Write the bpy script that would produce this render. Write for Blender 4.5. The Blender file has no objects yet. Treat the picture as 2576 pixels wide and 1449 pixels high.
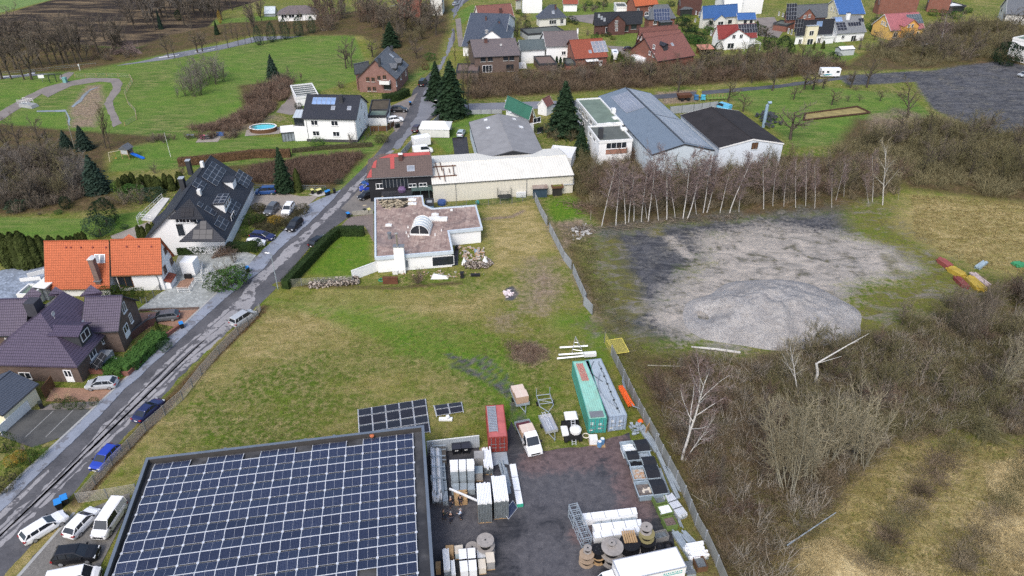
import bpy,math,random
import numpy as np
from math import sin,cos,radians,atan2,hypot,exp,atan
from mathutils import Vector,Matrix
V3=Vector
SC=bpy.context.scene
COL=SC.collection
PI=math.pi
# ------ camera, sky, sun, exposure
CAMH,PITCH,FPX,CX,CY=67.0,radians(32.5),1800.0,1288.0,724.5
cam_d=bpy.data.cameras.new('camera');cam=bpy.data.objects.new('camera',cam_d);COL.objects.link(cam)
cam_d.sensor_width=36.0;cam_d.lens=36.0*FPX/2576.0;cam_d.clip_start=0.5;cam_d.clip_end=9000
cam.location=(0,0,CAMH);cam.rotation_euler=(PI/2-PITCH,0,0)
SC.camera=cam
SUN_EL,SUN_ROT=radians(48),radians(200)
wd=bpy.data.worlds.new('World');SC.world=wd;wd.use_nodes=True
wt=wd.node_tree
sky=wt.nodes.new('ShaderNodeTexSky');sky.sky_type='NISHITA';sky.sun_disc=False
sky.sun_elevation=SUN_EL;sky.sun_rotation=SUN_ROT;sky.air_density=1.0;sky.dust_density=3.0;sky.ozone_density=1.0
wt.links.new(sky.outputs[0],wt.nodes['Background'].inputs[0]);wt.nodes['Background'].inputs[1].default_value=0.15
sl=bpy.data.lights.new('sun','SUN');sl.energy=1.2;sl.angle=radians(20);sl.color=(1.0,0.985,0.965)
so=bpy.data.objects.new('sun',sl);COL.objects.link(so)
so.rotation_euler=V3((-sin(SUN_ROT)*cos(SUN_EL),-cos(SUN_ROT)*cos(SUN_EL),-sin(SUN_EL))).to_track_quat('-Z','Y').to_euler()
SC.view_settings.view_transform='Standard';SC.view_settings.look='None'
SC.view_settings.exposure=0.68;SC.view_settings.gamma=1.0
SC.cycles.max_bounces=5;SC.cycles.diffuse_bounces=2;SC.cycles.glossy_bounces=2;SC.cycles.transmission_bounces=2
SC.cycles.use_denoising=False
# ------ geometry of the view (where a spot of the photograph lies on the ground)
_c,_s=cos(PITCH),sin(PITCH)
def q(c,r,x,y):
 return(c*644.0+x/3.75,r*354.2+y/3.75)
for _r in range(4):
 for _k in range(4):globals()['ABCD'[_r]+str(_k)]=(lambda c,r:lambda x,y:q(c,r,x,y))(_k,_r)
def sz(ox,oy,x,y,k=2.415):
 return((ox+x/k)/1.5528,(oy+y/k)/1.5528)
def ray(p):
 x=(p[0]-CX)/FPX;y=-(p[1]-CY)/FPX
 return V3((x,_c+y*_s,-_s+y*_c))
CAMP=V3((0,0,CAMH))
def G(p,z=0.0):
 d=ray(p)
 return CAMP+d*((z-CAMH)/d.z)
def PJ(w):
 v=w-CAMP
 dep=v.y*_c-v.z*_s
 up=v.y*_s+v.z*_c
 return(CX+FPX*v.x/dep,CY-FPX*up/dep)
def hAT(base,vtop):
 lo,hi=0.0,60.0
 for _ in range(40):
  m=(lo+hi)/2
  if PJ(V3((base.x,base.y,m)))[1]>vtop:lo=m
  else:hi=m
 return lo
def hPL(p,o,n):
 d=ray(p)
 return CAMP+d*((o-CAMP).dot(n)/d.dot(n))
# ------ materials
class NT:
 def __init__(s,name):
  s.m=bpy.data.materials.new(name);s.m.use_nodes=True
  s.t=s.m.node_tree;s.b=s.t.nodes['Principled BSDF']
  s._tc=None
 def n(s,typ,ins=None,**at):
  nd=s.t.nodes.new('ShaderNode'+typ)
  for k,v in at.items():setattr(nd,k,v)
  for k,v in(ins or{}).items():s.set(nd.inputs[k],v)
  return nd
 def set(s,sock,v):
  if isinstance(v,bpy.types.NodeSocket):s.t.links.new(v,sock)
  elif isinstance(v,(tuple,list))and sock.type=='RGBA' and len(v)==3:sock.default_value=(*v,1)
  else:sock.default_value=v
 def co(s,kind='Object'):
  if s._tc is None:s._tc=s.t.nodes.new('ShaderNodeTexCoord')
  return s._tc.outputs[kind]
 def pos(s):
  return s.n('NewGeometry').outputs['Position']
 def noise(s,scale,detail=4,rough=.55,vec=None,dist=0):
  return s.n('TexNoise',{'Vector':vec if vec is not None else s.co(),'Scale':scale,'Detail':detail,'Roughness':rough,'Distortion':dist}).outputs[0]
 def math(s,op,a,b=0.0,c=None):
  nd=s.n('Math',operation=op);s.set(nd.inputs[0],a);s.set(nd.inputs[1],b)
  if c is not None:s.set(nd.inputs[2],c)
  return nd.outputs[0]
 def rng(s,v,a,b,c=0.0,d=1.0):
  return s.n('MapRange',{'Value':v,'From Min':a,'From Max':b,'To Min':c,'To Max':d}).outputs[0]
 def mix(s,f,a,b,mode='MIX'):
  nd=s.n('Mix',data_type='RGBA',blend_type=mode)
  s.set(nd.inputs[0],f);s.set(nd.inputs[6],a);s.set(nd.inputs[7],b)
  return nd.outputs[2]
 def attr(s,name):
  return s.n('Attribute',attribute_name=name).outputs['Fac']
 def vscale(s,vec,x,y,z):
  return s.n('Mapping',{'Vector':vec,'Scale':(x,y,z)}).outputs[0]
 def out(s,col,rough=.7,metal=0.0,bump=None,bs=.3,bd=.05,spec=.22):
  s.set(s.b.inputs['Base Color'],col);s.set(s.b.inputs['Roughness'],rough);s.set(s.b.inputs['Metallic'],metal)
  s.b.inputs['Specular IOR Level'].default_value=spec
  if bump is not None:
   bn=s.n('Bump',{'Height':bump,'Strength':bs,'Distance':bd});s.t.links.new(bn.outputs[0],s.b.inputs['Normal'])
  return s.m
def sc3(c,k):return tuple(max(0,min(1,v*k))for v in c)
_mats={}
def M(name,col,rough=.7,var=.18,scale=1.2,metal=0.0,bump=0.0,spec=.2):
 """plain worn surface: two tones of one colour in large and fine noise"""
 if name in _mats:return _mats[name]
 t=NT(name)
 n1=t.noise(scale,5,.6);n2=t.noise(scale*9,3,.6)
 f=t.rng(t.math('ADD',t.math('MULTIPLY',n1,.7),t.math('MULTIPLY',n2,.3)),.3,.7)
 c=t.mix(f,sc3(col,1-var),sc3(col,1+var))
 _mats[name]=t.out(c,rough,metal,n2 if bump else None,bump,.05,spec)
 return _mats[name]
def tile(name,col,col2=None,w=.30,h=.36,mortar=.5,rough=.55,dirt=.25,bump=.5):
 """rows of roof tiles in metric surface coordinates"""
 if name in _mats:return _mats[name]
 t=NT(name);uv=t.co('UV')
 br=t.n('TexBrick',{'Vector':uv,'Color1':sc3(col,1.06),'Color2':sc3(col,.92)if col2 is None else col2,'Mortar':sc3(col,mortar),'Scale':1.0,'Mortar Size':.035,'Mortar Smooth':.4,'Brick Width':w,'Row Height':h},offset=.0)
 n=t.noise(.5,6,.65);n2=t.noise(3.0,3)
 c=t.mix(t.rng(n,.45,.75,0,dirt),br.outputs[0],sc3(col,.55))
 c=t.mix(t.rng(n2,.3,.7,0,.22),c,sc3(col,1.35))
 _mats[name]=t.out(c,rough,0,t.math('SUBTRACT',1.0,br.outputs['Fac']),bump,.06)
 return _mats[name]
def brick(name,col,mortar,rough=.85):
 if name in _mats:return _mats[name]
 t=NT(name);uv=t.co('UV')
 br=t.n('TexBrick',{'Vector':uv,'Color1':sc3(col,1.15),'Color2':sc3(col,.8),'Mortar':mortar,'Scale':1.0,'Mortar Size':.012,'Brick Width':.5,'Row Height':.16},offset=.5)
 n=t.noise(.8,5,.6)
 _mats[name]=t.out(t.mix(t.rng(n,.35,.7,0,.35),br.outputs[0],sc3(col,.6)),rough)
 return _mats[name]
def wall_(name,col,rough=.8,streak=.18):
 """painted render with faint rain streaks and a dirty foot"""
 if name in _mats:return _mats[name]
 t=NT(name)
 n=t.noise(1.0,5,.6,t.vscale(t.co(),1.5,1.5,.18));n2=t.noise(.35,3)
 c=t.mix(t.rng(n,.5,.8,0,streak),col,sc3(col,.55));c=t.mix(t.rng(n2,.35,.75,0,.1),c,sc3(col,.75))
 _mats[name]=t.out(c,rough);return _mats[name]
def corr(name,col,pitch=.25,rough=.5,metal=.0,dirt=.25,rust=None):
 if name in _mats:return _mats[name]
 t=NT(name);uv=t.co('UV')
 sx=t.n('SeparateXYZ',{0:uv}).outputs[0]
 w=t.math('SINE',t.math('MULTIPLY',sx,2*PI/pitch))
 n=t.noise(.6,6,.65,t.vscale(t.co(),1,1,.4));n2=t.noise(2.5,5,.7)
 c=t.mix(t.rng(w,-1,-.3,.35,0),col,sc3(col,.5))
 c=t.mix(t.rng(n,.45,.75,0,dirt),c,sc3(col,.45)if rust is None else rust)
 if rust is not None:c=t.mix(t.rng(n2,.58,.7,0,.8),c,rust)
 _mats[name]=t.out(c,rough,metal,w,.35,.03);return _mats[name]
def glass(name='window_glass',col=(.018,.022,.028),rough=.08):
 if name in _mats:return _mats[name]
 t=NT(name);n=t.noise(.7,2)
 _mats[name]=t.out(t.mix(n,sc3(col,.5),sc3(col,1.8)),rough,0,None,spec=.6);return _mats[name]
def sMT(name,c1,c2,line,cell=.17,lw=.012,rough=.12):
 if name in _mats:return _mats[name]
 t=NT(name);uv=t.co('UV')
 br=t.n('TexBrick',{'Vector':uv,'Color1':c1,'Color2':c2,'Mortar':line,'Scale':1.0,'Mortar Size':lw,'Mortar Smooth':.3,'Brick Width':cell,'Row Height':cell},offset=0.0)
 n=t.noise(.25,2,.5,t.pos())
 c=t.mix(t.rng(n,.35,.65,0,.5),br.outputs[0],sc3(c2,.7))
 _mats[name]=t.out(c,rough,0,None,spec=.35);return _mats[name]
# ------ mesh building
class MB:
 def __init__(s):s.V=[];s.F=[];s.I=[]
 def add(s,vs,fs,mi=0):
  o=len(s.V);s.V.extend([tuple(v)for v in vs]);s.F.extend([tuple(i+o for i in f)for f in fs]);s.I.extend([mi]*len(fs));return s
 def poly(s,vs,mi=0):return s.add(vs,[tuple(range(len(vs)))],mi)
 def box(s,x0,x1,y0,y1,z0,z1,mi=0,mat=None):
  v=[V3((x,y,z))for z in(z0,z1)for x,y in((x0,y0),(x1,y0),(x1,y1),(x0,y1))]
  if mat is not None:v=[mat@p for p in v]
  return s.add(v,[(3,2,1,0),(4,5,6,7),(0,1,5,4),(1,2,6,5),(2,3,7,6),(3,0,4,7)],mi)
 def prism(s,pts,z0,z1,mi=0,top=None):
  """polygon (counter-clockwise) pushed from z0 to z1"""
  n=len(pts)
  v=[(p[0],p[1],z0)for p in pts]+[(p[0],p[1],z1)for p in pts]
  s.add(v,[tuple(range(n-1,-1,-1))]+[(i,(i+1)%n,n+(i+1)%n,n+i)for i in range(n)],mi)
  s.add(v[n:],[tuple(range(n))],mi if top is None else top);return s
 def extr(s,pts,d,mi=0):
  """3-D polygon pushed by vector d"""
  n=len(pts);v=[V3(p)for p in pts];w=[p+V3(d)for p in v]
  return s.add(v+w,[tuple(range(n-1,-1,-1)),tuple(range(n,2*n))]+[(i,(i+1)%n,n+(i+1)%n,n+i)for i in range(n)],mi)
 def tube(s,pts,rad,n=6,mi=0,cap=True):
  pts=[V3(p)for p in pts]
  if not isinstance(rad,(list,tuple)):rad=[rad]*len(pts)
  rings=[]
  for i,p in enumerate(pts):
   d=(pts[min(i+1,len(pts)-1)]-pts[max(i-1,0)])
   d=d.normalized()if d.length>1e-9 else V3((0,0,1))
   a=V3((0,0,1))if abs(d.z)<.9 else V3((1,0,0))
   u=d.cross(a).normalized();w=u.cross(d).normalized()
   rings.append([p+(u*cos(2*PI*k/n)+w*sin(2*PI*k/n))*rad[i]for k in range(n)])
  return s.loft(rings,cap,mi)
 def loft(s,rings,cap=True,mi=0,closed=True):
  n=len(rings[0]);v=[p for r in rings for p in r];f=[]
  for i in range(len(rings)-1):
   for k in range(n if closed else n-1):
    a,b=i*n+k,i*n+(k+1)%n
    f.append((a,b,b+n,a+n))
  if cap:f+=[tuple(range(n-1,-1,-1)),tuple((len(rings)-1)*n+k for k in range(n))]
  return s.add(v,f,mi)
 def lathe(s,prof,n=16,c=(0,0,0),axis='z',mi=0):
  rings=[]
  for r,z in prof:
   ring=[]
   for k in range(n):
    a=2*PI*k/n
    if axis=='z':ring.append((c[0]+r*cos(a),c[1]+r*sin(a),c[2]+z))
    elif axis=='y':ring.append((c[0]+r*cos(a),c[1]+z,c[2]-r*sin(a)))
    else:ring.append((c[0]+z,c[1]+r*cos(a),c[2]+r*sin(a)))
   rings.append(ring)
  return s.loft(rings,True,mi)
 def mesh(s,name,mats,uv=True,smooth=False):
  me=bpy.data.meshes.new(name);me.from_pydata(s.V,[],s.F)
  for m in(mats if isinstance(mats,(list,tuple))else[mats]):me.materials.append(m)
  if len(me.materials)>1:me.polygons.foreach_set('material_index',s.I)
  if smooth:me.polygons.foreach_set('use_smooth',[True]*len(me.polygons))
  me.update()
  if uv:metric_uv(me)
  return me
 def build(s,name,mats,parent=None,loc=(0,0,0),rz=0.0,uv=True,smooth=False,clean=False):
  o=bpy.data.objects.new(name,s.mesh(name,mats,uv,smooth));COL.objects.link(o)
  o.location=loc;o.rotation_euler=(0,0,rz)
  if parent is not None:o.parent=parent
  return o
def bX(*a,**k):return lambda *p,**q:MB().box(*p,**q).build(*a,**k)
def lA(*a,**k):return lambda *p,**q:MB().lathe(*p,**q).build(*a,**k)
def tU(*a,**k):return lambda *p,**q:MB().tube(*p,**q).build(*a,**k)
def eX(*a,**k):return lambda *p,**q:MB().extr(*p,**q).build(*a,**k)
def pO(*a,**k):return lambda *p,**q:MB().poly(*p,**q).build(*a,**k)
def lO(*a,**k):return lambda *p,**q:MB().loft(*p,**q).build(*a,**k)
def pR(*a,**k):return lambda *p,**q:MB().prism(*p,**q).build(*a,**k)
def metric_uv(me):
 nl=len(me.loops);npoly=len(me.polygons)
 if nl==0:return
 co=np.empty(len(me.vertices)*3);me.vertices.foreach_get('co',co);co=co.reshape(-1,3)
 vi=np.empty(nl,dtype=np.int32);me.loops.foreach_get('vertex_index',vi)
 nr=np.empty(npoly*3);me.polygons.foreach_get('normal',nr);nr=nr.reshape(-1,3)
 lt=np.empty(npoly,dtype=np.int32);me.polygons.foreach_get('loop_total',lt)
 pn=np.repeat(nr,lt,axis=0)
 u=np.stack([-pn[:,1],pn[:,0],np.zeros(nl)],1);ln=np.linalg.norm(u,axis=1)
 u[ln<1e-4]=(1,0,0);ln[ln<1e-4]=1;u/=ln[:,None]
 v=np.cross(pn,u);p=co[vi]
 uvv=np.stack([(p*u).sum(1),(p*v).sum(1)],1).astype(np.float32)
 lay=me.uv_layers.new(name='UVMap');lay.data.foreach_set('uv',uvv.ravel())
def rawm(name,V,F,mats,attrs=None,smooth=False):
 """numpy arrays straight into a mesh: V (n,3), F (m,k)"""
 me=bpy.data.meshes.new(name);V=np.asarray(V,dtype=np.float32);F=np.asarray(F,dtype=np.int32)
 me.vertices.add(len(V));me.vertices.foreach_set('co',V.ravel())
 k=F.shape[1];me.loops.add(F.size);me.loops.foreach_set('vertex_index',F.ravel())
 me.polygons.add(len(F));me.polygons.foreach_set('loop_start',np.arange(0,F.size,k,dtype=np.int32))
 if smooth:me.polygons.foreach_set('use_smooth',np.ones(len(F),dtype=bool))
 for m in(mats if isinstance(mats,(list,tuple))else[mats]):me.materials.append(m)
 me.update(calc_edges=True)
 for nme,arr in(attrs or{}).items():
  a=me.attributes.new(nme,'FLOAT','POINT');a.data.foreach_set('value',np.asarray(arr,dtype=np.float32))
 return me
def tag(o,label,cat,group=None,kind=None):
 if label:o['label']=label
 if cat:o['category']=cat
 if group:o['group']=group
 if kind:o['kind']=kind
 return o
def thing(name,label,cat,loc=(0,0,0),rz=0.0,group=None):
 o=bpy.data.objects.new(name,None);COL.objects.link(o);o.location=loc;o.rotation_euler=(0,0,rz);o.empty_display_size=.3
 return tag(o,label,cat,group)
def dup(root,loc,rz=0.0,label=None,group=None,scale=None):
 r=root.copy();COL.objects.link(r);r.location=loc;r.rotation_euler=(0,0,rz)
 if scale is not None:r.scale=scale if isinstance(scale,(tuple,list))else(scale,)*3
 if label:r['label']=label
 if group:r['group']=group
 for ch in list(root.children):
  c=ch.copy();COL.objects.link(c);c.parent=r
  for g in ch.children:
   d=g.copy();COL.objects.link(d);d.parent=c
 return r
def put(name,me,parent=None,loc=(0,0,0),rz=0.0):
 o=bpy.data.objects.new(name,me);COL.objects.link(o);o.location=loc;o.rotation_euler=(0,0,rz)
 if parent is not None:o.parent=parent
 return o
ORD='first second third fourth fifth sixth seventh eighth ninth tenth eleventh twelfth thirteenth fourteenth fifteenth sixteenth seventeenth eighteenth nineteenth twentieth twenty-first twenty-second twenty-third twenty-fourth twenty-fifth twenty-sixth twenty-seventh twenty-eighth twenty-ninth thirtieth'.split()
def rnd(a,b):return random.uniform(a,b)
random.seed(7)
# ------ ground: one sheet to the horizon, its kinds of cover as soft-edged weights
def W2(pts,z=0.0):return[(lambda w:(w.x,w.y))(G(p,z))for p in pts]
def sdist(X,Y,poly):
 """signed distance (inside positive) of points to a polygon"""
 d2=np.full(X.shape,1e18);ins=np.zeros(X.shape,dtype=bool);n=len(poly)
 for i in range(n):
  ax,ay=poly[i];bx,by=poly[(i+1)%n]
  ex,ey=bx-ax,by-ay
  t=np.clip(((X-ax)*ex+(Y-ay)*ey)/(ex*ex+ey*ey+1e-12),0,1)
  d2=np.minimum(d2,(X-ax-t*ex)**2+(Y-ay-t*ey)**2)
  c=(ay>Y)!=(by>Y)
  with np.errstate(divide='ignore',invalid='ignore'):
   ins^=c&(X<ex*(Y-ay)/(by-ay if by!=ay else 1e-12)+ax)
 return np.where(ins,1,-1)*np.sqrt(d2)
def pdist(X,Y,line):
 d2=np.full(X.shape,1e18)
 for(ax,ay),(bx,by)in zip(line[:-1],line[1:]):
  ex,ey=bx-ax,by-ay
  t=np.clip(((X-ax)*ex+(Y-ay)*ey)/(ex*ex+ey*ey+1e-12),0,1)
  d2=np.minimum(d2,(X-ax-t*ex)**2+(Y-ay-t*ey)**2)
 return np.sqrt(d2)
def _axis(lo,hi,step,far):
 a=np.arange(lo,hi+step,step);return np.concatenate([[-far,-far*.4],a,[far*.4,far]])
gx=_axis(-300,300,.8,4000);gy=np.concatenate([[-3000,-300],np.arange(24,470,.8),[900,2000,5000]])
GX,GY=np.meshgrid(gx,gy)
def sF(poly,f,z=0.0):
 return np.clip(sdist(GX,GY,W2(poly))/(2*f)+.5,0,1)
def sline(line,w,f):
 return np.clip((w-pdist(GX,GY,W2(line)))/(2*f)+.5,0,1)
def vmax(*a):
 r=a[0]
 for x in a[1:]:r=np.maximum(r,x)
 return r
LUSH=vmax(sF([(-200,205),(60,192),(200,172),(330,150),(640,96),(890,88),(935,190),(700,262),(690,300),(640,345),(960,340),(975,362),(640,420),(420,425),(270,432),(300,360),(100,340),(-200,345)],2),sF([(-80,545),(200,550),(380,528),(350,575),(130,622),(-80,610)],1),sF([(1815,228),(2010,212),(2280,238),(2350,290),(2230,350),(2000,372),(1960,335)],3),sF([(2030,112),(2120,105),(2160,140),(2120,158),(2010,150)],1.5),sF([(1330,15),(1560,5),(1560,45),(1330,50)],2)*.55,sF([(1540,60),(1760,70),(1700,150),(1540,120)],2)*.55,sF([(1850,90),(2050,90),(2000,150),(1860,150)],2)*.55,sF([(850,425),(905,372),(955,366),(870,478),(835,480)],1),sF([(1010,170),(1090,120),(1100,165),(1020,215)],2),sF([(700,262),(890,250),(900,330),(800,300)],2),sF([(1085,345),(1180,280),(1260,270),(1180,330),(1130,390)],1.5),sF([(1150,30),(1190,10),(1210,30),(1160,60)],1.5),sF([(250,100),(430,75),(420,130),(270,148)],2),sF([(520,50),(700,35),(720,75),(540,92)],2)*.7)
BRIGHT=vmax(sF(q_:=[(770,690),(850,590),(930,590),(940,660),(890,700)],.8)*.8,sF([(1370,505),(1470,490),(1480,560),(1380,560)],2)*.9,sline([(860,790),(1000,840),(1120,885),(1200,905),(1260,960),(1300,1040),(1290,1090)],2.6,2.2)*.8,sline([(740,770),(900,800),(1060,810)],1.2,1.6)*.6,*[sline([(820+d,770),(960+d,815-d*.1),(1100+d*.6,868-d*.3),(1200+d*.4,910-d*.5),(1262+d*.2,985),(1292+d*.1,1060)],.35,.5)for d in(-70,-20,30,75,120)],sline([(1000,880),(1120,900),(1230,960)],.8,1.2)*.8,sF([(700,760),(900,745),(1100,800),(1300,880),(1290,960),(1050,880),(860,800)],5)*.55,sline([(1420,810),(1490,800),(1520,870),(1500,900)],2.5,2)*.7)
BROWN=vmax(sF([(1160,190),(1300,178),(1700,150),(1960,130),(2130,165),(2180,130),(2340,60),(2700,40),(2700,160),(2310,175),(2100,180),(1900,207),(1560,226),(1180,252)],2.5),sF([(-300,95),(0,92),(200,112),(330,128),(420,90),(560,60),(760,45),(1130,0),(1130,70),(1095,160),(900,90),(640,88),(560,105),(330,155),(200,178),(-300,200)],3),sF([(-300,285),(200,330),(330,340),(430,345),(270,385),(260,470),(340,525),(0,545),(-300,545)],2),sF([(600,215),(740,205),(700,268),(640,320),(560,335),(470,320),(620,290)],2),sF([(560,420),(830,395),(930,385),(840,478),(660,470),(560,460)],1.5),sF([(1440,395),(1700,385),(2250,400),(2270,470),(2120,530),(1700,560),(1520,580),(1480,540),(1440,490)],2),sF([(2150,300),(2340,300),(2500,345),(2700,300),(2700,520),(2570,510),(2280,475),(2240,430),(2080,400)],3),sF([(1560,880),(1900,900),(2150,830),(2260,820),(2480,700),(2700,720),(2700,1130),(2420,1080),(2260,1120),(2120,1240),(2000,1449),(1830,1600),(1640,1100),(1590,950)],4)*.95,sF([(2330,1290),(2480,1255),(2520,1330),(2400,1420),(2320,1360)],6)*.55,sF([(2150,1120),(2490,1110),(2480,1180),(2330,1260),(2130,1240)],6)*.5,sF([(1390,560),(1420,560),(1530,790),(1600,880),(1500,810),(1470,760)],1.5)*.8,sline([(700,715),(800,722),(1000,726),(1160,712)],.5,.6),sline([(190,1265),(330,1110),(470,960),(600,830),(665,775)],.9,.7)*.9,sF([(950,90),(1090,60),(1110,140),(1040,190),(930,180)],3)*.9)
DRYG=vmax(sF([(2290,490),(2700,520),(2700,710),(2450,670),(2350,640),(2230,560)],4),sF([(1230,515),(1345,500),(1400,620),(1340,660),(1230,690),(1215,560)],3)*.9,sF([(640,790),(800,740),(1060,735),(1300,720),(1230,800),(900,850),(520,960),(420,1100),(300,1240),(280,1230),(480,980)],6)*.8,sF([(880,950),(1200,920),(1200,1100),(800,1110)],9)*.5,sline([(20,1449),(320,1140),(610,830)],.8,.8),sF([(0,300),(120,300),(260,330),(200,345),(0,335)],2)*.8,sF([(2000,1060),(2350,1110),(2576,1120),(2800,1100),(2800,1600),(1700,1600),(1880,1449),(2000,1300)],4))
STRAW=vmax(sF([(2480,1170),(2700,1140),(2700,1300),(2560,1290),(2490,1230)],1.5),sF([(2430,1295),(2540,1270),(2700,1370),(2700,1480),(2520,1440)],2),sF([(2020,1375),(2090,1360),(2180,1410),(2300,1449),(2300,1560),(2000,1560)],1.5),sF([(2300,1160),(2450,1150),(2420,1230),(2320,1210)],3)*.55)
SAND=vmax(sF([B2(1720,900),B2(2415,780),B3(400,830),B3(1100,960),B3(1380,1080),B3(1500,1250),C3(760,60),C3(780,230),C3(300,400),C2(2415,510),C2(2000,600),C2(1660,540),C2(1330,340),C2(1420,100),B2(1800,1150)],5.5),sF([(1625,800),(1660,760),(1760,700),(1860,660),(2090,740),(2140,790),(1990,850),(1790,862),(1680,835)],3.5),sline([B2(1490,920),B2(1560,1000),B2(1680,1100)],1.1,1.2),sF([C2(1090,300),C2(1250,160),C2(1330,200),C2(1200,330)],1.5)*.8)
COAL=vmax(sline([(1195,903),(1250,950),(1285,1010),(1305,1075)],.45,.4)*.8,sline([(1215,893),(1270,940),(1300,1000),(1318,1070)],.4,.4)*.75,sF([B2(760,860),B2(1300,790),B2(1700,745),B2(2415,700),B3(700,640),B3(800,900),B3(300,960),B2(1950,900),B2(1900,1090),B2(1740,1200),C2(1500,260),C2(1700,560),C2(1300,560),C2(950,480),C2(800,400),C2(950,250),B2(920,1300),B2(860,1000)],6),sF([(2312,182),(2450,162),(2530,155),(2700,190),(2700,340),(2470,335),(2400,300),(2345,272),(2300,205)],1.5),sF([(2110,190),(2320,178),(2320,205),(2130,215)],1.5),sF([C2(-60,60),C2(20,40),C2(60,120),C2(20,180),C2(-60,170)],.4),sline([C1(1800,690),C1(2000,770)],.5,.4)*.9,sline([C1(1850,790),C1(2100,880),C1(2350,1050)],.6,.5)*.8)
MOSS=vmax(sF([B3(700,580),B3(1100,620),B3(1300,900),B3(1600,1080),C3(2000,100),C3(1600,350),C3(600,480),C3(200,480),C3(800,230),B3(1450,1300),B3(1250,1050)],8)*.9,sF([C2(600,300),C2(950,330),C2(1300,560),C2(1000,650),C2(850,450)],6)*.8,sF([B2(1250,850),B2(1420,800),B2(1450,900),B2(1300,900)],1)*.7,sF([(1560,590),(1640,780),(1580,850),(1530,780),(1490,600)],2)*.6)
PLOUGH=sF([(-400,40),(0,38),(130,0),(180,-30),(640,-60),(660,0),(560,28),(510,85),(340,120),(160,112),(0,95),(-400,110)],2)
FIELD=sF([(-400,35),(0,32),(125,0),(170,-30),(700,-70),(500,-200),(-700,-150)],3)
MUD=vmax(sF([(1330,660),(1400,650),(1410,740),(1370,790),(1320,770)],4)*.9,sF([(1290,870),(1350,860),(1380,900),(1340,920),(1290,905)],1)*.9,sF([(1220,800),(1300,770),(1330,830),(1240,850)],2)*.5,sline([B1(2130,740),B1(2415,720),B2(110,660)],.5,.4),sF([(1395,560),(1470,545),(1500,590),(1420,620)],1.5)*.8,sline([(1365,530),(1450,700),(1500,800)],1.0,1.2)*.7,sF([A0(650,1030),A0(820,800),A0(960,800),A0(980,950),A0(900,1200),A0(660,1210)],1.5)*.85,sF([(470,345),(560,330),(690,285),(720,300),(560,352)],1.5)*.6,sF([(1650,232),(1760,225),(1760,255),(1670,262)],1.5),sF([(2180,290),(2250,270),(2330,290),(2270,345),(2180,330)],2)*.6)
ROUGH=np.clip(vmax(BROWN,DRYG*.4,MOSS*.5,STRAW),0,1)
def vnoise(X,Y,sc,seed):
 """cheap smooth value noise on the plane"""
 r=np.random.RandomState(seed);T=r.rand(64,64)
 x,y=X/sc,Y/sc;xi,yi=np.floor(x).astype(int),np.floor(y).astype(int);fx,fy=x-xi,y-yi
 fx=fx*fx*(3-2*fx);fy=fy*fy*(3-2*fy);g=lambda a,b:T[a%64,b%64]
 return(g(xi,yi)*(1-fx)+g(xi+1,yi)*fx)*(1-fy)+(g(xi,yi+1)*(1-fx)+g(xi+1,yi+1)*fx)*fy
GZ=(vnoise(GX,GY,4.5,1)*.5+vnoise(GX,GY,2.2,2)*.35)*ROUGH*.55+SAND*vnoise(GX,GY,3,3)*.15-.03
nx_,ny_=len(gx),len(gy)
idx=np.arange(nx_*ny_).reshape(ny_,nx_)
GF=np.stack([idx[:-1,:-1],idx[:-1,1:],idx[1:,1:],idx[1:,:-1]],-1).reshape(-1,4)
gt=NT('ground_cover');P_=gt.pos()
nA=gt.noise(.045,5,.6,P_);nB=gt.noise(.22,6,.65,P_);nC=gt.noise(1.1,5,.7,P_);nD=gt.noise(4.0,4,.7,P_)
nS=gt.noise(.5,5,.65,gt.vscale(P_,.35,1.6,1));nF=gt.noise(9.0,2,.7,P_)
def two(a,b,n,lo=.38,hi=.62):return gt.mix(gt.rng(n,lo,hi),a,b)
def edge(attr,k=.55,sharp=3.0,n=None):
 w=gt.attr(attr);nn=nB if n is None else n
 x=gt.math('ADD',w,gt.math('MULTIPLY',gt.math('SUBTRACT',gt.math('ADD',gt.math('MULTIPLY',nn,.6),gt.math('MULTIPLY',nC,.4)),.5),k*2))
 return gt.rng(x,.5-.5/sharp,.5+.5/sharp)
base=two(two((.125,.165,.024),(.235,.215,.055),nB),two((.085,.135,.017),(.34,.28,.125),nC,.42,.66),nA,.42,.56)
base=gt.mix(gt.rng(gt.noise(.07,7,.7,P_,.8),.50,.62,0,.6),base,(.33,.275,.11))
base=gt.mix(gt.rng(gt.noise(.11,6,.7,gt.vscale(P_,1,1.6,1),.5),.54,.62,0,.7),base,(.12,.185,.02))
base=gt.mix(gt.rng(nC,.52,.75,0,.5),base,(.36,.30,.15))
base=gt.mix(gt.rng(nD,.35,.60,.55,0),base,(.05,.065,.012))
col=base
def lay(attr,c,k=.55,sharp=3.0,n=None,amt=1.0):
 global col
 f=edge(attr,k,sharp,n)
 if amt!=1.0:f=gt.math('MULTIPLY',f,amt)
 col=gt.mix(f,col,c)
nM=gt.noise(.35,7,.72,gt.vscale(P_,.55,1.2,1),1.2)
lay('dryg',two(two((.40,.315,.15),(.25,.205,.075),nM,.42,.58),(.13,.13,.03),nD,.48,.72),.9,1.8)
lay('lush',two(two((.085,.172,.026),(.14,.205,.042),nB),two((.062,.13,.02),(.20,.21,.075),nS),nA,.35,.65),.3,3)
lay('bright',two((.065,.165,.014),(.13,.20,.022),nC),.8,1.4,None,.9)
lay('field',two((.17,.24,.09),(.13,.21,.06),nS),.1,6)
lay('plough',two(two((.022,.018,.017),(.05,.038,.03),nS),(.17,.125,.075),gt.noise(.12,5,.7,gt.vscale(P_,.35,1.3,1)),.47,.6),.3,3)
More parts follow.
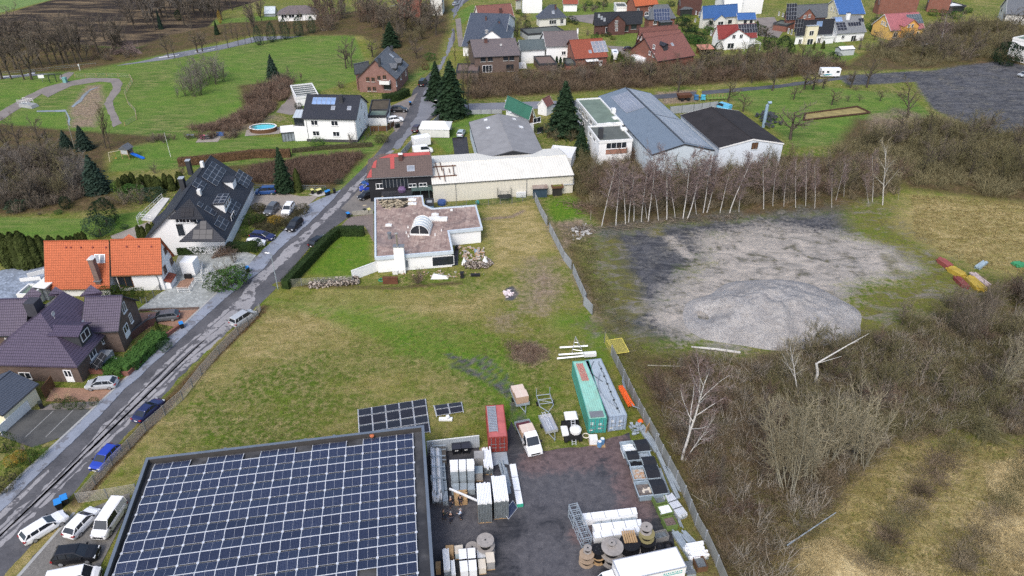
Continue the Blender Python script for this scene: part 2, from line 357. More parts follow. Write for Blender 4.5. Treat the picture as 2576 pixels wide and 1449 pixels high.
lay('brown',two(two((.085,.055,.032),(.15,.105,.06),nC),two((.035,.026,.016),(.125,.12,.035),nD),nB,.35,.65),.55,1.8)
lay('straw',two((.62,.50,.27),(.40,.30,.14),nC,.35,.7),.6,2)
lay('coal',two(two((.050,.052,.060),(.115,.116,.124),nM,.42,.58),two((.036,.037,.042),(.18,.175,.165),nC),nB,.42,.66),.8,2.0)
lay('sand',two(two((.42,.375,.325),(.27,.25,.225),nM,.42,.58),two((.14,.13,.122),(.38,.345,.30),nC),nB,.46,.66),1.2,2.2,nM)
col=gt.mix(gt.math('MULTIPLY',gt.math('MULTIPLY',gt.attr('sand'),gt.rng(gt.math('ADD',gt.math('MULTIPLY',nM,.6),gt.math('MULTIPLY',nB,.4)),.53,.60)),.85),col,two((.12,.11,.05),(.085,.085,.09),nC))
lay('moss',two(two((.17,.165,.025),(.10,.09,.04),nC),(.20,.18,.15),nM,.5,.6),1.2,1.5)
lay('mud',two((.17,.125,.085),(.30,.235,.165),nC),1.0,1.6)
ground_mat=gt.out(col,.95,0,gt.math('ADD',gt.math('MULTIPLY',nD,.7),gt.math('MULTIPLY',nF,.4)),.9,.25,.08)
ground=put('ground',rawm('ground',np.stack([GX.ravel(),GY.ravel(),GZ.ravel()],1),GF,ground_mat,{k:v.ravel()for k,v in dict(dryg=DRYG,lush=LUSH,bright=BRIGHT,field=FIELD,plough=PLOUGH,brown=BROWN,straw=STRAW,moss=MOSS,coal=COAL,sand=SAND,mud=MUD).items()},True))
tag(ground,None,None,None,'structure')
# ------ roads, paths and paved surfaces: sheets a few millimetres apart
def resample(pts,step,jit=0.0,seed=0):
 out=[];s_=seed*31.7
 for(ax,ay),(bx,by)in zip(pts[:-1],pts[1:]):
  L=hypot(bx-ax,by-ay);n=max(1,int(L/step))
  for i in range(n):
   t=i/n;nx,ny=-(by-ay)/(L+1e-9),(bx-ax)/(L+1e-9);x,y=ax+(bx-ax)*t,ay+(by-ay)*t;j=jit*2.4*sum(k*(float(vnoise(np.array(x+s_),np.array(y),w,9))-.5)for k,w in((1,2.7),(.6,.9),(.35,.4)))
   out.append((x+nx*j,y+ny*j))
 out.append(pts[-1]);return out
def area(p):return sum(a[0]*b[1]-b[0]*a[1]for a,b in zip(p,p[1:]+p[:1]))/2
def sT(name,pts,mat,z,jit=0.0,step=.8,world=False,thick=0.0,seed=1,label=None):
 w=pts if world else W2(pts)
 if area(w)<0:w=w[::-1]
 if jit:w=resample(w+[w[0]],step,jit,seed)[:-1]
 b=MB()
 if thick:b.prism(w,z-thick,z)
 else:b.poly([(x,y,z)for x,y in w])
 o=b.build(name,mat);tag(o,label,None,None,'structure');return o
def band(name,left,right,mat,z,thick=0.0):
 """strip between two polylines"""
 return sT(name,list(left)+list(reversed(right)),mat,z,thick=thick)
def asp(name,c,rough=.75,var=.3,crack=True,blot=None):
 t=NT(name);P=t.pos();a=t.noise(.25,5,.6,P);b=t.noise(2.2,5,.7,P);f=t.noise(14,2,.7,P)
 cc=t.mix(t.rng(a,.35,.65),sc3(c,1-var),sc3(c,1+var));cc=t.mix(t.rng(b,.4,.7,0,.5),cc,sc3(c,1+var*1.5));cc=t.mix(t.rng(f,.35,.7,0,.35),cc,sc3(c,.55))
 if blot:cc=t.mix(t.rng(t.noise(.5,5,.7,P),.53,.58),cc,blot)
 if crack:
  v=t.n('TexVoronoi',{'Vector':t.n('Mapping',{'Vector':P,'Scale':(.28,.28,.28)}).outputs[0],'Randomness':1.0},feature='DISTANCE_TO_EDGE').outputs[0]
  cc=t.mix(t.rng(v,0.0,.012,.7,0),cc,sc3(c,.35))
 rr=t.rng(a,.35,.65,rough-.25,rough+.1)
 return t.out(cc,rr,0,f,.3,.02,.15)
def setts(name,c,w=.22,h=.11,mort=.55,var=.3):
 t=NT(name);P=t.pos()
 br=t.n('TexBrick',{'Vector':t.n('Mapping',{'Vector':P,'Rotation':(0,0,.75)}).outputs[0],'Color1':sc3(c,1+var*.6),'Color2':sc3(c,1-var*.6),'Mortar':sc3(c,mort),'Scale':1.0,'Mortar Size':.012,'Brick Width':w,'Row Height':h})
 n=t.noise(.5,6,.7,P);n2=t.noise(2.5,5,.7,P)
 cc=t.mix(t.rng(n,.4,.7,0,.55),br.outputs[0],sc3(c,.6));cc=t.mix(t.rng(n2,.5,.7,0,.4),cc,sc3(c,1.3))
 return t.out(cc,.8,0,n2,.2,.02,.3)
m_road=asp('road_asphalt',(.095,.094,.101),.85);m_patch=asp('old_concrete',(.30,.29,.295),.9,.14,True,(.105,.103,.11));m_pave=asp('blue_grey_pavers',(.245,.268,.318),.8,.16,False,(.16,.165,.185))
m_far=asp('far_asphalt',(.19,.195,.215),.8,.15,False);mGR=asp('path_gravel',(.215,.19,.175),.95,.2,False)
m_yard=asp('yard_grit',(.042,.042,.048),.55,.35,False);m_red=asp('red_grit',(.16,.105,.10),.85,.3,False)
m_beige=setts('beige_pavers',(.34,.30,.26));m_redp=setts('red_pavers',(.34,.20,.135));m_grey_p=setts('grey_pavers',(.19,.18,.165));m_slab=setts('mossy_slabs',(.33,.345,.33),.6,.4,.6,.4);m_bluep=setts('blue_mixed_pavers',(.24,.28,.34),.5,.35,.6,.6)
m_kerb=M('kerb_stone',(.33,.33,.32),.85,.2,2);m_white=M('white_paint_marking',(.62,.62,.60),.7,.2,3)
ROAD_L=[(-120,1356),(0,1246.6),(165,1094.8),(504,779),(600,690),(692,602),(777,514),(857,478),(924,413),(956,375.5),(977,344),(998,324),(1025,280),(1039,227),(1094,170),(1108,133),(1116,88),(1116,45),(1137,10),(1160,-30)]
ROAD_R=[(-60,1545),(56,1449),(184,1290),(208,1250),(322,1108),(584,834),(690,730),(777,625),(830,580),(885,540),(934,480),(960,400),(990,372),(1007,362),(1052,325),(1108,283),(1108,256),(1090,215),(1105,180),(1145,100),(1144,80),(1136,48),(1152,20),(1180,0),(1215,-30)]
road=band('road',ROAD_L,ROAD_R,m_road,.012)
PAV_R=[(-120,1400),(0,1288),(120,1172),(200,1098),(310,985),(420,885),(545,770),(610,715),(660,682),(700,630),(780,560),(840,500),(857,480)]
pave=sT('pavement',ROAD_L[:8]+list(reversed(PAV_R)),m_pave,.10,.10,.6,thick=.1)
def torn(name,pts,z,jit,mat,seed):return sT(name,pts,mat,z,jit,.45,seed=seed)
PL_=[(-90,1415),(0,1329),(64,1270),(139,1201),(240,1095),(368,964),(490,847),(595,756),(644,696),(711,637),(793,562),(865,493),(927,429),(959,394),(985,378)]
PR_=[(-90,1460),(0,1369),(107,1276),(171,1212),(293,1095),(400,996),(453,938),(533,879),(644,759),(644,725),(724,650),(809,567),(884,490),(924,442),(958,408),(992,380)]
torn('road_patch',PL_+PR_[::-1],.018,.34,m_patch,3)
for i_,t_ in enumerate((.18,.45,.72)):
 ln_=[(a_[0]+(b_[0]-a_[0])*t_+(i_-1)*1.5,a_[1]+(b_[1]-a_[1])*t_)for a_,b_ in zip(PL_[:8],PR_[:8])];torn('road_crack',[(x-1.6,y-.8)for x,y in ln_]+[(x+1.6,y+1.2)for x,y in ln_[::-1]],.022+i_*.003,.14,m_road,30+i_)
torn('road_patch',[(-60,1349),(30,1262),(120,1180),(126,1186),(40,1270),(-60,1362)],.023,.12,m_patch,6)
torn('road_patch',[(1000,376),(1040,330),(1090,285),(1160,262),(1110,268),(1075,250),(1090,215),(1062,245),(1048,290),(1020,335),(985,372)],.018,.3,m_far,7)
torn('road_patch',[(1062,245),(1098,180),(1125,120),(1128,60),(1140,20),(1165,-10),(1172,-4),(1140,50),(1140,110),(1105,180),(1080,240)],.018,.3,m_far,9)
sT('side_street',[(1108,255),(1140,262),(1262,258),(1450,252),(1450,268),(1262,278),(1108,284)],m_far,.014)
sT('track',[(1440,254),(1560,244),(1680,236),(1960,213),(2000,207),(2120,193),(2120,200),(1960,221),(1690,246),(1560,256),(1440,268)],asp('dark_track',(.085,.088,.10),.8,.3,False),.016,.2,2)
sT('main_road',[(-300,215),(0,189),(130,172),(275,154),(420,137),(560,112),(640,92),(730,80),(900,40),(1000,10),(1050,5),(960,45),(760,92),(650,104),(560,124),(420,150),(275,168),(130,186),(0,199),(-300,226)],m_far,.012)
for a,b in(((0,194),(90,184)),((150,177),(230,167)),((290,159),(350,152)),((400,145),(450,138)),((490,131),(540,122))):
 sT('road_marking',[(a[0],a[1]-.8),(b[0],b[1]-.8),(b[0],b[1]+.8),(a[0],a[1]+.8)],m_white,.016)
sT('gravel_path',[(-60,320),(0,280),(60,245),(110,220),(160,207),(225,196),(270,196),(300,198),(308,210),(300,232),(283,255),(290,280),(305,310),(285,320),(275,290),(262,262),(270,245),(285,220),(280,208),(250,205),(180,216),(145,232),(120,245),(105,236),(60,266),(0,305),(-60,345)],mGR,.012,.15,1.5)
sT('gravel_path',[(150,190),(175,180),(195,172),(185,185),(170,200),(150,200)],mGR,.02)
m_water=M('stream_water',(.22,.24,.25),.15,.2,.5,0,0,.6)
sT('stream_water',[(92,282),(165,281),(172,300),(168,318),(195,332),(197,328),(175,314),(177,298),(165,276),(150,277),(92,278)],m_water,.016,.1,1.0)
sT('stream_water',[(180,268),(200,250),(207,240),(225,225),(250,218),(226,229),(212,245),(205,255),(184,270)],m_water,.016,.1,1.0)
YARD=[(1078,1110),(1200,1105),(1205,1140),(1260,1130),(1285,1060),(1300,1080),(1330,1140),(1480,1120),(1580,1085),(1640,1120),(1700,1240),(1790,1395),(1860,1530),(1000,1560)]
def blobs(t,P,L,n,k=1.2):
 v=None
 for px,r in L:
  d=t.n('VectorMath',{0:P,1:tuple(G(px))},operation='DISTANCE').outputs['Value'];w=t.rng(d,r*1.4,r*.3);v=w if v is None else t.math('MAXIMUM',v,w)
 return t.rng(t.math('ADD',v,t.math('MULTIPLY',t.math('SUBTRACT',n,.5),k*1.6)),.3,.75)
t=NT('yard_grit');P=t.pos();a=t.noise(.3,7,.7,P,.8);b=t.noise(1.3,6,.7,P,.5);c=t.noise(9,3,.7,P);tr=t.noise(.6,5,.6,t.n('Mapping',{'Vector':P,'Rotation':(0,0,.5),'Scale':(.35,2.2,1)}).outputs[0],1.5)
cc=t.mix(t.rng(a,.35,.62),(.028,.029,.034),(.062,.062,.069));cc=t.mix(t.rng(tr,.5,.66,0,.55),cc,(.11,.106,.114))
cc=t.mix(blobs(t,P,[((1360,1230),6),((1430,1220),6),((1500,1270),6),((1170,1310),4),((1120,1320),4),((1400,1420),6)],a),cc,t.mix(t.rng(b,.35,.65),(.075,.074,.083),(.135,.13,.138)))
cc=t.mix(t.math('MULTIPLY',blobs(t,P,[((1400,1150),3.2),((1460,1140),3.5),((1530,1120),3.5),((1570,1160),3),((1590,1220),3),((1600,1280),2.6),((1460,1345),1.6),((1345,1165),2.4)],b,.9),.85),cc,t.mix(t.rng(b,.35,.65),(.105,.072,.070),(.215,.15,.145)))
cc=t.mix(t.rng(c,.35,.65,.45,0),cc,(.028,.027,.03));m_yard2=t.out(cc,t.rng(a,.35,.6,.35,.85),0,t.math('ADD',c,b),.5,.05,.2)
sT('yard_surface',YARD,m_yard2,.012,.25,1.2)
sT('parking_bay',[(40,1452),(186,1296),(325,1240),(330,1270),(240,1449),(100,1600),(0,1560)],m_grey_p,.03,thick=.03)
sT('parking_kerb',[(184,1289),(190,1291),(50,1452),(40,1452)],m_kerb,.06,thick=.05)
sT('kerb',[(-122,1354),(-2,1244.8),(163,1093),(502,777),(598,688),(598,691),(504,780),(166,1096),(1,1248),(-119,1358)],m_kerb,.13,thick=.12)
sT('driveway',[C0(500,1000),C0(900,1010),C0(1180,905),C0(960,1120),C0(880,1135),C0(430,1130)],m_redp,.03)
sT('driveway',[C0(1180,300),C0(1500,285),C0(1880,262),C0(1700,440),C0(1480,395),C0(1300,500),C0(1200,500)],m_redp,.03)
sT('parking_court',[C0(150,1215),C0(520,1205),C0(875,1205),C0(630,1449),D0(310,240),D0(0,130),C0(0,1430)],asp('court_gravel',(.085,.085,.082),.85,.3,False),.03)
for a,b in((C0(505,1220),C0(240,1449+20)),(C0(690,1215),C0(430,1449+20))):
 sT('bay_line',[(a[0]-.8,a[1]),(a[0]+.8,a[1]),(b[0]+.8,b[1]),(b[0]-.8,b[1])],m_kerb,.036)
sT('planting_bed',[C0(490,1150),C0(950,1130),C0(880,1200),C0(360,1215)],mGR,.05)
sT('slab_forecourt',[C0(1290,270),C0(1490,120),B0(1560,1410),B0(1700,1040),B0(2290,1040),B0(2420,1080),B0(2340,1180),B0(2060,1449),C0(1890,262),C0(1500,285)],m_slab,.03)
sT('patio',[(-40,690),(40,672),(135,665),(120,720),(90,760),(-40,800)],m_bluep,.03)
sT('court',[B1(-50,480),B1(100,470),B1(300,500),B1(420,525),B1(600,515),B1(500,600),B1(370,740),B1(150,720),B1(-10,670),B1(-90,560)],m_beige,.03)
sT('bin_stand',[B1(490,505),B1(640,480),B1(700,500),B1(590,530)],M('concrete_slab',(.42,.40,.37),.85),.05)
sT('house_forecourt',[B1(800,640),B1(900,540),B1(1000,430),B1(1110,430),B1(1110,660),B1(910,690)],asp('forecourt_tar',(.19,.175,.16),.85,.2),.02)
sT('paver_drive',[B1(800,810),B1(880,720),B1(1110,690),B1(1110,960),B1(1080,900),B1(1030,810)],setts('brown_grey_pavers',(.21,.175,.16)),.025)
sT('house_drive',[A1(1270,1160),A1(1270,1000),A1(1430,930),A1(1530,870),A1(1440,1030),A1(1380,1180),A1(1320,1250)],mGR,.02)
sT('gravel_drive',[A1(520,800),A1(440,820),A1(180,1010),A1(190,1060),A1(330,1085),A1(450,1050),A1(420,960)],mGR,.02)
sT('workshop_yard',[A1(1850,1300),A1(1990,1290),A1(2010,1449),B1(2080,180),B1(1880,190)],m_yard,.02)
for pts in([A2(520,150),A2(780,135),A2(760,225),A2(560,190)],[A2(2290,170),A3(60,160),A3(140,300),A3(100,360),A2(2330,340)],[A2(890,430),A2(1050,440),A2(1160,560),A2(1060,560)],[A1(1880,180),A1(1930,170),A1(1960,440),A1(1910,440)]):
 sT('driveway',pts,mGR,.02)
sT('garden_path',[B0(1040,900),B0(1300,800),B0(1420,760),B0(1400,830),B0(1300,920),B0(1060,925)],m_beige,.03)
# ------ building kit
RS=tile('slate_tiles',(.075,.088,.115));RA=tile('anthracite_tiles',(.036,.039,.05),None,.3,.36,.35);R_RED=tile('red_tiles',(.27,.075,.045));ROR=tile('orange_tiles',(.47,.125,.052),None,.3,.42,.45,.6,.12)
RBR=tile('brown_red_tiles',(.20,.088,.072));R_BLUE=tile('blue_glazed_tiles',(.05,.125,.32),None,.3,.36,.6,.3);R_PINK=tile('faded_pink_tiles',(.36,.13,.14));RPU=tile('purple_glazed_tiles',(.085,.068,.105),None,.32,.42,.25,.22,.1)
R_GREYB=tile('grey_brown_tiles',(.155,.13,.13));RG=tile('grey_tiles',(.13,.14,.155));R_DKBROWN=tile('dark_brown_tiles',(.085,.068,.062));R_DKRED=tile('dark_red_tiles',(.23,.045,.04))
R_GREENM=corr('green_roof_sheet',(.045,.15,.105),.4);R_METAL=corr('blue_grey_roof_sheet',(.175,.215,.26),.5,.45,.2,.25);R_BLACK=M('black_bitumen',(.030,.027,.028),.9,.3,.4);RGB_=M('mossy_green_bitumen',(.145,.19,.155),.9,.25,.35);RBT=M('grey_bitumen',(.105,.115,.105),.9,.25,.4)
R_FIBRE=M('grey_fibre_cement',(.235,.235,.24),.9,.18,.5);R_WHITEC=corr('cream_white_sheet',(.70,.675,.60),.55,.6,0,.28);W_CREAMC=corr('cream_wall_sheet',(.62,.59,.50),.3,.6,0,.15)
R_ZINC=M('zinc_sheet',(.33,.36,.39),.5,.15,.8)
WW=wall_('white_render',(.80,.80,.79));WO=wall_('off_white_render',(.66,.65,.60));W_CREAM=wall_('cream_render',(.70,.64,.46));W_YELLOW=wall_('yellow_render',(.66,.42,.13));WGR=wall_('grey_render',(.42,.44,.45));W_BLACK=M('black_boarding',(.022,.023,.027),.7,.25,1)
BR_=brick('red_brick',(.23,.085,.058),(.22,.19,.17));BB=brick('brown_brick',(.125,.085,.068),(.19,.17,.155));B_DARK=brick('dark_red_brick',(.105,.045,.038),(.13,.11,.10));B_PINK=brick('pinkish_brick',(.24,.12,.10),(.26,.22,.2))
WD=M('brown_timber',(.12,.065,.035),.8,.25,2);W_BASE=M('dark_plinth',(.07,.07,.075),.85,.2,1)
F_W=M('white_frame',(.78,.78,.78),.5,.05);FB=M('brown_frame',(.20,.10,.05),.6,.15);FK=M('dark_frame',(.03,.035,.035),.5,.2);GLASS=glass();GL_=glass('pale_curtain_glass',(.20,.22,.25),.15);FW=M('white_fascia',(.70,.70,.68),.6,.08);FD=M('dark_fascia',(.045,.047,.052),.6,.15);GU=M('zinc_gutter',(.22,.23,.24),.4,.15,1,.3)
PVD=sMT('dark_solar_cells',(.012,.013,.019),(.02,.02,.028),(.05,.052,.065),.2,.012,.42);PV_BLUE=sMT('blue_solar_cells',(.018,.03,.075),(.03,.045,.10),(.16,.18,.24),.2,.012,.3);PV_THERM=glass('solar_thermal_glass',(.16,.24,.40),.15);PV_SKY=sMT('sky_sheen_cells',(.16,.18,.225),(.20,.22,.265),(.40,.41,.44),.5,.03,.3)  # pale cells: sky reflection on the hall panels put into the base colour
ALU=M('aluminium',(.55,.56,.58),.35,.1,2,.5);ALU_W=M('bright_aluminium',(.62,.64,.67),.4,.08,2,.2)
_win={}
def wME(w,h,frame,pane,mull,kind):
 k=(round(w,2),round(h,2),frame.name,pane.name,mull,kind)
 if k in _win:return _win[k]
 f=MB();t=.09 if kind!='door' else .12
 a,b=w/2,h/2
 for x0,x1,z0,z1 in((-a,a,b-t,b),(-a,a,-b,-b+t),(-a,-a+t,-b+t,b-t),(a-t,a,-b+t,b-t)):f.box(x0,x1,-.06,.02,z0,z1)
 for i in range(mull):
  x=-a+w*(i+1)/(mull+1);f.box(x-t/2,x+t/2,-.055,.02,-b+t,b-t)
 if kind=='door':
  f.box(-a+t,a-t,-.05,.02,-b+t,-b+h*.45)
 g=MB();z0=-b+t if kind!='door' else-b+h*.45
 g.poly([(-a+t,-.02,z0),(a-t,-.02,z0),(a-t,-.02,b-t),(-a+t,-.02,b-t)])
 s=MB();s.box(-a-.08,a+.08,-.16,.0,-b-.07,-b)
 _win[k]=(f.mesh('window_frame',frame),g.mesh('pane',pane),s.mesh('sill',FW));return _win[k]
class HS:
 """rectangular house: A-B is the eave in view (pixels at eave height), depth lies on its left"""
 def __init__(s,name,label,A,B,he,hr=None,R=None,W=None,typ='gable',ov=.4,wall=WW,roof=RA,hip=0.0,hip2=None,rt=.22,base=None,fascia=None,cat='house',group=None,par=.35):
  a,b=G(A,he),G(B,he)
  s.xd=V3((b.x-a.x,b.y-a.y,0));s.L=s.xd.length;s.xd.normalize();s.yd=V3((-s.xd.y,s.xd.x,0))
  s.typ,s.he,s.ov,s.rt=typ,he,ov,rt;hr=he if hr is None else hr;s.hr=hr
  if R is not None:
   d=(G(R,hr)-a).dot(s.yd);W=d if typ in('flat','shed')else 2*d
  s.W=W;s.o=V3((a.x,a.y,0));s.rz=atan2(s.xd.y,s.xd.x)
  s.e=thing(name,label,cat,s.o,s.rz,group)
  L=s.L;fascia=fascia or(FW if wall in(WW,WO,W_CREAM,W_YELLOW)else FD)
  s.k=(hr-he)/(W/2)if typ in('gable','hip')else((hr-he)/W if typ=='shed' else 0)
  s.ang=atan(s.k)
  w=MB();r=MB()
  if typ=='gable':
   k=s.k;zt=lambda y:he+k*min(y,W-y)-rt
   if not hip and not hip2:
    w.extr([(ov,ov,0),(ov,W-ov,0),(ov,W-ov,zt(W-ov)),(ov,W/2,hr-rt),(ov,ov,zt(ov))],(L-2*ov,0,0))
    r.extr([(0,0,he),(0,0,he-rt),(0,W/2,hr-rt),(0,W,he-rt),(0,W,he),(0,W/2,hr)],(L,0,0))
  if typ=='hip' or(typ=='gable' and(hip or hip2)):
   h2=hip if hip2 is None else hip2
   w.prism([(ov,ov),(L-ov,ov),(L-ov,W-ov),(ov,W-ov)],0,he-.12)
   if not hip:w.add([(ov,ov,he-.12),(ov,W-ov,he-.12),(ov,W/2,hr-.3)],[(0,2,1)])
   if not h2:w.add([(L-ov,ov,he-.12),(L-ov,W-ov,he-.12),(L-ov,W/2,hr-.3)],[(0,1,2)])
   v=[(0,0,he),(L,0,he),(L,W,he),(0,W,he),(hip,W/2,hr),(L-h2,W/2,hr),(0,0,he-rt),(L,0,he-rt),(L,W,he-rt),(0,W,he-rt)]
   f=[(0,1,5,4),(2,3,4,5),(0,6,7,1),(1,7,8,2),(2,8,9,3),(3,9,6,0)]
   if hip:f.append((3,0,4))
   if h2:f.append((1,2,5))
   if hip and h2:f.append((6,9,8,7))
   r.add(v,f)
  if typ=='shed':
   k=s.k
   w.extr([(ov,ov,0),(ov,W-ov,0),(ov,W-ov,he+k*(W-ov)-rt),(ov,ov,he+k*ov-rt)],(L-2*ov,0,0))
   r.extr([(0,0,he),(0,0,he-rt),(0,W,hr-rt),(0,W,hr)],(L,0,0))
  if typ=='flat':
   w.prism([(ov,ov),(L-ov,ov),(L-ov,W-ov),(ov,W-ov)],0,he-par-.05)
   r.prism([(.25,.25),(L-.25,.25),(L-.25,W-.25),(.25,W-.25)],he-par-.2,he-par)
   f=MB()
   for x0,x1,y0,y1 in((0,L,0,.28),(0,L,W-.28,W),(0,.28,.28,W-.28),(L-.28,L,.28,W-.28)):f.box(x0,x1,y0,y1,he-par-.35,he)
   s.fascia=f.build('parapet',fascia,s.e)
  s.wall=w.build('wall',wall,s.e);s.roof=r.build('roof',roof,s.e);s.wm=wall;s.rm=roof
  if typ in('gable','shed','hip'):
   g=MB();g.box(0.02,L-.02,-.13,-.004,he-.16,he-.04);g.build('gutter',GU if fascia is FW else fascia,s.e)
   if typ=='gable' and not hip and not hip2:
    bX('ridge',roof,s.e)(-.02,L+.02,W/2-.12,W/2+.12,hr-.06,hr+.07)
    for x in(-.05,L):
     vb=MB();vb.extr([(x,0,he+.02),(x,0,he-rt-.02),(x,W/2,hr-rt-.02),(x,W/2,hr+.02)],(.05,0,0));vb.extr([(x,W,he+.02),(x,W/2,hr+.02),(x,W/2,hr-rt-.02),(x,W,he-rt-.02)],(.05,0,0));vb.build('verge',fascia,s.e)
  if base:
   p=MB();p.box(ov-.02,L-ov+.02,ov-.02,W-ov+.02,0,base[0]);p.build('plinth',base[1],s.e)
 def loc(s,w):
  d=w-s.o;return V3((d.dot(s.xd),d.dot(s.yd),w.z))
 def plane(s,side,off=0.0):
  ov=s.ov
  if side=='F':return s.o+s.yd*(ov+off),s.yd
  if side=='B':return s.o+s.yd*(s.W-ov),s.yd
  if side=='L':return s.o+s.xd*(ov+off),s.xd
  return s.o+s.xd*(s.L-ov+off),s.xd
 def wp(s,side,px,off=0.0):
  o,n=s.plane(side,off);return s.loc(hPL(px,o,n))
 def win(s,side,px,w=1.2,h=1.3,frame=F_W,pane=GLASS,mull=1,kind='window',off=0.0,sill=True,z=None):
  p=s.wp(side,px,off)if not isinstance(px,Vector)else px
  if kind=='door':p.z=h/2+.1 if z is None else z
  f,g,sl=wME(w,h,frame,pane,mull,kind)
  rz={'F':0,'R':PI/2,'B':PI,'L':-PI/2}[side]
  if side=='F':p.y=s.ov+off-.012
  elif side=='L':p.x=s.ov+off-.012
  elif side=='R':p.x=s.L-s.ov+off+.012
  fo=put('door' if kind=='door' else 'window',f,s.e,p,rz);put('pane',g,fo)
  if sill and kind!='door':put('sill',sl,fo)
  return fo
 def wins(s,side,pxs,**k):
  for p in pxs:s.win(side,p,**k)
  return s
 def rp(s,side,px):
  """point on the roof slope: local point"""
  if s.typ in('flat',):
   return s.loc(G(px,s.he-.35))
  if side=='F':n=(-s.yd*s.k+V3((0,0,1)));o=s.o+V3((0,0,s.he))
  else:n=(s.yd*s.k+V3((0,0,1)));o=s.o+s.yd*s.W+V3((0,0,s.he))
  return s.loc(hPL(px,o,n.normalized()))
 def onroof(s,name,me,side,p,lift=0.0):
  o=put(name,me,s.e,p)
  a=s.ang if side=='F' else-s.ang
  o.rotation_euler=(a,0,0);nv=V3((0,-sin(a),cos(a)));o.location=V3(p)+nv*lift;return o
 def skylight(s,side,px,w=1.0,h=1.3,pane=GL_):
  p=s.rp(side,px);b=MB();t=.1
  for x0,x1,y0,y1 in((-w/2,w/2,h/2-t,h/2),(-w/2,w/2,-h/2,-h/2+t),(-w/2,-w/2+t,-h/2+t,h/2-t),(w/2-t,w/2,-h/2+t,h/2-t)):b.box(x0,x1,y0,y1,0,.12)
  o=s.onroof('skylight',b.mesh('skylight',ALU),side,p)
  g=MB();g.poly([(-w/2+t,-h/2+t,.08),(w/2-t,-h/2+t,.08),(w/2-t,h/2-t,.08),(-w/2+t,h/2-t,.08)]);put('pane',g.mesh('pane',pane),o);return s
 def pv(s,side,px,nx,ny,pw=1.02,ph=1.68,mat=PVD,gap=.03,frame=None):
  p0=s.rp(side,px);k=('pv',pw,ph,mat.name)
  if k not in _win:
   b=MB();b.box(-pw/2,pw/2,-ph/2,ph/2,0,.04,0);b.box(-pw/2+.03,pw/2-.03,-ph/2+.03,ph/2-.03,.0405,.045,1)
   _win[k]=b.mesh('solar_panel',[frame or ALU,mat])
  a=s.ang if side=='F' else-s.ang
  for i in range(nx):
   for j in range(ny):
    dx=(i-(nx-1)/2)*(pw+gap);dy=(j-(ny-1)/2)*(ph+gap)
    s.onroof('solar_panel',_win[k],side,p0+V3((dx,dy*cos(a),dy*sin(a))),.10)
  return s
 def chimney(s,side,px,w=.6,d=.6,h=1.3,mat=None,cap=FD):
  p=s.rp(side,px);o=bX('chimney',mat or B_DARK,s.e,p)(-w/2,w/2,-d/2,d/2,-.8,h)
  c=MB();c.box(-w/2-.08,w/2+.08,-d/2-.08,d/2+.08,h,h+.1);c.build('chimney_cap',cap,o);return s
 def dish(s,side,px):
  p=s.rp(side,px);b=MB();b.lathe([(.02,.08),(.2,.05),(.38,-.02),(.36,-.05),(.02,.04)],14,(0,0,.9),'y');b.tube([(0,.05,0),(0,.05,.9)],.03,5)
  b.build('satellite_dish',M('dish_grey',(.5,.5,.5),.5,.05),s.e,p);return s
 def wing(s,px,w,yf,ze,zr,z0=0.0,name='gable_wing',wall=None,roof=None,wins=(),flat=False,ovf=.35,xc=None):
  """gabled projection or dormer on the front slope"""
  o,n=s.o+s.yd*yf,s.yd
  if xc is None:xc=s.loc(hPL(px,o,n)).x
  ye=min(s.W/2,(zr-s.he)/max(s.k,.05))if not flat else min(s.W/2,(ze-s.he)/max(s.k,.05)+.3)
  hw=w/2;b=MB();r=MB();rt=.16
  if not flat:
   kk=(zr-ze)/(hw+ovf)
   zz=lambda x:zr-kk*abs(x)
   b.extr([(xc-hw,yf,z0),(xc-hw,yf,zz(hw)-rt),(xc,yf,zr-rt),(xc+hw,yf,zz(hw)-rt),(xc+hw,yf,z0)],(0,max(ye-yf,.3),0))
   r.extr([(xc-hw-ovf,yf-ovf,ze),(xc-hw-ovf,yf-ovf,ze-rt),(xc,yf-ovf,zr-rt),(xc+hw+ovf,yf-ovf,ze-rt),(xc+hw+ovf,yf-ovf,ze),(xc,yf-ovf,zr)][::-1],(0,ye-yf+ovf,0))
  else:
   b.box(xc-hw,xc+hw,yf,ye,z0,ze);r.box(xc-hw-.2,xc+hw+.2,yf-.2,ye+.1,ze,ze+.15)
  bo=b.build(name,wall or s.wm,s.e);r.build('wing_roof',roof or s.rm,bo)
  for wpx,ww,wh in wins:
   q_=s.loc(hPL(wpx,o,n));f,g,sl=wME(ww,wh,F_W,GLASS,1,'window');q_.y=yf-.012
   fo=put('window',f,bo,q_);put('pane',g,fo)
  return s
 def slab(s,name,pts,mat,th=.2):
  """extra sloped plane given by (pixel, height) corners"""
  w=[s.loc(G(p,z))for p,z in pts];n=(w[1]-w[0]).cross(w[2]-w[0])
  if n.z<0:w=w[::-1];n=-n
  b=MB();b.extr([p for p in w],V3((0,0,-th)));
  return b.build(name,mat,s.e)
 def block(s,name,A,B,he,W,wall,top=None):
  a,b=s.loc(G(A,he)),s.loc(G(B,he));d=(b-a);d.z=0;n=V3((-d.y,d.x,0)).normalized()*W
  pts=[(p.x,p.y)for p in(a,b,b+n,a+n)]
  m=MB();m.prism(pts,0,he,0,1 if top else 0);return m.build(name,[wall,top]if top else wall,s.e)
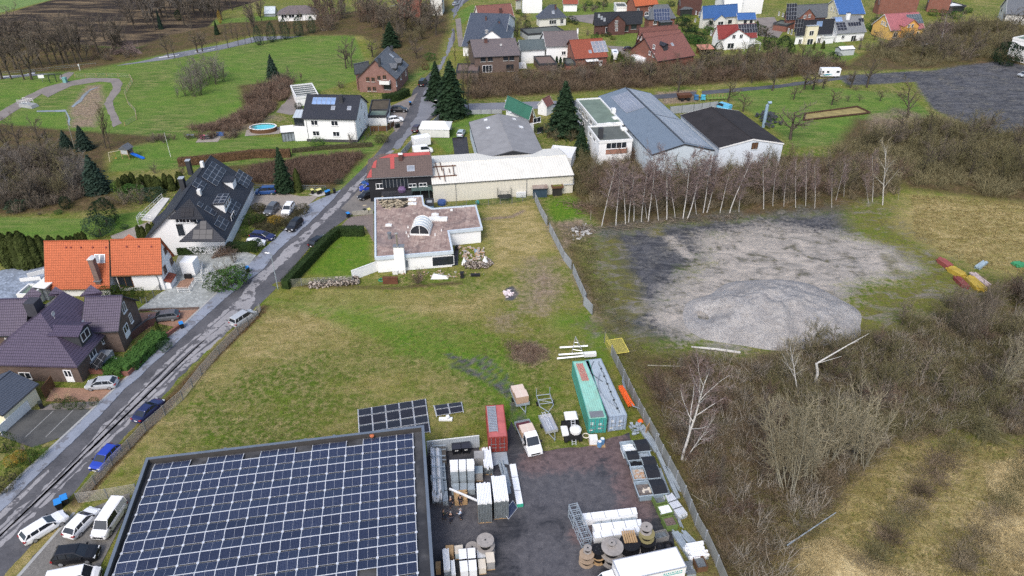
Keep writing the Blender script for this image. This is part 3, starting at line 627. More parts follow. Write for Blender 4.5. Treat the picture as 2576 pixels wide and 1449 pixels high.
# ------ the village street at the top
def H(*a,**k):return HS('house',*a,**k)
GE='houses of the village behind the bushes'
h=H('large house with long slate grey roof and white gable wing beside the street',A1(1940,435),A1(2335,445),3.5,10,A1(2095,124),roof=RS,wall=WW)
h.wing(A1(2225,320),11,-.6,5.2,9.3,wins=((A1(2175,298),1.0,1.2),));h.chimney('F',A1(2170,190));h.chimney('F',A1(2295,250),.6,.6,1.8)
h=H('brown brick house with grey brown tiles and glazed balcony door facing the bushes',A1(2055,540),A2(80,520),5.6,8.8,A1(2200,368),wall=BB,roof=R_GREYB)
h.wins('F',[A1(2142,560),A1(2210,556),A1(2356,550),A1(2412,548)],w=1.6,h=1.5,frame=FK);h.win('F',A1(2182,648),3.2,2.3,F_W,GLASS,2,sill=False);h.win('F',A1(2395,640),2.4,2.2,FK);h.chimney('F',A1(2168,400),1.0,.8,1.2);h.dish('F',A1(2310,448))
HS('shed','low flat roofed brown brick annex beside the brown brick house',A1(1885,668),A1(2100,668),2.8,None,A1(1990,596),typ='flat',wall=BB,roof=M('brown_felt',(.16,.115,.10),.9),ov=.1,cat='shed')
h=H('house with plain faded red roof behind the slate roofed house',A1(2110,215),A2(30,190),3.6,9,A1(2250,42),wall=WO,roof=RBR);h.chimney('F',A1(2308,120),.9,.8,1.5)
h=H('small white bungalow with steep blue grey hip roof',A2(252,178),A2(522,163),3.2,8.0,A2(370,42),typ='hip',hip=5.0,wall=WO,roof=RS);h.win('F',A2(385,208),3.0,1.7,F_W,GLASS,2);h.win('F',A2(470,200),1.4,2.0);h.skylight('F',A2(388,117));h.chimney('F',A2(410,75))
h=H('low white outbuilding with bright red roof on the lawn',A2(480,38),A2(624,38),3.2,5,A2(550,-12),wall=WW,roof=R_RED)
HS('garage','long low garage with grey flat roof behind the white grey roofed house',A2(150,318),A2(498,290),2.8,None,A2(330,248),typ='flat',wall=WGR,roof=RBT,ov=.1,cat='garage')
h=H('tall white house with plain grey brown roof and one window in its white wall',A2(318,440),A2(640,428),5.6,9.2,A2(470,292),wall=WW,roof=R_GREYB);h.win('F',A2(487,500),1.5,1.3);h.chimney('F',A2(618,300),.5,.5,1.2,WW)
h=H('white house part with dark green grey roof between two grey brown roofs',A2(78,474),A2(322,465),4.6,7,A2(200,373),wall=WW,roof=tile('green_grey_tiles',(.10,.125,.13)))
HS('garage','flat brown roofed brick garage behind three dark cypresses',A2(255,600),A2(425,592),2.8,None,A2(335,522),typ='flat',wall=BB,roof=M('brown_felt',(.16,.115,.10),.9),ov=.1,cat='garage')
HS('garage','small dark flat roofed garage against the red tiled house',A2(510,600),A2(602,598),2.6,None,A2(550,543),typ='flat',wall=BR_,roof=RBT,ov=.1,cat='garage')
h=H('red tiled brick house with twelve white framed solar panels on its roof',A2(592,557),A2(908,535),3.4,8,A2(730,366),wall=BR_,roof=R_RED)
h.win('F',A2(770,583),2.2,1.5);h.win('F',A2(836,590),1.2,2.1,kind='door');h.skylight('F',A2(737,488));h.pv('F',A2(825,442),4,3,1.22,1.5,PV_SKY,.1,F_W)
b_=MB();p_=h.wp('F',A2(748,557));b_.extr([(p_.x-2.2,h.ov,2.9),(p_.x+2.2,h.ov,2.9),(p_.x+2.2,h.ov-1.6,2.5),(p_.x-2.2,h.ov-1.6,2.5)],(0,0,.06));b_.build('awning',FW,h.e)
h=H('dark brick house with wide charcoal roof and glazed front gable',A2(775,240),A2(1230,222),3.6,8.2,A2(960,112),wall=B_DARK,roof=RA)
h.wing(A2(990,260),6.5,-1.5,4.6,7.6,wins=((A2(985,208),1.1,1.1),(A2(985,245),1.1,1.0),(A2(985,280),1.1,1.0)));h.wins('F',[A2(900,282)],w=1.6,h=2.2);h.wins('F',[A2(1075,270),A2(1150,250)],w=2.2,h=2.0,frame=FK)
for p in((820,150),(845,168),(872,185)):h.skylight('F',A2(*p),.8,1.3)
h=H('red brick house with steep grey hip roof carrying a block of solar panels',A2(1288,185),A2(1550,172),4,9,A2(1400,42),typ='hip',hip=3,wall=BR_,roof=RG);h.pv('F',A2(1412,138),6,3,1.1,1.5,PV_BLUE);h.wins('F',[A2(1350,215),A2(1270,130)],w=1.5,h=1.4);h.wing(A2(1460,205),5,-2.5,3.2,3.6,name='conservatory',wall=FK,flat=True)
h=H('brick house with bright orange roof at the top edge',A2(1165,62),A2(1382,38),4.5,8.5,A2(1280,-62),wall=BR_,roof=ROR);h.wins('F',[A2(1190,92),A2(1300,80)],w=1.2,h=1.3)
HS('garage','white garage block with dark flat roof beside the orange roofed house',A2(985,62),A2(1090,62),3.2,None,A2(1035,22),typ='flat',wall=WW,roof=RBT,ov=.1,cat='garage')
h=H('rearmost of three stepped brown red roofed brick row houses',A2(1205,430),A2(1570,400),3.2,9,A2(1370,247),wall=BR_,roof=RBR)
h.wins('L',[A2(1190,350),A2(1180,420)],w=1.1,h=1.3)
h=H('middle one of three stepped brown red roofed brick row houses',A2(1280,505),A2(1640,470),3.2,9,A2(1435,290),wall=BR_,roof=RBR);h.wins('L',[A2(1218,360),A2(1215,440),A2(1245,430)],w=1.1,h=1.3)
h=H('nearest of three stepped brown red roofed row houses with a dark roof window',A2(1372,578),A2(1732,522),3.2,9,A2(1505,322),wall=BR_,roof=RBR);h.wins('L',[A2(1340,440),A2(1300,500),A2(1335,520)],w=1.1,h=1.3);h.skylight('F',A2(1512,420));h.wing(A2(1460,380),1.6,3.0,7.0,7.8,5.0,'dormer',FD,RA)
h=H('white house with glossy blue roof and small central gable',A2(1800,178),A2(2132,152),4,8.5,A2(1945,48),wall=WO,roof=R_BLUE)
h.wing(A2(1965,205),5,-1.0,3.4,5.4,wins=((A2(1968,218),2.6,1.4),));h.wing(A2(1962,130),3.4,2.2,6.0,7.2,4.5,'dormer',wins=((A2(1962,128),1.2,1.0),));h.wins('F',[A2(1880,215),A2(2055,205)],w=1.8,h=1.5,frame=FK);h.wins('L',[A2(1738,120),A2(1768,130),A2(1730,190)],w=1,h=1.3)
h=H('low blue roofed annex on the right of the blue roofed white house',A2(2128,187),A2(2306,182),3,5.2,A2(2215,120),wall=WO,roof=R_BLUE);h.wins('F',[A2(2200,207),A2(2255,207)],w=1.2,h=1.6,frame=FK)
h=H('white house with dark red roof, wide front gable and white pergola',A2(1945,374),A2(2315,354),3.6,8,A2(2100,230),wall=WW,roof=R_DKRED)
h.wing(A2(2125,360),10,-.8,4.0,7.2,wins=((A2(2093,346),1.3,1.5),(A2(2162,343),1.3,1.5)));h.win('F',A2(2062,432),2.6,2.0,off=-1.2);h.wins('L',[A2(1880,310)],w=1.0,h=1.6);h.pv('F',A2(2225,268),7,2,1.02,1.6)
b_=MB();p_=h.wp('F',A2(2222,400))
for i in range(7):b_.box(p_.x-3+i,p_.x-2.85+i,h.ov-4,h.ov,2.5,2.62)
for i in(-3,3):b_.box(p_.x+i-.08,p_.x+i+.08,h.ov-4,h.ov-3.85,0,2.5)
b_.box(p_.x-3.1,p_.x+3.2,h.ov-4,h.ov-3.85,2.3,2.5);b_.build('pergola',FW,h.e)
h=H('red brick house with grey roof and brick front gable, solar panels on its left',A3(180,182),A3(560,162),4,9,A3(330,44),wall=BR_,roof=RG)
h.wing(A3(370,165),7,-.8,4.6,8,wins=((A3(348,158),1.1,1.3),(A3(392,150),1.1,1.3)));h.wins('L',[A3(105,128),A3(142,140)],w=1.0,h=1.4);h.pv('F',A3(220,110),4,4,1.1,1.5)
HS('garage','brick garage with flat roof below the grey roofed brick house',A3(50,215),A3(180,235),2.8,None,A3(120,185),typ='flat',wall=BR_,roof=RBT,ov=.1,cat='garage')
h=H('white house with charcoal roof and cream stair bay in the middle',A3(262,338),A3(610,318),3.2,8.5,A3(380,190),wall=WW,roof=RA)
h.wing(A3(412,330),4.6,-.9,6.6,7,flat=True,wall=W_CREAM,roof=R_ZINC,wins=((A3(410,312),1.8,1.8),(A3(395,395),2.4,2.2)));h.wins('F',[A3(300,397),A3(480,385)],w=1.3,h=2.2,sill=False);h.wins('L',[A3(225,300),A3(195,290)],w=.9,h=1.8);h.pv('F',A3(290,240),3,3,1.1,1.5);h.pv('F',A3(485,225),2,1,1.2,1.9,PV_THERM)
HS('carport','white carport with green flat roof on the end of the white house',A3(540,345),A3(635,335),2.8,None,A3(585,305),typ='flat',wall=WW,roof=RGB_,ov=.2,cat='carport')
h=H('cream house under a steep bright blue roof',A3(668,135),A3(922,130),4.4,9,A3(785,-12),wall=W_CREAM,roof=R_BLUE);h.wins('L',[A3(600,80),A3(625,90),A3(655,100)],w=.9,h=1.5)
h=H('white house with pale grey roof carrying several blocks of dark panels',A3(652,320),A3(930,300),3.2,8.2,A3(775,150),wall=WW,roof=tile('pale_grey_tiles',(.20,.21,.22)))
h.pv('F',A3(692,250),3,3,1.3,1.1);h.pv('F',A3(815,228),5,1,1.1,1.6);h.pv('F',A3(878,190),2,1,1.1,1.6);h.pv('F',A3(665,185),3,1,1.0,1.9,PV_THERM);h.chimney('F',A3(750,175),1.3,.9,2.0,WW);h.win('F',A3(707,350),1.4,1.3);h.win('F',A3(805,362),2.2,2.2,sill=False);h.wins('L',[A3(580,260),A3(550,235)],w=.8,h=1.6)
h=H('yellow ochre house with faded pink roof and orange gable',A3(1160,290),A3(1482,268),3.6,8.5,A3(1280,122),wall=W_YELLOW,roof=R_PINK)
h.wing(A3(1345,290),6.2,-1.2,5.2,7.6,wall=wall_('orange_render',(.68,.36,.10)),wins=((A3(1330,245),1.0,1.3),(A3(1362,242),1.0,1.3),(A3(1308,335),1.0,2.0),(A3(1338,335),1.0,2.0)));h.wins('L',[A3(1078,212),A3(1098,222),A3(1120,232)],w=.8,h=1.3);h.wins('F',[A3(1200,330),A3(1400,322)],w=1.8,h=1.9);h.pv('F',A3(1385,180),6,3,1.05,1.4,sMT('teal_cells',(.06,.085,.095),(.075,.10,.11),(.14,.16,.17)))
H('brick house with grey brown roof behind the yellow house',A3(1005,25),A3(1380,22),4,8,A3(1180,-60),wall=BR_,roof=R_GREYB).wins('F',[A3(1225,50),A3(1300,45)],w=1.6,h=1.5)
h=HS('barn','large grey roofed barn with pale gable at the right edge',A3(2245,130),A3(2760,165),4.2,9.5,A3(2340,-25),wall=WO,roof=RG,cat='barn');h.win('L',A3(2205,95),1.2,1.4,FK)
h=HS('school_building','white two storey flat roofed block at the right edge of the dark car park',A3(2312,352),A3(2700,432),7.5,None,None,11,typ='flat',wall=WW,roof=RGB_,ov=.1,cat='building',base=(1.6,BB))
for x in(2340,2395,2450,2510):h.win('F',A3(x,440+(x-2340)*.22),1.8,1.5)
for x in(2300,2330,2365,2398,2430,2465):h.win('F',A3(x,548+(x-2300)*.25),.9,1.1,mull=0)
H('dark brown house with grey roof at the top edge beside a carport',A2(1560,42),A2(1770,32),4.2,8,A2(1660,-45),wall=B_DARK,roof=RG).win('F',A2(1580,75),1.2,1.3)
HS('carport','open carport with grey hip roof in front of the dark brown house',A2(1585,92),A2(1712,85),2.6,3.8,A2(1645,60),typ='hip',hip=2,wall=FK,roof=RG,cat='carport')
h=H('white house with grey roof and tall windows at the top edge',A2(2105,20),A2(2352,5),5,9,A2(2230,-75),wall=WW,roof=RG);h.wins('F',[A2(2148,58),A2(2225,62),A2(2300,45)],w=1.6,h=2.2)
H('white walled house cut by the top edge left of the red roofed outbuilding',A2(85,-12),A2(285,-15),5.4,9,A2(190,-90),wall=WW,roof=RS).wins('F',[A2(130,30),A2(230,35)],w=1.8,h=1.6)
H('white walled house at the top edge above the blue roofed house',A2(1915,-8),A2(2100,-12),5,9,A2(2000,-80),wall=WW,roof=RS)
H('red brick house at the top edge right of the grey brown roof',A3(1500,-5),A3(1720,10),4,8,A3(1600,-80),wall=BR_,roof=RS).wins('F',[A3(1640,20)],w=1.4,h=1.4)
HS('carport','white flat roofed carport beside the top right brick house',A3(1700,60),A3(1875,50),2.6,None,A3(1780,15),typ='flat',wall=FK,roof=FW,ov=.3,cat='carport')
h=HS('bungalow','grey hip roofed white bungalow among the trees beyond the meadow',A1(192,137),A1(585,125),3,5.6,A1(380,50),typ='hip',hip=5,wall=WW,roof=R_GREYB,cat='house');h.wins('F',[A1(265,152),A1(335,150),A1(410,148)],w=2.4,h=1.6)
h=HS('greenhouse','round ribbed greenhouse left of the bungalow',A1(75,130),A1(180,128),1.2,3.6,None,6,wall=GL_,roof=M('greenhouse_panes',(.45,.50,.52),.3),ov=.02,cat='greenhouse')
h=H('tall brick house half hidden behind the bare trees at the top',A1(1335,8),A1(1565,4),6.5,11,A1(1450,-95),wall=BR_,roof=R_RED);h.wins('F',[A1(1402,92),A1(1480,88),A1(1410,35),A1(1480,32)],w=1.6,h=1.7)
H('white house at the top edge behind the bare trees, beside the street',A1(1662,-8),A1(1780,-8),5,9,A1(1720,-80),wall=WO,roof=RS)
h=H('house with red roof cut by the left end of the village row',A1(2450,5),A2(95,-5),4,8,A2(20,-85),wall=WO,roof=R_RED)
# ------ houses of the middle distance
k7=lambda x,y:sz(1130,400,x,y,7.245)
h=H('white two storey house with anthracite roof, five blue solar collectors and dark glazed bay',A1(428,1118),A1(945,1128),6.2,10.2,A1(735,895),wall=WW,roof=RA,base=(.7,W_BASE),fascia=FD)
h.wins('F',[k7(710,575),k7(1280,590),k7(760,875),k7(1330,890)],w=1.75,h=1.3);h.wins('R',[k7(1990,495),k7(2125,345),k7(2030,780),k7(2165,640)],w=1.1,h=1.3);h.win('R',A1(992,1000),.9,1.6)
h.pv('F',A1(642,955),5,1,1.15,2.3,PV_THERM,.05,ALU);h.skylight('F',A1(728,1020));h.skylight('F',A1(880,1022));h.chimney('F',A1(808,965),.8,.7,1.8,FD)
for px,top in((A1(470,1130),0),(A1(930,1140),0)):
 p_=h.wp('F',px);tU('downpipe',GU,h.e)([(p_.x,h.ov-.08,0),(p_.x,h.ov-.08,h.he-.2)],.05,6)
c_=h.block('bay',A1(352,1212),A1(470,1207),3.4,3.4,WW)
p0,p1=h.loc(G(A1(345,1112),5.6)),h.loc(G(A1(458,1112),5.6));b_=MB();x0,x1,y0=p0.x+.2,.45,p0.y+.3
b_.box(x0,x1,y0,y0+3.2,3.4,5.5);o_=b_.build('glazed_bay',GLASS,h.e);b_=MB()
for i in range(4):b_.box(x0+(x1-x0)*i/3-.06,x0+(x1-x0)*i/3+.06,y0-.05,y0+.02,3.4,5.5)
for z in(3.4,4.2,5.4):b_.box(x0-.05,x1,y0-.05,y0+.02,z,z+.12)
b_.build('bay_frame',FK,o_);eX('bay_roof',corr('pale_glass_roof',(.42,.47,.52),.8),o_)([(x0-.2,y0-.3,5.6),(x1,y0-.3,5.6),(x1,y0+3.3,6.5),(x0-.2,y0+3.3,6.5)],(0,0,.1))
h=HS('conservatory','dark framed glass lean-to with white roof on the left of the white house',A1(232,1252),A1(360,1240),2.5,3.1,A1(300,1182),typ='shed',wall=GL_,roof=FW,ov=.15,cat='conservatory')
b_=MB()
for i in range(5):b_.box(.1+(h.L-.25)*i/4,.18+(h.L-.25)*i/4,.08,.2,0,2.3)
b_.build('frame',FK,h.e)
HS('garage','grey felted garage between the white house and the parked white crossover',A1(1050,1088),A1(1228,1088),2.9,None,A1(1150,1030),typ='flat',wall=WW,roof=RGB_,ov=.1,fascia=FD,cat='garage').win('R',A1(1232,1110),1.0,2.0,kind='door')
HS('garage','wide garage with dark mossy brown roof behind the hedge drive',A1(1065,1035),A1(1250,1030),2.9,None,A1(1175,936),typ='flat',wall=WO,roof=M('mossy_brown_felt',(.085,.07,.05),.95,.35,.6),ov=.1,fascia=FD,cat='garage')
h=HS('garage_block','long white flat roofed garage row with pale roof seams',A1(375,915),A1(592,890),2.8,None,A1(665,766),typ='flat',wall=WW,roof=RBT,ov=.1,cat='garage')
for i in range(1,6):
 bX('roof_seam',FW,h.e)(.3,h.L-.3,h.W*i/6-.06,h.W*i/6+.06,h.he-.35,h.he-.22)
h=H('red brick house with grey slate roof, brick balcony and ivy by the street',A1(1325,748),A1(1442,612),4.4,10,A1(1165,518),wall=B_PINK,roof=RG)
h.wins('L',[A1(1055,748),A1(1105,750),A1(1068,838),A1(1117,838),A1(1212,728),A1(1160,735)],w=1.1,h=1.35,frame=FB);h.wins('L',[A1(1240,815)],w=2.2,h=2.0,frame=FK)
h.wing(A1(1330,670),2.6,1.2,6.6,7.6,5.0,'dormer',FD,RG,wins=((A1(1325,680),1.2,1.0),));h.wing(A1(1375,625),2.6,1.2,6.6,7.6,5.0,'dormer',FD,RG,wins=((A1(1375,635),1.2,1.0),))
h.skylight('F',A1(1278,525),.9,1.6);h.chimney('F',A1(1165,600),.7,.7,1.6,FD);h.chimney('F',A1(1283,480),.7,.7,1.4,FD);h.wins('F',[A1(1365,730),A1(1412,690),A1(1325,790)],w=1.0,h=1.4)
p_=h.wp('L',A1(1225,775));b_=MB();b_.box(-1.6+h.ov,h.ov,p_.y-1.5,p_.y+1.6,3.0,3.15);b_.box(-1.6+h.ov,-1.5+h.ov,p_.y-1.5,p_.y+1.6,3.15,4.1);b_.box(-1.5+h.ov,h.ov,p_.y-1.5,p_.y-1.4,3.15,4.1);b_.build('balcony',FW,h.e)
h2=H('brick cross wing with small grey roof on the left of the slate roofed brick house',A1(935,700),A1(1075,670),5,8,A1(1000,588),wall=B_PINK,roof=RG)
v=B0
h=HS('villa','large black roofed villa covered with dark solar panels, white walls and two hung gables',v(2125,935),v(2395,400),3.0,9.6,v(1860,330),wall=WW,roof=RA,fascia=FD,cat='house')
h.pv('F',v(2020,312),4,3,2.0,1.05);h.pv('F',v(1878,415),2,2,1.75,1.05)
h.pv('F',v(2290,360),3,3,1.8,1.05);h.pv('F',v(2090,780),2,2,1.9,1.05);h.pv('F',v(2200,630),3,2,1.7,1.05);h.pv('F',v(1985,665),1,2,1.9,1.05);h.pv('F',v(1885,605),1,1,1.5,.9)
def lq(px,off):return h.wp('L',px,-off)
def slabw(name,pts,mat,th=.18):
 n_=(pts[1]-pts[0]).cross(pts[2]-pts[0]);pts=pts if n_.z>0 else pts[::-1];b=MB();b.extr(pts,V3((0,0,-th)));return b.build(name,mat,h.e)
slabw('hung_gable',[lq(v(1787,545),.15),lq(v(1585,735),1.0),lq(v(1925,735),1.0)],RA);slabw('front_roof',[lq(v(1922,735),.5),lq(v(1690,948),3.4),lq(v(2130,945),3.4)],RA)
def facew(q4,nx,ny):
 a,b,c,d=q4;n=(b-a).cross(d-a).normalized();n=n if n.z>0 else-n
 for i in range(nx):
  for j in range(ny):
   P=lambda u,w:(a*(1-u)+b*u)*(1-w)+(d*(1-u)+c*u)*w
   e=.02;c4=[P((i+e)/nx,(j+e)/ny),P((i+1-e)/nx,(j+e)/ny),P((i+1-e)/nx,(j+1-e)/ny),P((i+e)/nx,(j+1-e)/ny)]
   eX('solar_panel',PVD,h.e)([x+n*.08 for x in c4],n*.05,0)
facew([lq(v(1712,632),.5),lq(v(1832,634),.5),lq(v(1825,715),.92),lq(v(1702,715),.92)],3,2);facew([lq(v(1828,838),1.95),lq(v(2010,838),1.95),lq(v(2005,930),3.15),lq(v(1815,930),3.15)],3,2);facew([lq(v(1890,758),.8),lq(v(1950,758),.8),lq(v(1950,835),1.85),lq(v(1885,835),1.85)],1,2)
h.wins('L',[v(1690,752),v(1755,752),v(1825,752)],w=1.3,h=.9);h.win('L',v(1705,840),1.4,2.6,F_W,GLASS,0,sill=False)
for px,w_d,yf,ze,z0,nx in((v(2085,590),4.6,1.6,6.3,3.6,3),(v(2165,400),2.6,2.2,6.6,4.6,0)):
 xc=h.rp('F',px).x;h.wing(None,w_d,yf,ze,ze+.5,z0,'dormer',WW,RA,flat=True,xc=xc)
 for i in range(nx):
  for j in range(2):m=MB();m.box(-.68,.68,-.5,.5,0,.05,0);m.box(-.63,.63,-.45,.45,.051,.056,1);m.build('solar_panel',[ALU,PVD],h.e,(xc+(i-1)*1.42,yf+.45+j*1.08,ze+.2))
for i in range(3):f,g,sl=wME(1.2,1.0,F_W,GLASS,0,'window');fo=put('window',f,h.e,(h.rp('F',v(2085,590)).x+(i-1)*1.4,1.58,5.5));put('pane',g,fo)
h.win('F',v(2200,730),2.6,2.0);h.win('R',v(2340,460),2.4,2.2,F_W,GL_)
h.chimney('B',v(1795,285),1.1,.9,2.6,FD,R_ZINC);h.chimney('B',v(1735,455),1.1,.9,2.4,FD,R_ZINC)
for px in((1912,215),(1885,480)):
 p_=h.rp('F',v(px[0],px[1]+28));bX('roof_vent',FW,h.e,p_)(-.4,.4,-.3,.3,-.1,1.1)
h.slab('side_roof',[(v(1760,470),6.2),(v(1800,520),6.4),(v(1500,830),3.2),(v(1430,760),3.2)],RA);h.slab('terrace',[(v(1600,540),3.2),(v(1530,535),3.2),(v(1330,740),3.2),(v(1440,755),3.2)],M('terrace_slab',(.55,.54,.5),.8),.25)
o_=h.slab('strip_dormer',[(v(1790,510),5.9),(v(1770,495),6.1),(v(1480,790),4.6),(v(1510,800),4.4)],WW,1.1)
b_=MB()
for a_,c__ in(((1335,735),(1440,750)),((1535,540),(1335,735)),((1335,715),(1300,760)),((1300,760),(1310,800))):
 A_,B_=h.loc(G(v(*a_),3.3)),h.loc(G(v(*c__),3.3))
 for z in(.5,1.0):b_.tube([A_+V3((0,0,z)),B_+V3((0,0,z))],.04,5)
 for i in range(6):p_=A_.lerp(B_,i/5);b_.tube([p_,p_+V3((0,0,1))],.03,5)
b_.build('balcony_rail',FW,h.e)
h=H('white house with bright orange tiled roof, tall brick chimney and twin roof windows',v(1052,1272),v(1527,1258),3.4,8.6,v(1340,925),wall=WW,roof=ROR,fascia=FB)
h.wins('R',[v(1555,1215),v(1618,1140)],w=1.2,h=1.5,frame=FB);h.win('R',v(1558,1035),1.0,1.2,FB);h.win('R',v(1668,1290),1.8,2.0,FW,FW,0,'door');h.win('F',v(1185,1330),2.4,2.2,FB,GLASS,1,sill=False)
for i,x in enumerate((1195,1310,1430)):b_=MB();b_.box(-.12,.12,-.1,.2,0,.14);h.onroof('vent_tile',b_.mesh('vent_tile',R_DKRED),'F',h.rp('F',v(x,1000)))
b_=MB();p_=h.wp('R',v(1600,1370));b_.extr([(h.L-h.ov,.6,1.7),(h.L-h.ov,3.4,1.7),(h.L-h.ov+1.2,3.4,1.2),(h.L-h.ov+1.2,.6,1.2)],(0,0,.1));b_.build('porch_roof',R_RED,h.e)
bX('porch',WW,h.e)(h.L-h.ov,h.L-h.ov+1.0,.7,3.3,0,1.15);h.block('side_wing',v(1690,1148),v(1812,1150),2.7,2.4,WW)
p_=h.wp('F',v(1470,1270));tU('downpipe',GU,h.e)([(p_.x,h.ov-.3,h.he-.1),(p_.x+.2,h.ov-.08,h.he-.8),(p_.x+.2,h.ov-.08,0)],.06,6)
h2=H('lower left part of the orange tiled house reaching almost to the ground',v(425,1402),v(1035,1392),1.7,8.62,v(850,942),wall=WW,roof=ROR,fascia=FB)
h2.skylight('F',v(920,1112),1.0,1.5);h2.skylight('F',v(965,1112),1.0,1.5)
p_=h2.rp('F',v(932,1312));o_=bX('chimney',brick('chimney_brick',(.20,.13,.11),(.25,.22,.2)),h2.e,p_)(-.42,.42,-.5,.5,-.6,4.2);eX('chimney_cap',FW,o_)([(-.55,-.6,4.2),(.55,-.6,4.2),(0,-.6,4.55)],(0,1.2,0));bX('flashing',GU,o_)(-.6,.6,-.75,.6,.0,.12)
for x in(625,670,765,875,1000):b_=MB();b_.box(-.12,.12,-.1,.2,0,.14);h2.onroof('vent_tile',b_.mesh('vent_tile',R_DKRED),'F',h2.rp('F',v(x,1008)))
h.slab('rear_gable',[(v(1215,880),9.0),(v(1150,932),8.5),(v(1290,925),8.5)],ROR)
u=C0
h=H('brown brick house with glossy purple tiled hip roof, dormer and white front door',u(727,803),u(1120,352),3.3,8.2,u(478,205),wall=BB,roof=RPU,hip=6.0,hip2=0.01,ov=.5)
h.win('L',u(240,886),1.7,1.2);h.win('L',u(655,898),1.15,2.15,F_W,GLASS,1,'door');h.win('F',u(870,672),1.6,1.5);h.win('F',u(972,545),1.0,1.2)
h.wing(u(802,500),2.9,1.0,6.2,6.9,3.6,'dormer',FD,RPU,wins=((u(802,500),2.0,1.4),),flat=False);h.dish('F',u(520,350));h.skylight('F',u(815,388),.9,1.2)
p_=h.rp('F',u(430,170));bX('chimney',M('slate_hung_chimney',(.05,.05,.06),.7),h.e,p_+V3((0,2.2,0)))(-.9,.9,-.8,.8,-2.5,-.2)
p_=h.wp('F',u(940,810));bX('glass_porch',GL_,h.e)(p_.x-1.6,p_.x+1.6,h.ov-1.8,h.ov,0,1.5)
h.slab('porch_panel',[(u(955,660),3.0),(u(1010,700),3.0),(u(915,838),1.5),(u(848,795),1.5)],sMT('porch_cells',(.012,.013,.016),(.016,.017,.02),(.2,.21,.23),1.0,.03,.4),.05)
h2=H('right wing of the purple tiled house with brick gable and white side door',u(760,480),u(1118,466),4.2,7.8,u(980,138),wall=BB,roof=RPU);h2.win('R',u(1165,245),1.3,1.6);h2.win('R',u(1232,345),.8,1.6);h2.win('R',u(1185,440),1.6,2.1,F_W,GLASS,1,'door',z=2.3)
h3=H('left wing of the purple tiled house cut by the picture edge',u(-300,520),u(235,505),3.8,7.8,u(90,163),wall=BB,roof=RPU);h3.win('F',u(100,560),1.4,1.2)
for P_ in(((205,158),(302,55),(388,108),(366,160)),((455,125),(520,45),(628,108),(600,130)),((755,132),(855,30),(966,100),(935,130))):h.slab('rear_roof',[(u(*p),z)for p,z in zip(P_,(7.0,8.3,7.6,6.9))],RPU)
def wrun(name,label,pts,hgt,th,mat,cat='wall',group=None,z=0.0,cap=None,cz=None):
 """free-standing wall along ground points given in pixels"""
 w=[G(p,z)if not isinstance(p,Vector)else p for p in pts];b=MB();e=thing(name,label,cat,(w[0].x,w[0].y,0),0,group)
 Lf,Rt=[],[]
 for i,p in enumerate(w):
  d=(w[min(i+1,len(w)-1)]-w[max(i-1,0)]);d.z=0;d.normalize();n=V3((-d.y,d.x,0))*th/2;pp=V3((p.x,p.y,0))-V3((w[0].x,w[0].y,0));Lf.append(pp+n);Rt.append(pp-n)
 rings=[[Rt[i],Lf[i],Lf[i]+V3((0,0,hgt)),Rt[i]+V3((0,0,hgt))]for i in range(len(w))]
 b.loft(rings);b.build('wall',mat,e)
 if cap:
  lO('coping',cap,e)([[r[3]+(r[3]-r[2])*.15,r[2]+(r[2]-r[3])*.15,r[2]+(r[2]-r[3])*.15+V3((0,0,.08)),r[3]+(r[3]-r[2])*.15+V3((0,0,.08))]for r in rings])
 return e
wrun('retaining_wall','curved dark brick retaining wall below the side terrace',[u(1130,555),u(1230,560),u(1330,480),u(1400,425),u(1480,400)],1.3,.3,B_DARK,cap=W_BASE)
wrun('garden_wall','long red brick bed wall along the pavement in front of the brick house',[u(840,865),u(1000,870),u(1220,890),u(1310,800),u(1420,680),u(1560,540),u(1700,440)],.7,.3,BR_,cap=BR_)
wrun('garden_wall','low slab wall beside the grey estate car drive',[u(1320,280),u(1500,268),u(1700,265),u(1880,258)],.35,.25,BB)
h=HS('garage','cream double garage with slate blue tiled roof and wide white door',u(20,1262),u(362,962),2.7,4.4,None,7.5,wall=wall_('cream_garage',(.74,.68,.50)),roof=RS,cat='garage',fascia=FD)
h.win('F',u(145,1300),5.2,2.2,F_W,FW,0,sill=False)
HS('garden_shed','orange roofed shed at the left edge behind the cream garage',u(-60,975),u(70,972),2.2,None,u(20,885),typ='flat',wall=WD,roof=ROR,ov=.2,cat='shed',fascia=FB)
wrun('board_fence','solid brown timber fence panel beside the red paved drive',[u(430,1100),u(520,985)],1.9,.1,WD,'fence')
HS('canopy','white sloping canopy on the left of the orange roof',v(300,1380),v(420,1395),2.6,3.0,v(480,1190),typ='shed',wall=GL_,roof=FW,ov=.3,cat='canopy')
HS('garden_shed','flat grey green roofed outbuilding beside the white canopy',v(150,1445),v(310,1450),2.5,None,v(260,1345),typ='flat',wall=WO,roof=RGB_,ov=.1,cat='shed')
w_=B1
h=H('black boarded house with faded brown and red roof by the bend of the street',w_(1037,355),w_(1668,324),5.6,8.8,w_(1430,112),wall=W_BLACK,roof=tile('worn_brown_sheet',(.115,.085,.075),None,.5,.6,.8),hip=3.2,hip2=.01,fascia=FW)
h.win('F',w_(1165,426),1.5,1.2);h.wins('F',[w_(1475,420),w_(1575,413)],w=1.7,h=.8);h.skylight('F',w_(1460,262),1.6,1.5,GL_);h.chimney('F',w_(1365,175),.8,.8,1.2,B_DARK,FW)
def rPT(hh,pts,mat,n='roof_patch'):
 p=[hh.rp('F',x)for x in pts];eX(n,mat,hh.e)([x+V3((0,0,.02))for x in p],V3((0,0,.03)))
m_rr=M('raw_red_sheet',(.36,.075,.07),.7,.2,1)
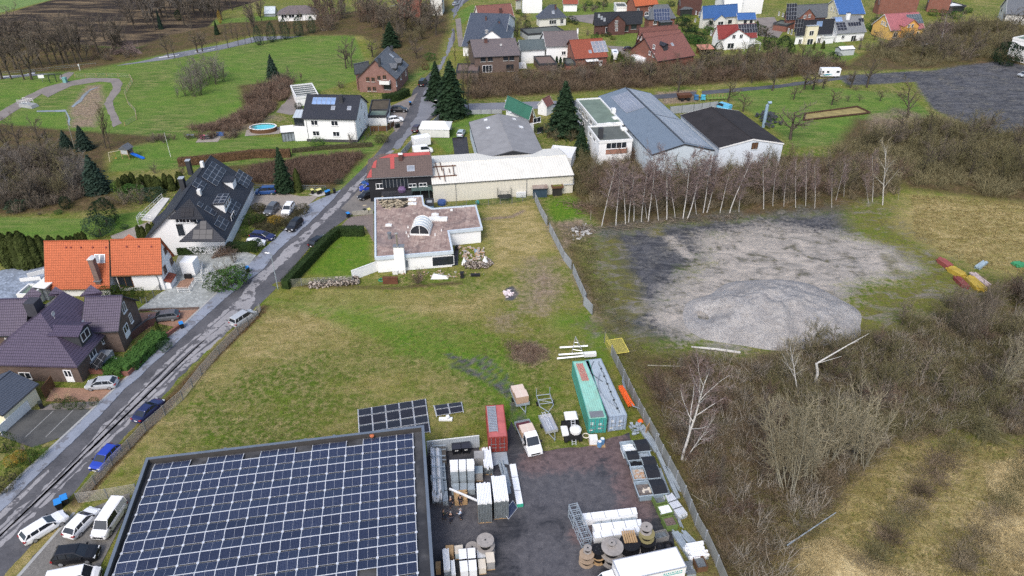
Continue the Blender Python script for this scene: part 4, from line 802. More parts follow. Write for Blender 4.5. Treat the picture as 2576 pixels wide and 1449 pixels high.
rPT(h,[w_(1160,168),w_(1262,128),w_(1636,104),w_(1640,132),w_(1268,158)][::-1],m_rr);rPT(h,[w_(1264,160),w_(1304,158),w_(1306,264),w_(1268,268)][::-1],m_rr);rPT(h,[w_(1112,200),w_(1140,180),w_(1130,258),w_(1090,255)][::-1],m_rr);rPT(h,[w_(1065,300),w_(1090,262),w_(1092,345),w_(1045,350)][::-1],m_rr)
p0=h.wp('F',w_(1190,370));p1=h.wp('F',w_(1430,360));o_=bX('glazed_gallery',GLASS,h.e)(p0.x,p1.x,h.ov-.1,h.ov+.02,3.1,5.0);b_=MB()
for i in range(8):x=p0.x+(p1.x-p0.x)*i/7;b_.box(x-.06,x+.06,h.ov-.18,h.ov-.08,3.1,5.0)
b_.build('gallery_frame',GU,o_)
p0=h.wp('F',w_(1190,480));p1=h.wp('F',w_(1470,480));b_=MB();b_.box(p0.x,p1.x,h.ov-2.2,h.ov,2.1,2.25)
for i in range(9):x=p0.x+(p1.x-p0.x)*i/8;b_.box(x-.03,x+.03,h.ov-2.2,h.ov-2.12,2.25,3.2)
b_.box(p0.x,p1.x,h.ov-2.2,h.ov-2.1,3.1,3.2);b_.build('balcony',FD,h.e)
p0=h.wp('F',w_(1470,455));p1=h.wp('F',w_(1655,440));b_=MB();b_.box(p0.x,p1.x,h.ov-1.4,h.ov,2.6,2.7)
for i in range(8):x=p0.x+(p1.x-p0.x)*i/7;b_.box(x-.03,x+.03,h.ov-1.4,h.ov-1.33,2.7,3.7);b_.box(x-.05,x+.05,h.ov-1.4,h.ov-1.3,0,2.6)if i%3==0 else None
for z in(3.0,3.35,3.65):b_.box(p0.x,p1.x,h.ov-1.4,h.ov-1.34,z,z+.06)
b_.build('gallery_walk',M('green_steel',(.10,.15,.14),.6),h.e)
b_=MB();x1=p1.x
for i in range(10):b_.box(x1+i*.32,x1+i*.32+.34,h.ov-1.4,h.ov-.5,2.45-i*.26,2.5-i*.26)
for yy in(-1.4,-.5):b_.extr([(x1,h.ov+yy,2.4),(x1+3.2,h.ov+yy,-.1),(x1+3.2,h.ov+yy,.1),(x1,h.ov+yy,2.6)],(0,.05,0));b_.tube([(x1,h.ov+yy,3.5),(x1+3.2,h.ov+yy,.9)],.03,5)
b_.build('outside_stair',M('green_steel',(.10,.15,.14),.6),h.e)
g_=B2(587,322)
h=HS('warehouse','long cream corrugated warehouse with stained white sheet roof',w_(1660,412),g_,4.3,5.7,B1(2250,178),wall=W_CREAMC,roof=R_WHITEC,ov=.15,cat='warehouse')
p_=h.wp('F',w_(1885,470));tU('downpipe',GU,h.e)([(p_.x,.05,0),(p_.x,.05,4.1)],.06,6)
p_=h.wp('F',B2(138,420));tU('downpipe',GU,h.e)([(p_.x,.05,0),(p_.x,.05,4.1)],.06,6)
rust=M('rusty_steel',(.11,.05,.03),.9,.3,3)
for i,(a_,c_)in enumerate((((1672,252),(1885,240)),((1665,348),(1895,330)))):
 m=MB();A_,B_=h.rp('F',w_(*a_)),h.rp('F',w_(*c_));m.tube([A_+V3((0,0,.15)),B_+V3((0,0,.15))],.14,4);o_=m.build('roof_beam',rust,None);o_.location=h.o;o_.rotation_euler=(0,0,h.rz);tag(o_,['upper','lower'][i]+' long rusty beam lying across the white warehouse roof','steel beam')
for i,(a_,c_)in enumerate((((1690,215),(1735,375)),((1735,215),(1755,295)),((1765,270),(1785,395)),((1820,275),(1830,315)),((1855,240),(1870,335)))):
 m=MB();A_,B_=h.rp('F',w_(*a_)),h.rp('F',w_(*c_));m.tube([A_+V3((0,0,.35)),B_+V3((0,0,.35))],.09,4);o_=m.build('roof_beam',rust,None);o_.location=h.o;o_.rotation_euler=(0,0,h.rz);tag(o_,ORD[i]+' short rusty purlin from the left on the white warehouse roof','steel beam')
h=HS('workshop','workshop hall with pale grey fibre cement gable roof and dark front gable',(1180,307),(1206.7,402.2),4.4,6.2,(1272,333),wall=wall_('pale_blue_render',(.50,.56,.60)),roof=R_FIBRE,ov=.15,cat='workshop',fascia=FD)
eX('front_gable',W_BLACK,h.e)([(h.L-.12,.25,0),(h.L-.12,.25,h.he-.05),(h.L-.12,h.W/2,h.hr-.3),(h.L-.12,h.W-.25,h.he-.05),(h.L-.12,h.W-.25,0)],(.04,0,0))
for px in((1275,255),(1282,283),(1222,302),(1228,322)):h.skylight('F' if px[0]<1265 else 'B',px,1.3,1.0,FW)
h.skylight('B',A2(20,1125),1.3,1.0,FW);h.skylight('B',A2(85,1200),1.6,1.2,FW)
HS('annex','flat white roofed annex between the grey workshop and the spruces',B2(332,142),B2(562,163),3.2,None,B2(420,42),typ='flat',wall=WW,roof=FW,ov=.1,par=.12,cat='annex')
h=H('green roofed house with brown timber gable half hidden by a tall spruce',A2(-75,1018),A2(160,1132),4.5,7.6,A2(188,1010),wall=WW,roof=R_GREENM)
eX('timber_gable',WD,h.e)([(h.L-h.ov-.03,h.ov,3.4),(h.L-h.ov-.03,h.ov,h.he-.1),(h.L-h.ov-.03,h.W/2,h.hr-.3),(h.L-h.ov-.03,h.W-h.ov,h.he-.1),(h.L-h.ov-.03,h.W-h.ov,3.4)],(.06,0,0));h.win('R',A2(235,1132),2.4,1.4,off=.04);h.win('R',A2(265,1225),2.0,1.4,FK)
HS('garden_hut','tiny hut with steep dull red roof beside the tall spruce',A2(330,1012),A2(398,975),2.6,4.6,A2(330,912),wall=WW,roof=RBR,ov=.2,cat='hut')
h=HS('office_block','flat green roofed grey office wing of the hall complex',A2(605,932),A2(800,1168),6.6,None,A2(822,908),typ='flat',wall=WGR,roof=RGB_,ov=.1,cat='building',fascia=FW);h.wins('F',[A2(640,1040),A2(672,1078),A2(706,1112),A2(745,1150)],w=2.0,h=1.3);h.wins('F',[A2(640,1130),A2(675,1165)],w=2.0,h=1.3)
h=HS('office_block','white office block with dark felt roof, four domes and dark chimney',A2(715,1188),A2(822,1330),6.5,None,A2(945,1082),typ='flat',wall=WW,roof=RBT,ov=.1,cat='building',fascia=FW)
for px in((960,1045),(975,1120),(918,1178),(1017,1173),(1055,1222)):
 p_=h.loc(G(A2(*px),h.he-.35));m=MB();m.box(-.9,.9,-.7,.7,0,.3);m.lathe([(.75,.3),(.6,.48),(.2,.55)],8);m.build('dome_light',FW,h.e,p_)
p_=h.loc(G(A2(835,1290),h.he));bX('chimney',FD,h.e,p_)(-.5,.5,-.5,.5,-.5,2.2);h.wins('F',[A2(740,1260),A2(778,1310)],w=1.8,h=1.2);h.win('R',B2(985,40),5.0,1.7,F_W,GLASS,3)
p_=h.wp('R',B2(985,95));bX('brick_panel',brick('salmon_brick',(.36,.17,.12),(.3,.25,.2)),h.e)(h.L-.14,h.L-.04,p_.y-2.6,p_.y+2.6,p_.z-.7,p_.z+.7)
h=HS('hall','long blue grey metal roofed hall with solar panels toned pale like reflected sky on both slopes',A2(815,908),A2(1320,1458),6.4,8.4,A2(1358,1098),wall=wall_('pale_blue_panel',(.50,.56,.60)),roof=R_METAL,ov=.12,rt=.3,cat='hall',fascia=FD)
def pvgrid(hh,side,x0,x1,s0,s1,nx,ny,mat):
 """panels in local roof metres: x along the eave, s up the slope"""
 a=hh.ang if side=='F' else-hh.ang;pw,ph=(x1-x0)/nx-.04,(s1-s0)/ny-.04;m=MB();m.box(-pw/2,pw/2,-ph/2,ph/2,0,.04,0);m.box(-pw/2+.04,pw/2-.04,-ph/2+.04,ph/2-.04,.0405,.045,1);me=m.mesh('solar_panel',[ALU,mat])
 for i in range(nx):
  for j in range(ny):
   s_=s0+(j+.5)*(s1-s0)/ny;y=s_*cos(abs(a));z=hh.he+s_*sin(abs(a))
   hh.onroof('solar_panel',me,side,V3((x0+(i+.5)*(x1-x0)/nx,y if side=='F' else hh.W-y,z)),.06)
SL=(h.W/2)/cos(h.ang)
a_,c_=h.rp('F',A2(900,905)),h.rp('F',A2(1050,1062));pvgrid(h,'F',a_.x+1.5,c_.x+1.0,SL*.32,SL*.96,12,4,PV_SKY)
pvgrid(h,'B',1.0,h.L*.52,.6,SL*.93,9,3,PV_SKY);pvgrid(h,'B',h.L*.54,h.L-1.0,.6,SL*.93,8,3,PV_SKY)
bX('roof_fan',FW,h.e,h.rp('F',A2(955,1065)))(-.6,.6,-.5,.5,0,1.2)
m=MB();o_=m.box(.3,h.L-.3,h.W/2-.12,h.W/2+.12,h.hr,h.hr+.1).build('ridge_cap',FD,h.e)
h=HS('hall','wide hall with plain black bitumen roof and pale blue white gable wall',A2(1590,1082),A2(1955,1396),6.0,7.6,A2(2078,1160),wall=wall_('blue_white_render',(.62,.67,.72)),roof=R_BLACK,ov=.12,rt=.3,cat='hall',fascia=FW);h.win('R',A2(2290,1375),1.6,1.6,FK,WD,1)
h=HS('shelter','open timber shelter with mossy roof at the warehouse end',B2(380,437),B2(490,430),2.3,None,B2(420,352),typ='flat',wall=M('dark_interior',(.03,.028,.025),.9),roof=M('moss_roof',(.13,.13,.03),.95,.5,2),ov=.3,par=.05,cat='shelter',fascia=WD)
h=HS('garden_shed','dark blue boarded shed with patched sheet roof by the panel fence',B2(195,452),B2(340,448),2.2,2.6,B2(250,398),typ='shed',wall=M('blue_boards',(.035,.06,.085),.8,.3,3),roof=corr('patchy_sheet',(.30,.25,.22),.4,.7,0,.7,(.12,.06,.04)),ov=.15,cat='shed')
o_=eX('canopy_sheet',R_ZINC)([G(B2(470,365),2.4),G(B2(585,355),2.4),G(B2(585,412),2.1),G(B2(490,418),2.1)],(0,0,.06));tag(o_,'pale corrugated sheet roof leaning from the warehouse corner beside the mossy shelter','canopy')
OUT=[(1115,538),(1572,512),(1588,600),(1662,634),(2078,602),(2138,818),(1822,850),(1862,1040),(1118,1100)]
FH=3.4;e=thing('flat_bungalow','white flat roofed L shaped bungalow with stained brownish roof and barrel rooflight','house',G(w_(1118,1100),FH)*1.0);e.location.z=0
lo=lambda p,z=FH:G(p,z)-V3((e.location.x,e.location.y,0));P2=[lo(w_(*p))for p in OUT];P2=[(p.x,p.y)for p in P2]
if area(P2)<0:P2=P2[::-1]
def inset(P,d):
 n=len(P);out=[]
 for i in range(n):
  p0,p1,p2=V3(P[i-1]),V3(P[i]),V3(P[(i+1)%n]);d1=(p1-p0).normalized();d2=(p2-p1).normalized();n1=V3((-d1.y,d1.x));n2=V3((-d2.y,d2.x));b_=(n1+n2);b_*=1/max(.3,b_.dot(n1));out.append(tuple(p1+b_*d))
 return out
pR('wall',WW,e)(inset(P2,.35),0,FH-.5)
t=NT('stained_roof_felt');a=t.noise(.35,6,.7);b=t.noise(.9,7,.75,None,1.0);c=t.noise(.12,3);sx=t.n('SeparateXYZ',{0:t.co()}).outputs[0];ln=t.math('SINE',t.math('MULTIPLY',sx,2*PI/1.0))
cc=t.mix(t.rng(a,.35,.65),(.19,.13,.115),(.39,.285,.24));cc=t.mix(t.rng(b,.5,.66,0,.9),cc,(.50,.41,.345));cc=t.mix(t.rng(t.noise(.22,7,.75,None,1.5),.53,.6,0,.75),cc,(.16,.12,.11));cc=t.mix(t.rng(ln,.93,.99,0,.45),cc,(.10,.07,.06));cc=t.mix(t.rng(c,.55,.7,0,.5),cc,(.20,.165,.165));m_felt=t.out(cc,.75,0,b,.3,.03)
pR('roof',m_felt,e)(inset(P2,.3),FH-.52,FH-.22);I0,I1=inset(P2,0),inset(P2,.34);m=MB();n=len(P2)
for i in range(n):
 j=(i+1)%n;m.extr([(*I0[i],FH-.62),(*I0[j],FH-.62),(*I1[j],FH-.62),(*I1[i],FH-.62)],(0,0,.62))
m.build('parapet',M('blue_grey_fascia',(.50,.56,.61),.5,.12,1),e)
m_grime=M('rotten_debris',(.028,.022,.014),.4,.6,2);m=MB()
for i in range(3):
 pts=resample(W2([w_(1150,548+i),w_(1420,535),w_(1450,600),w_(1400,632),w_(1200,632),w_(1150,590)],FH-.2)[::-1],.5,.25,i)
w2=[(x-e.location.x,y-e.location.y)for x,y in pts];w2=w2 if area(w2)>0 else w2[::-1];m.poly([(x,y,FH-.212)for x,y in w2]);m.build('puddle',m_grime,e)
rd=random.Random(5);m=MB();m2=M('pale_debris',(.42,.35,.24),.9,.3,3)
for i in range(140):
 p=lo(w_(1180+rd.gauss(100,70),588+rd.gauss(0,20)),FH-.2);s_=rd.uniform(.1,.4);m.box(p.x-s_,p.x+s_,p.y-s_*.5,p.y+s_*.5,FH-.21,FH-.15)
m.build('debris',m2,e)['kind']='stuff'
def roofbox(name,px,w,d,hh,mat,z=FH-.22,parent=None):
 m=MB();m.box(-w/2,w/2,-d/2,d/2,0,hh);return m.build(name,mat,e,lo(px,z))
rz_=atan2(P2[1][1]-P2[0][1],P2[1][0]-P2[0][0])
p=lo(w_(1545,892),FH-.22);m=MB();gl=MB();N=12;Lb=4.0;Rb=1.75
for i in range(N):
 a0,a1=PI*i/N,PI*(i+1)/N;gl.add([(Rb*cos(a0),0,.35+Rb*sin(a0)),(Rb*cos(a0),Lb,.35+Rb*sin(a0)),(Rb*cos(a1),Lb,.35+Rb*sin(a1)),(Rb*cos(a1),0,.35+Rb*sin(a1))],[(0,3,2,1)])
o_=gl.build('barrel_rooflight',M('frosted_glazing',(.50,.54,.55),.25,.08),e,p,-.05)
for y in(0,1.0,2.0,3.0,4.0):m.tube([(Rb*cos(PI*i/N)*1.02,y,.35+Rb*sin(PI*i/N)*1.02)for i in range(N+1)],.07,5)
m.box(-Rb-.1,Rb+.1,-.1,Lb+.1,0,.35);m.box(-.05,.05,-.04,.02,.35,Rb+.3);m.build('rooflight_frame',FW,o_);m=MB();m.add([(Rb*.94*cos(PI*i/N),-.02,.35+Rb*.94*sin(PI*i/N))for i in range(N+1)],[tuple(range(N+1))[::-1]]);m.build('rooflight_end_pane',GLASS,o_)
for px,w,d,hh in(((1718,745),3.6,1.4,.6),((1690,705),1.4,.9,.5),((1475,560),1.6,1.0,.4),((1475,598),1.7,.9,.4),((1252,800),1.2,.8,.35),((1845,658),.5,.5,.3)):
 m=MB();m.box(-w/2,w/2,-d/2,d/2,0,hh*.6);m.lathe([(min(w,d)*.5,hh*.6),(min(w,d)*.35,hh),(.05,hh*1.1)],8);m.build('rooflight',FW,e,lo(w_(*px),FH-.22))
o_=bX('chimney',WW,e,lo(w_(1355,1100),FH-.3)*1.0)(-.9,.9,-.45,.45,0,FH+2.0);o_.location.z=0;bX('chimney_cap',GU,o_)(-1.0,1.0,-.55,.55,FH+2.0,FH+2.1);m=MB();m.tube([(-.2,0,FH+2),(-.2,0,FH+4.4)],.16,8);m.lathe([(.02,FH+4.75),(.35,FH+4.55),(.05,FH+4.5)],10,(-.2,0,0));m.build('flue',M('stainless_flue',(.45,.42,.36),.35,.2,2,.7),o_)
m=MB();m.tube([(0,0,0),(0,0,.9)],.3,10);m.tube([(0,0,.9),(0,0,1.3)],.4,10);m.build('vent',GU,e,lo(w_(1262,925),FH-.22))
for px in((1418,870),(1440,905),(1690,890),(1750,850),(1630,790),(1640,830),(1435,820)):m=MB();m.tube([(0,0,0),(0,0,.4)],.09,6);m.lathe([(.18,0),(.1,.08),(.02,.1)],8);m.build('vent',FW,e,lo(w_(*px),FH-.22))
def wWN(par,px,wdir,n_off,w,h,frame,pane,mull,name='window'):
 f,g,sl=wME(w,h,frame,pane,mull,'window');fo=put(name,f,par,px,wdir);put('pane',g,fo);return fo
pa,pb=lo(w_(1118,1100)),lo(w_(1862,1040));dd=(pb-pa);dd.z=0;dd.normalize();nn=V3((-dd.y,dd.x,0));ang=atan2(dd.y,dd.x)
ww_=hPL(w_(1765,1132),pa+nn*.35+e.location,nn)-e.location;wWN(e,ww_-nn*.02,ang,0,4.0,2.0,F_W,GLASS,0)
for px,w,h_ in(((1410,1160),1.2,1.6),):
 ww_=hPL(w_(*px),pa+nn*.35+e.location,nn)-e.location;wWN(e,ww_-nn*.02,ang,0,w,h_,FW,GL_,0)
wrun('garden_wall','slanting white garden wall with hung pictures on the bungalow corner',[w_(912,1315),w_(1160,1222)],1.9,.2,WW,cap=FW)
# ------ flat roofed hall with the solar array, front of the picture
Y1=lambda x,y:sz(1600,1650,x,y);Y2=lambda x,y:sz(2100,1650,x,y);K2=lambda x,y:sz(2200,1350,x,y,3.6225)
RZ,PZ=4.4,5.1
TL,TR,BR,BL=G((368,1152),PZ),G((1066,1070),PZ),G((1093,1470),PZ),G((255,1470),PZ)
TLg=V3((TR.x,TR.y,0));e=thing('solar_hall','large flat dark roof with rows of tilted solar panels in the foreground','building',TLg)
lc=lambda w:V3((w.x-TLg.x,w.y-TLg.y,w.z));BR2=TR+(BR-TR)*1.6;BL2=TL+(BL-TL)*1.6
PP=[(lc(p).x,lc(p).y)for p in(TL,BL2,BR2,TR)]
if area(PP)<0:PP=PP[::-1]
pR('wall',corr('anthracite_cladding',(.06,.065,.075),.3,.5),e)(inset(PP,.05),0,RZ-.02)
t=NT('wet_roof_felt');a=t.noise(.5,6,.7);b=t.noise(.18,4,.6);c=t.noise(6,3);wet=t.rng(b,.52,.6);cc=t.mix(t.rng(a,.35,.68),(.040,.041,.044),(.085,.086,.092));cc=t.mix(t.math('MULTIPLY',wet,.6),cc,(.026,.025,.026));m_wet=t.out(cc,t.rng(wet,0,1,.8,.25),0,c,.2,.01,.4)
pR('roof',m_wet,e)(inset(PP,.3),RZ-.2,RZ)
m=MB();I0,I1=PP,inset(PP,.32)
for i in range(4):j=(i+1)%4;m.extr([(*I0[i],PZ-.9),(*I0[j],PZ-.9),(*I1[j],PZ-.9),(*I1[i],PZ-.9)],(0,0,.87))
m.build('parapet',M('parapet_felt',(.055,.052,.05),.8,.2,1),e);m=MB();J0,J1=inset(PP,-.04),inset(PP,.3)
for i in range(4):j=(i+1)%4;m.extr([(*J0[i],PZ-.03),(*J0[j],PZ-.03),(*J1[j],PZ-.03),(*J1[i],PZ-.03)],(0,0,.05))
m.build('coping',M('blue_grey_coping',(.16,.19,.23),.45,.12,1,.3),e)
t=NT('solar_front');uv=t.co('UV');br=t.n('TexBrick',{'Vector':uv,'Color1':(.013,.020,.052),'Color2':(.022,.032,.072),'Mortar':(.085,.10,.14),'Scale':1.0,'Mortar Size':.011,'Mortar Smooth':.2,'Brick Width':.165,'Row Height':.165},offset=0.0)
oi_=t.n('ObjectInfo').outputs['Random'];PVC=t.out(t.mix(t.math('MULTIPLY',oi_,.55),br.outputs[0],(.012,.016,.034)),.22,0,None,spec=.4)
c00,c10,c11=lc(G((390.7,1167.9),RZ+.2)),lc(G((1038.7,1089.3),RZ+.2)),lc(G((1050.7,1442.6),RZ+.2))
uvec=(c10-c00)/15;vvec=(c11-c10)/8;uvec.z=vvec.z=0;ul=uvec.length;ud=uvec.normalized();vl=vvec.length;vd=vvec.normalized();nd=V3((0,0,1));vd2=(vd-ud*vd.dot(ud)).normalized()
pw,ph,tilt=ul-.07,vl*.5-.10,radians(9)
def pv_mesh():
 b=MB();b.box(-pw/2,pw/2,-ph/2,ph/2,-.035,0,0)
 for x0,x1 in((-pw/2+.018,-.009),(.009,pw/2-.018)):b.box(x0,x1,-ph/2+.018,ph/2-.018,0,.004,1)
 return b.mesh('solar_panel',[ALU_W,PVC])
pvm=pv_mesh();azu=atan2(ud.y,ud.x);cells=[]
for j in range(10):
 for half in(0,1):
  for i in range(15):
   if j==0 and half==0 and i in(2,5,8,11):continue
   if j==7 and half==1 and i==12 or j>=8 and i==12:continue
   if j==8 and half==1 and i>12:continue
   ctr=c00+uvec*(i+.5)+vvec*(j+.25+.5*half*.96-.005)
   w=ctr+TLg;pu=PJ(w);cells.append((ctr,half,pu))
vis=[c for c in cells if-60<c[2][0]and c[2][1]<1475];vis.sort(key=lambda c:-c[2][1])
def pv_place(o,ctr,half):
 rise=ph/2*sin(tilt)
 o.rotation_euler=Matrix.Rotation(azu,3,'Z').to_euler();s_=1 if half==0 else-1
 o.rotation_euler=(Matrix.Rotation(azu,3,'Z')@Matrix.Rotation(-s_*tilt,3,'X')).to_euler();o.location=ctr+V3((0,0,rise))
rest=MB()
for n_,(ctr,half,pu)in enumerate(vis):
 if n_<99:
  o=put('solar_panel',pvm,e);pv_place(o,ctr,half)
restm=[]
bm_=bpy.data.meshes.new('solar_panel_field');V_,F_,I_=[],[],[]
for ctr,half,pu in vis[99:]:
 s_=1 if half==0 else-1;Mx=Matrix.Translation(ctr+V3((0,0,ph/2*sin(tilt))))@(Matrix.Rotation(azu,4,'Z')@Matrix.Rotation(-s_*tilt,4,'X'));o0=len(V_)
 V_+=[tuple(Mx@v.co)for v in pvm.vertices];F_+=[tuple(i+o0 for i in p.vertices)for p in pvm.polygons];I_+=[p.material_index for p in pvm.polygons]
bm_.from_pydata(V_,[],F_);bm_.materials.append(ALU_W);bm_.materials.append(PVC);bm_.polygons.foreach_set('material_index',I_);bm_.update();metric_uv(bm_);o=put('solar_panel_field',bm_,e);o['kind']='stuff'
RIS=ph*sin(tilt)
for i in range(16):
 o0=c00+uvec*i-ud*.03;rings=[]
 for k in range(37):p=o0+vvec*(k/4-.01);z=RZ+.215+(0,.5,1,.5)[k%4]*RIS;rings.append([(p.x,p.y,z),(p.x+ud.x*.06,p.y+ud.y*.06,z),(p.x+ud.x*.06,p.y+ud.y*.06,z+.03),(p.x,p.y,z+.03)])
 MB().loft(rings).build('mounting_rail',ALU_W,e)
for j in range(9):p=c00+vvec*(j+.485);q_=uvec*15*(.8 if j==8 else 1);n2_=vd*.025;z=RZ+.19+RIS;MB().extr([(p.x-n2_.x,p.y-n2_.y,z),(p.x+n2_.x,p.y+n2_.y,z),(p.x+n2_.x+q_.x,p.y+n2_.y+q_.y,z),(p.x-n2_.x+q_.x,p.y-n2_.y+q_.y,z)],(0,0,.05)).build('ridge_rail',ALU_W,e)
for j in range(9):
 for i in range(16):p=c00+uvec*i+vvec*(j+.985);brk=put('mounting_bracket',brk.data,e,(p.x,p.y,RZ+.2))if i+j else(MB().box(-.13,.13,-.11,.11,0,.08).build('mounting_bracket',ALU_W,e,(p.x,p.y,RZ+.2)))
m=MB();m.tube([(0,0,0),(0,0,.35),(.1,0,.5)],.1,8);m.lathe([(.02,.62),(.28,.52),(.3,.42),(.1,.4)],12);m.build('roof_vent',M('orange_brown_vent',(.42,.13,.06),.6),e,lc(G(D1(1097,150),RZ)))
for px in((470,175),(740,140),(1203,85),(1413,65),(2130-2415,262)):
 bX('overflow_outlet',GU,e,lc(G(D1(*px),RZ+.3)))(-.16,.16,-.1,.1,0,.35)
# ------ shipping containers
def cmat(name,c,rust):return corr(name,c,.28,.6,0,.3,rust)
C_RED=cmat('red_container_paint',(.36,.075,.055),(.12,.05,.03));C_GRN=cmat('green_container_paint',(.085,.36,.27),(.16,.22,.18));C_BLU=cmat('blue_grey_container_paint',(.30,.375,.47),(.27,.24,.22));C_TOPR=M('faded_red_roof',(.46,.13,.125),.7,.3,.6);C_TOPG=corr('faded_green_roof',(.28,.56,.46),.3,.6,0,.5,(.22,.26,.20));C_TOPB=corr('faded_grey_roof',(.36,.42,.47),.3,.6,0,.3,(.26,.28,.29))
def container(label,fl,fr,L,hgt,side,top,deck=None):
 """front (door end) bottom corners in pixels, length away from the viewer"""
 a,b=G(fl),G(fr);d=(b-a);d.z=0;W=2.44;d.normalize();rz=atan2(d.y,d.x);e=thing('shipping_container',label,'container',(a.x,a.y,0),rz)
 bX('body',side,e)(.06,W-.06,.05,L-.05,.15,hgt-.06);bX('roof',top,e)(.05,W-.05,.05,L-.05,hgt-.06,hgt-.02);m=MB()
 for x in(0,W-.12):
  for y in(0,L-.12):m.box(x,x+.12,y,y+.12,0,hgt)
 for x in(0,W-.1):
  for z in(.05,hgt-.12):m.box(x,x+.1,.12,L-.12,z,z+.12)
 for y in(0,L-.1):
  for z in(.05,hgt-.12):m.box(.12,W-.12,y,y+.1,z,z+.12)
 m.build('frame',M(side.name+'_frame',{'red_container_paint':(.24,.05,.04),'green_container_paint':(.06,.26,.21),'blue_grey_container_paint':(.24,.29,.36)}[side.name],.6,.3,2),e)
 dm={'red_container_paint':(.22,.032,.025),'green_container_paint':(.055,.33,.30),'blue_grey_container_paint':(.33,.41,.53)}[side.name];DM=corr(side.name+'_door',dm,.3,.55,0,.35,sc3(dm,.45))
 for s in(0,1):
  m=MB();x0=.13+s*1.1;m.box(x0,x0+1.07,.02,.06,.2,hgt-.15);dd=m.build('door',DM,e);m=MB()
  for k in(.25,.8):m.tube([(x0+k,-.02,.2),(x0+k,-.02,hgt-.16)],.03,6)
  for z in(.75,1.35):m.box(x0+.1,x0+.95,-.02,.02,z,z+.06)
  m.build('locking_bar',GU,dd)
  if side is not C_RED:
   m=MB()
   for r_ in range(3):m.box(x0+.15,x0+.55,.012,.018,hgt-.7-r_*.16-s*.2,hgt-.62-r_*.16-s*.2)
   m.box(x0+.1,x0+.5,.012,.018,.5+s*.2,.75+s*.2);m.build('sticker',FW,dd)
 return e,Matrix.Translation((a.x,a.y,0))@Matrix.Rotation(rz,4,'Z')
e,MR=container('rusty red container with a ladder-like grey roller track on its roof',Y1(745,285),Y1(938,272),6.06,2.59,C_RED,C_TOPR)
b=MB()
for i in range(16):b.box(.25,1.25,1.0+i*.3,1.2+i*.3,.06,.12)
b.box(.18,.26,.9,5.8,0,.16);b.box(1.24,1.32,.9,5.8,0,.16);o=b.build('roller_track',M('galvanised',(.30,.34,.38),.5,.2,2,.2),None,MR@V3((0,0,2.6)),MR.to_euler().z);tag(o,'grey slatted track lying on the roof of the red container','track')
e,MG=container('long faded green container with red pipes on its roof',K2(345,1252),K2(612,1232),12.19,2.59,C_GRN,C_TOPG)
e,MB_=container('long blue grey container with grey hoses curled on its roof',K2(632,1220),K2(898,1185),12.19,2.59,C_BLU,C_TOPB)
RT=M('salmon_pipe',(.58,.17,.15),.5,.12)
for i in range(6):
 o=tU('pipe',RT,None,MG@V3((.55+i*.17,9.6,2.6)),MG.to_euler().z+.05)([(0,-1.9,.06),(0,1.9,.06)],.055,8);tag(o,'thin red plastic pipe in the row on the green container roof','pipe','red pipes on the green container')
o=bX('roof_sheet',GU,None,MG@V3((1.2,.75,2.6)),MG.to_euler().z)(-.9,.9,-.5,.6,0,.12);tag(o,'grey sheet lying at the door end of the green container roof','sheet')
HOSE=M('grey_conduit',(.25,.29,.34),.5,.15)
for i in range(6):
 b=MB();R_=5.6+i*.09;b.tube([(R_-R_*cos(a),R_*sin(a),.07+.02*i)for a in[(-.62+1.24*k/18)for k in range(19)]],.05,5);o=b.build('conduit',HOSE,None,MB_@V3((.25,5.0,2.62)),MB_.to_euler().z+.06);tag(o,'grey conduit in the bent bundle on the blue grey container roof','conduit','conduits on the blue grey container')
o=tU('hose',FK,None,MB_@V3((0,0,2.62)),MB_.to_euler().z)([(1.2-1.0*sin(PI*k/16),7.0+4.6*k/16,.05)for k in range(17)],.035,5);tag(o,'thin dark hose looped at the far end of the blue grey container roof','hose')
b=MB();b.tube([(1.5+.1*sin(k*2.0)+k*.012,.5+k*.42,.05)for k in range(27)],.035,5)
for k in range(2,26,4):b.box(1.36+k*.012,1.62+k*.012,.45+k*.42,.6+k*.42,0,.14)
o=b.build('cable',FK,None,MB_@V3((0,0,2.62)),MB_.to_euler().z);tag(o,'dark cable with clamps running along the blue grey container roof','cable')
ORG=M('orange_pipe',(.78,.135,.03),.5,.1)
a,b_=G(K2(790,600),.8),G(K2(925,860),.8);dirv=(b_-a)
for i in range(7):
 b=MB();off=V3((.22*(i%4),.05*i,.2*(i//4)));b.tube([a+off,b_+off*1.2],.10,8);o=b.build('drain_pipe',ORG);tag(o,'orange drain pipe in the bundle leaning beside the blue grey container','pipe','orange drain pipes')
for i in range(4):
 b=MB();pts=[K2(860,370),K2(835,500),K2(870,640),K2(930,760),K2(990,860),K2(1085,890)];b.tube([G((p[0]+i*1.4,p[1]),.9-.12*i)for p in pts],.05,5);o=b.build('conduit',HOSE);tag(o,'long grey conduit bending along the panel fence beside the orange pipes','conduit','conduits by the fence')
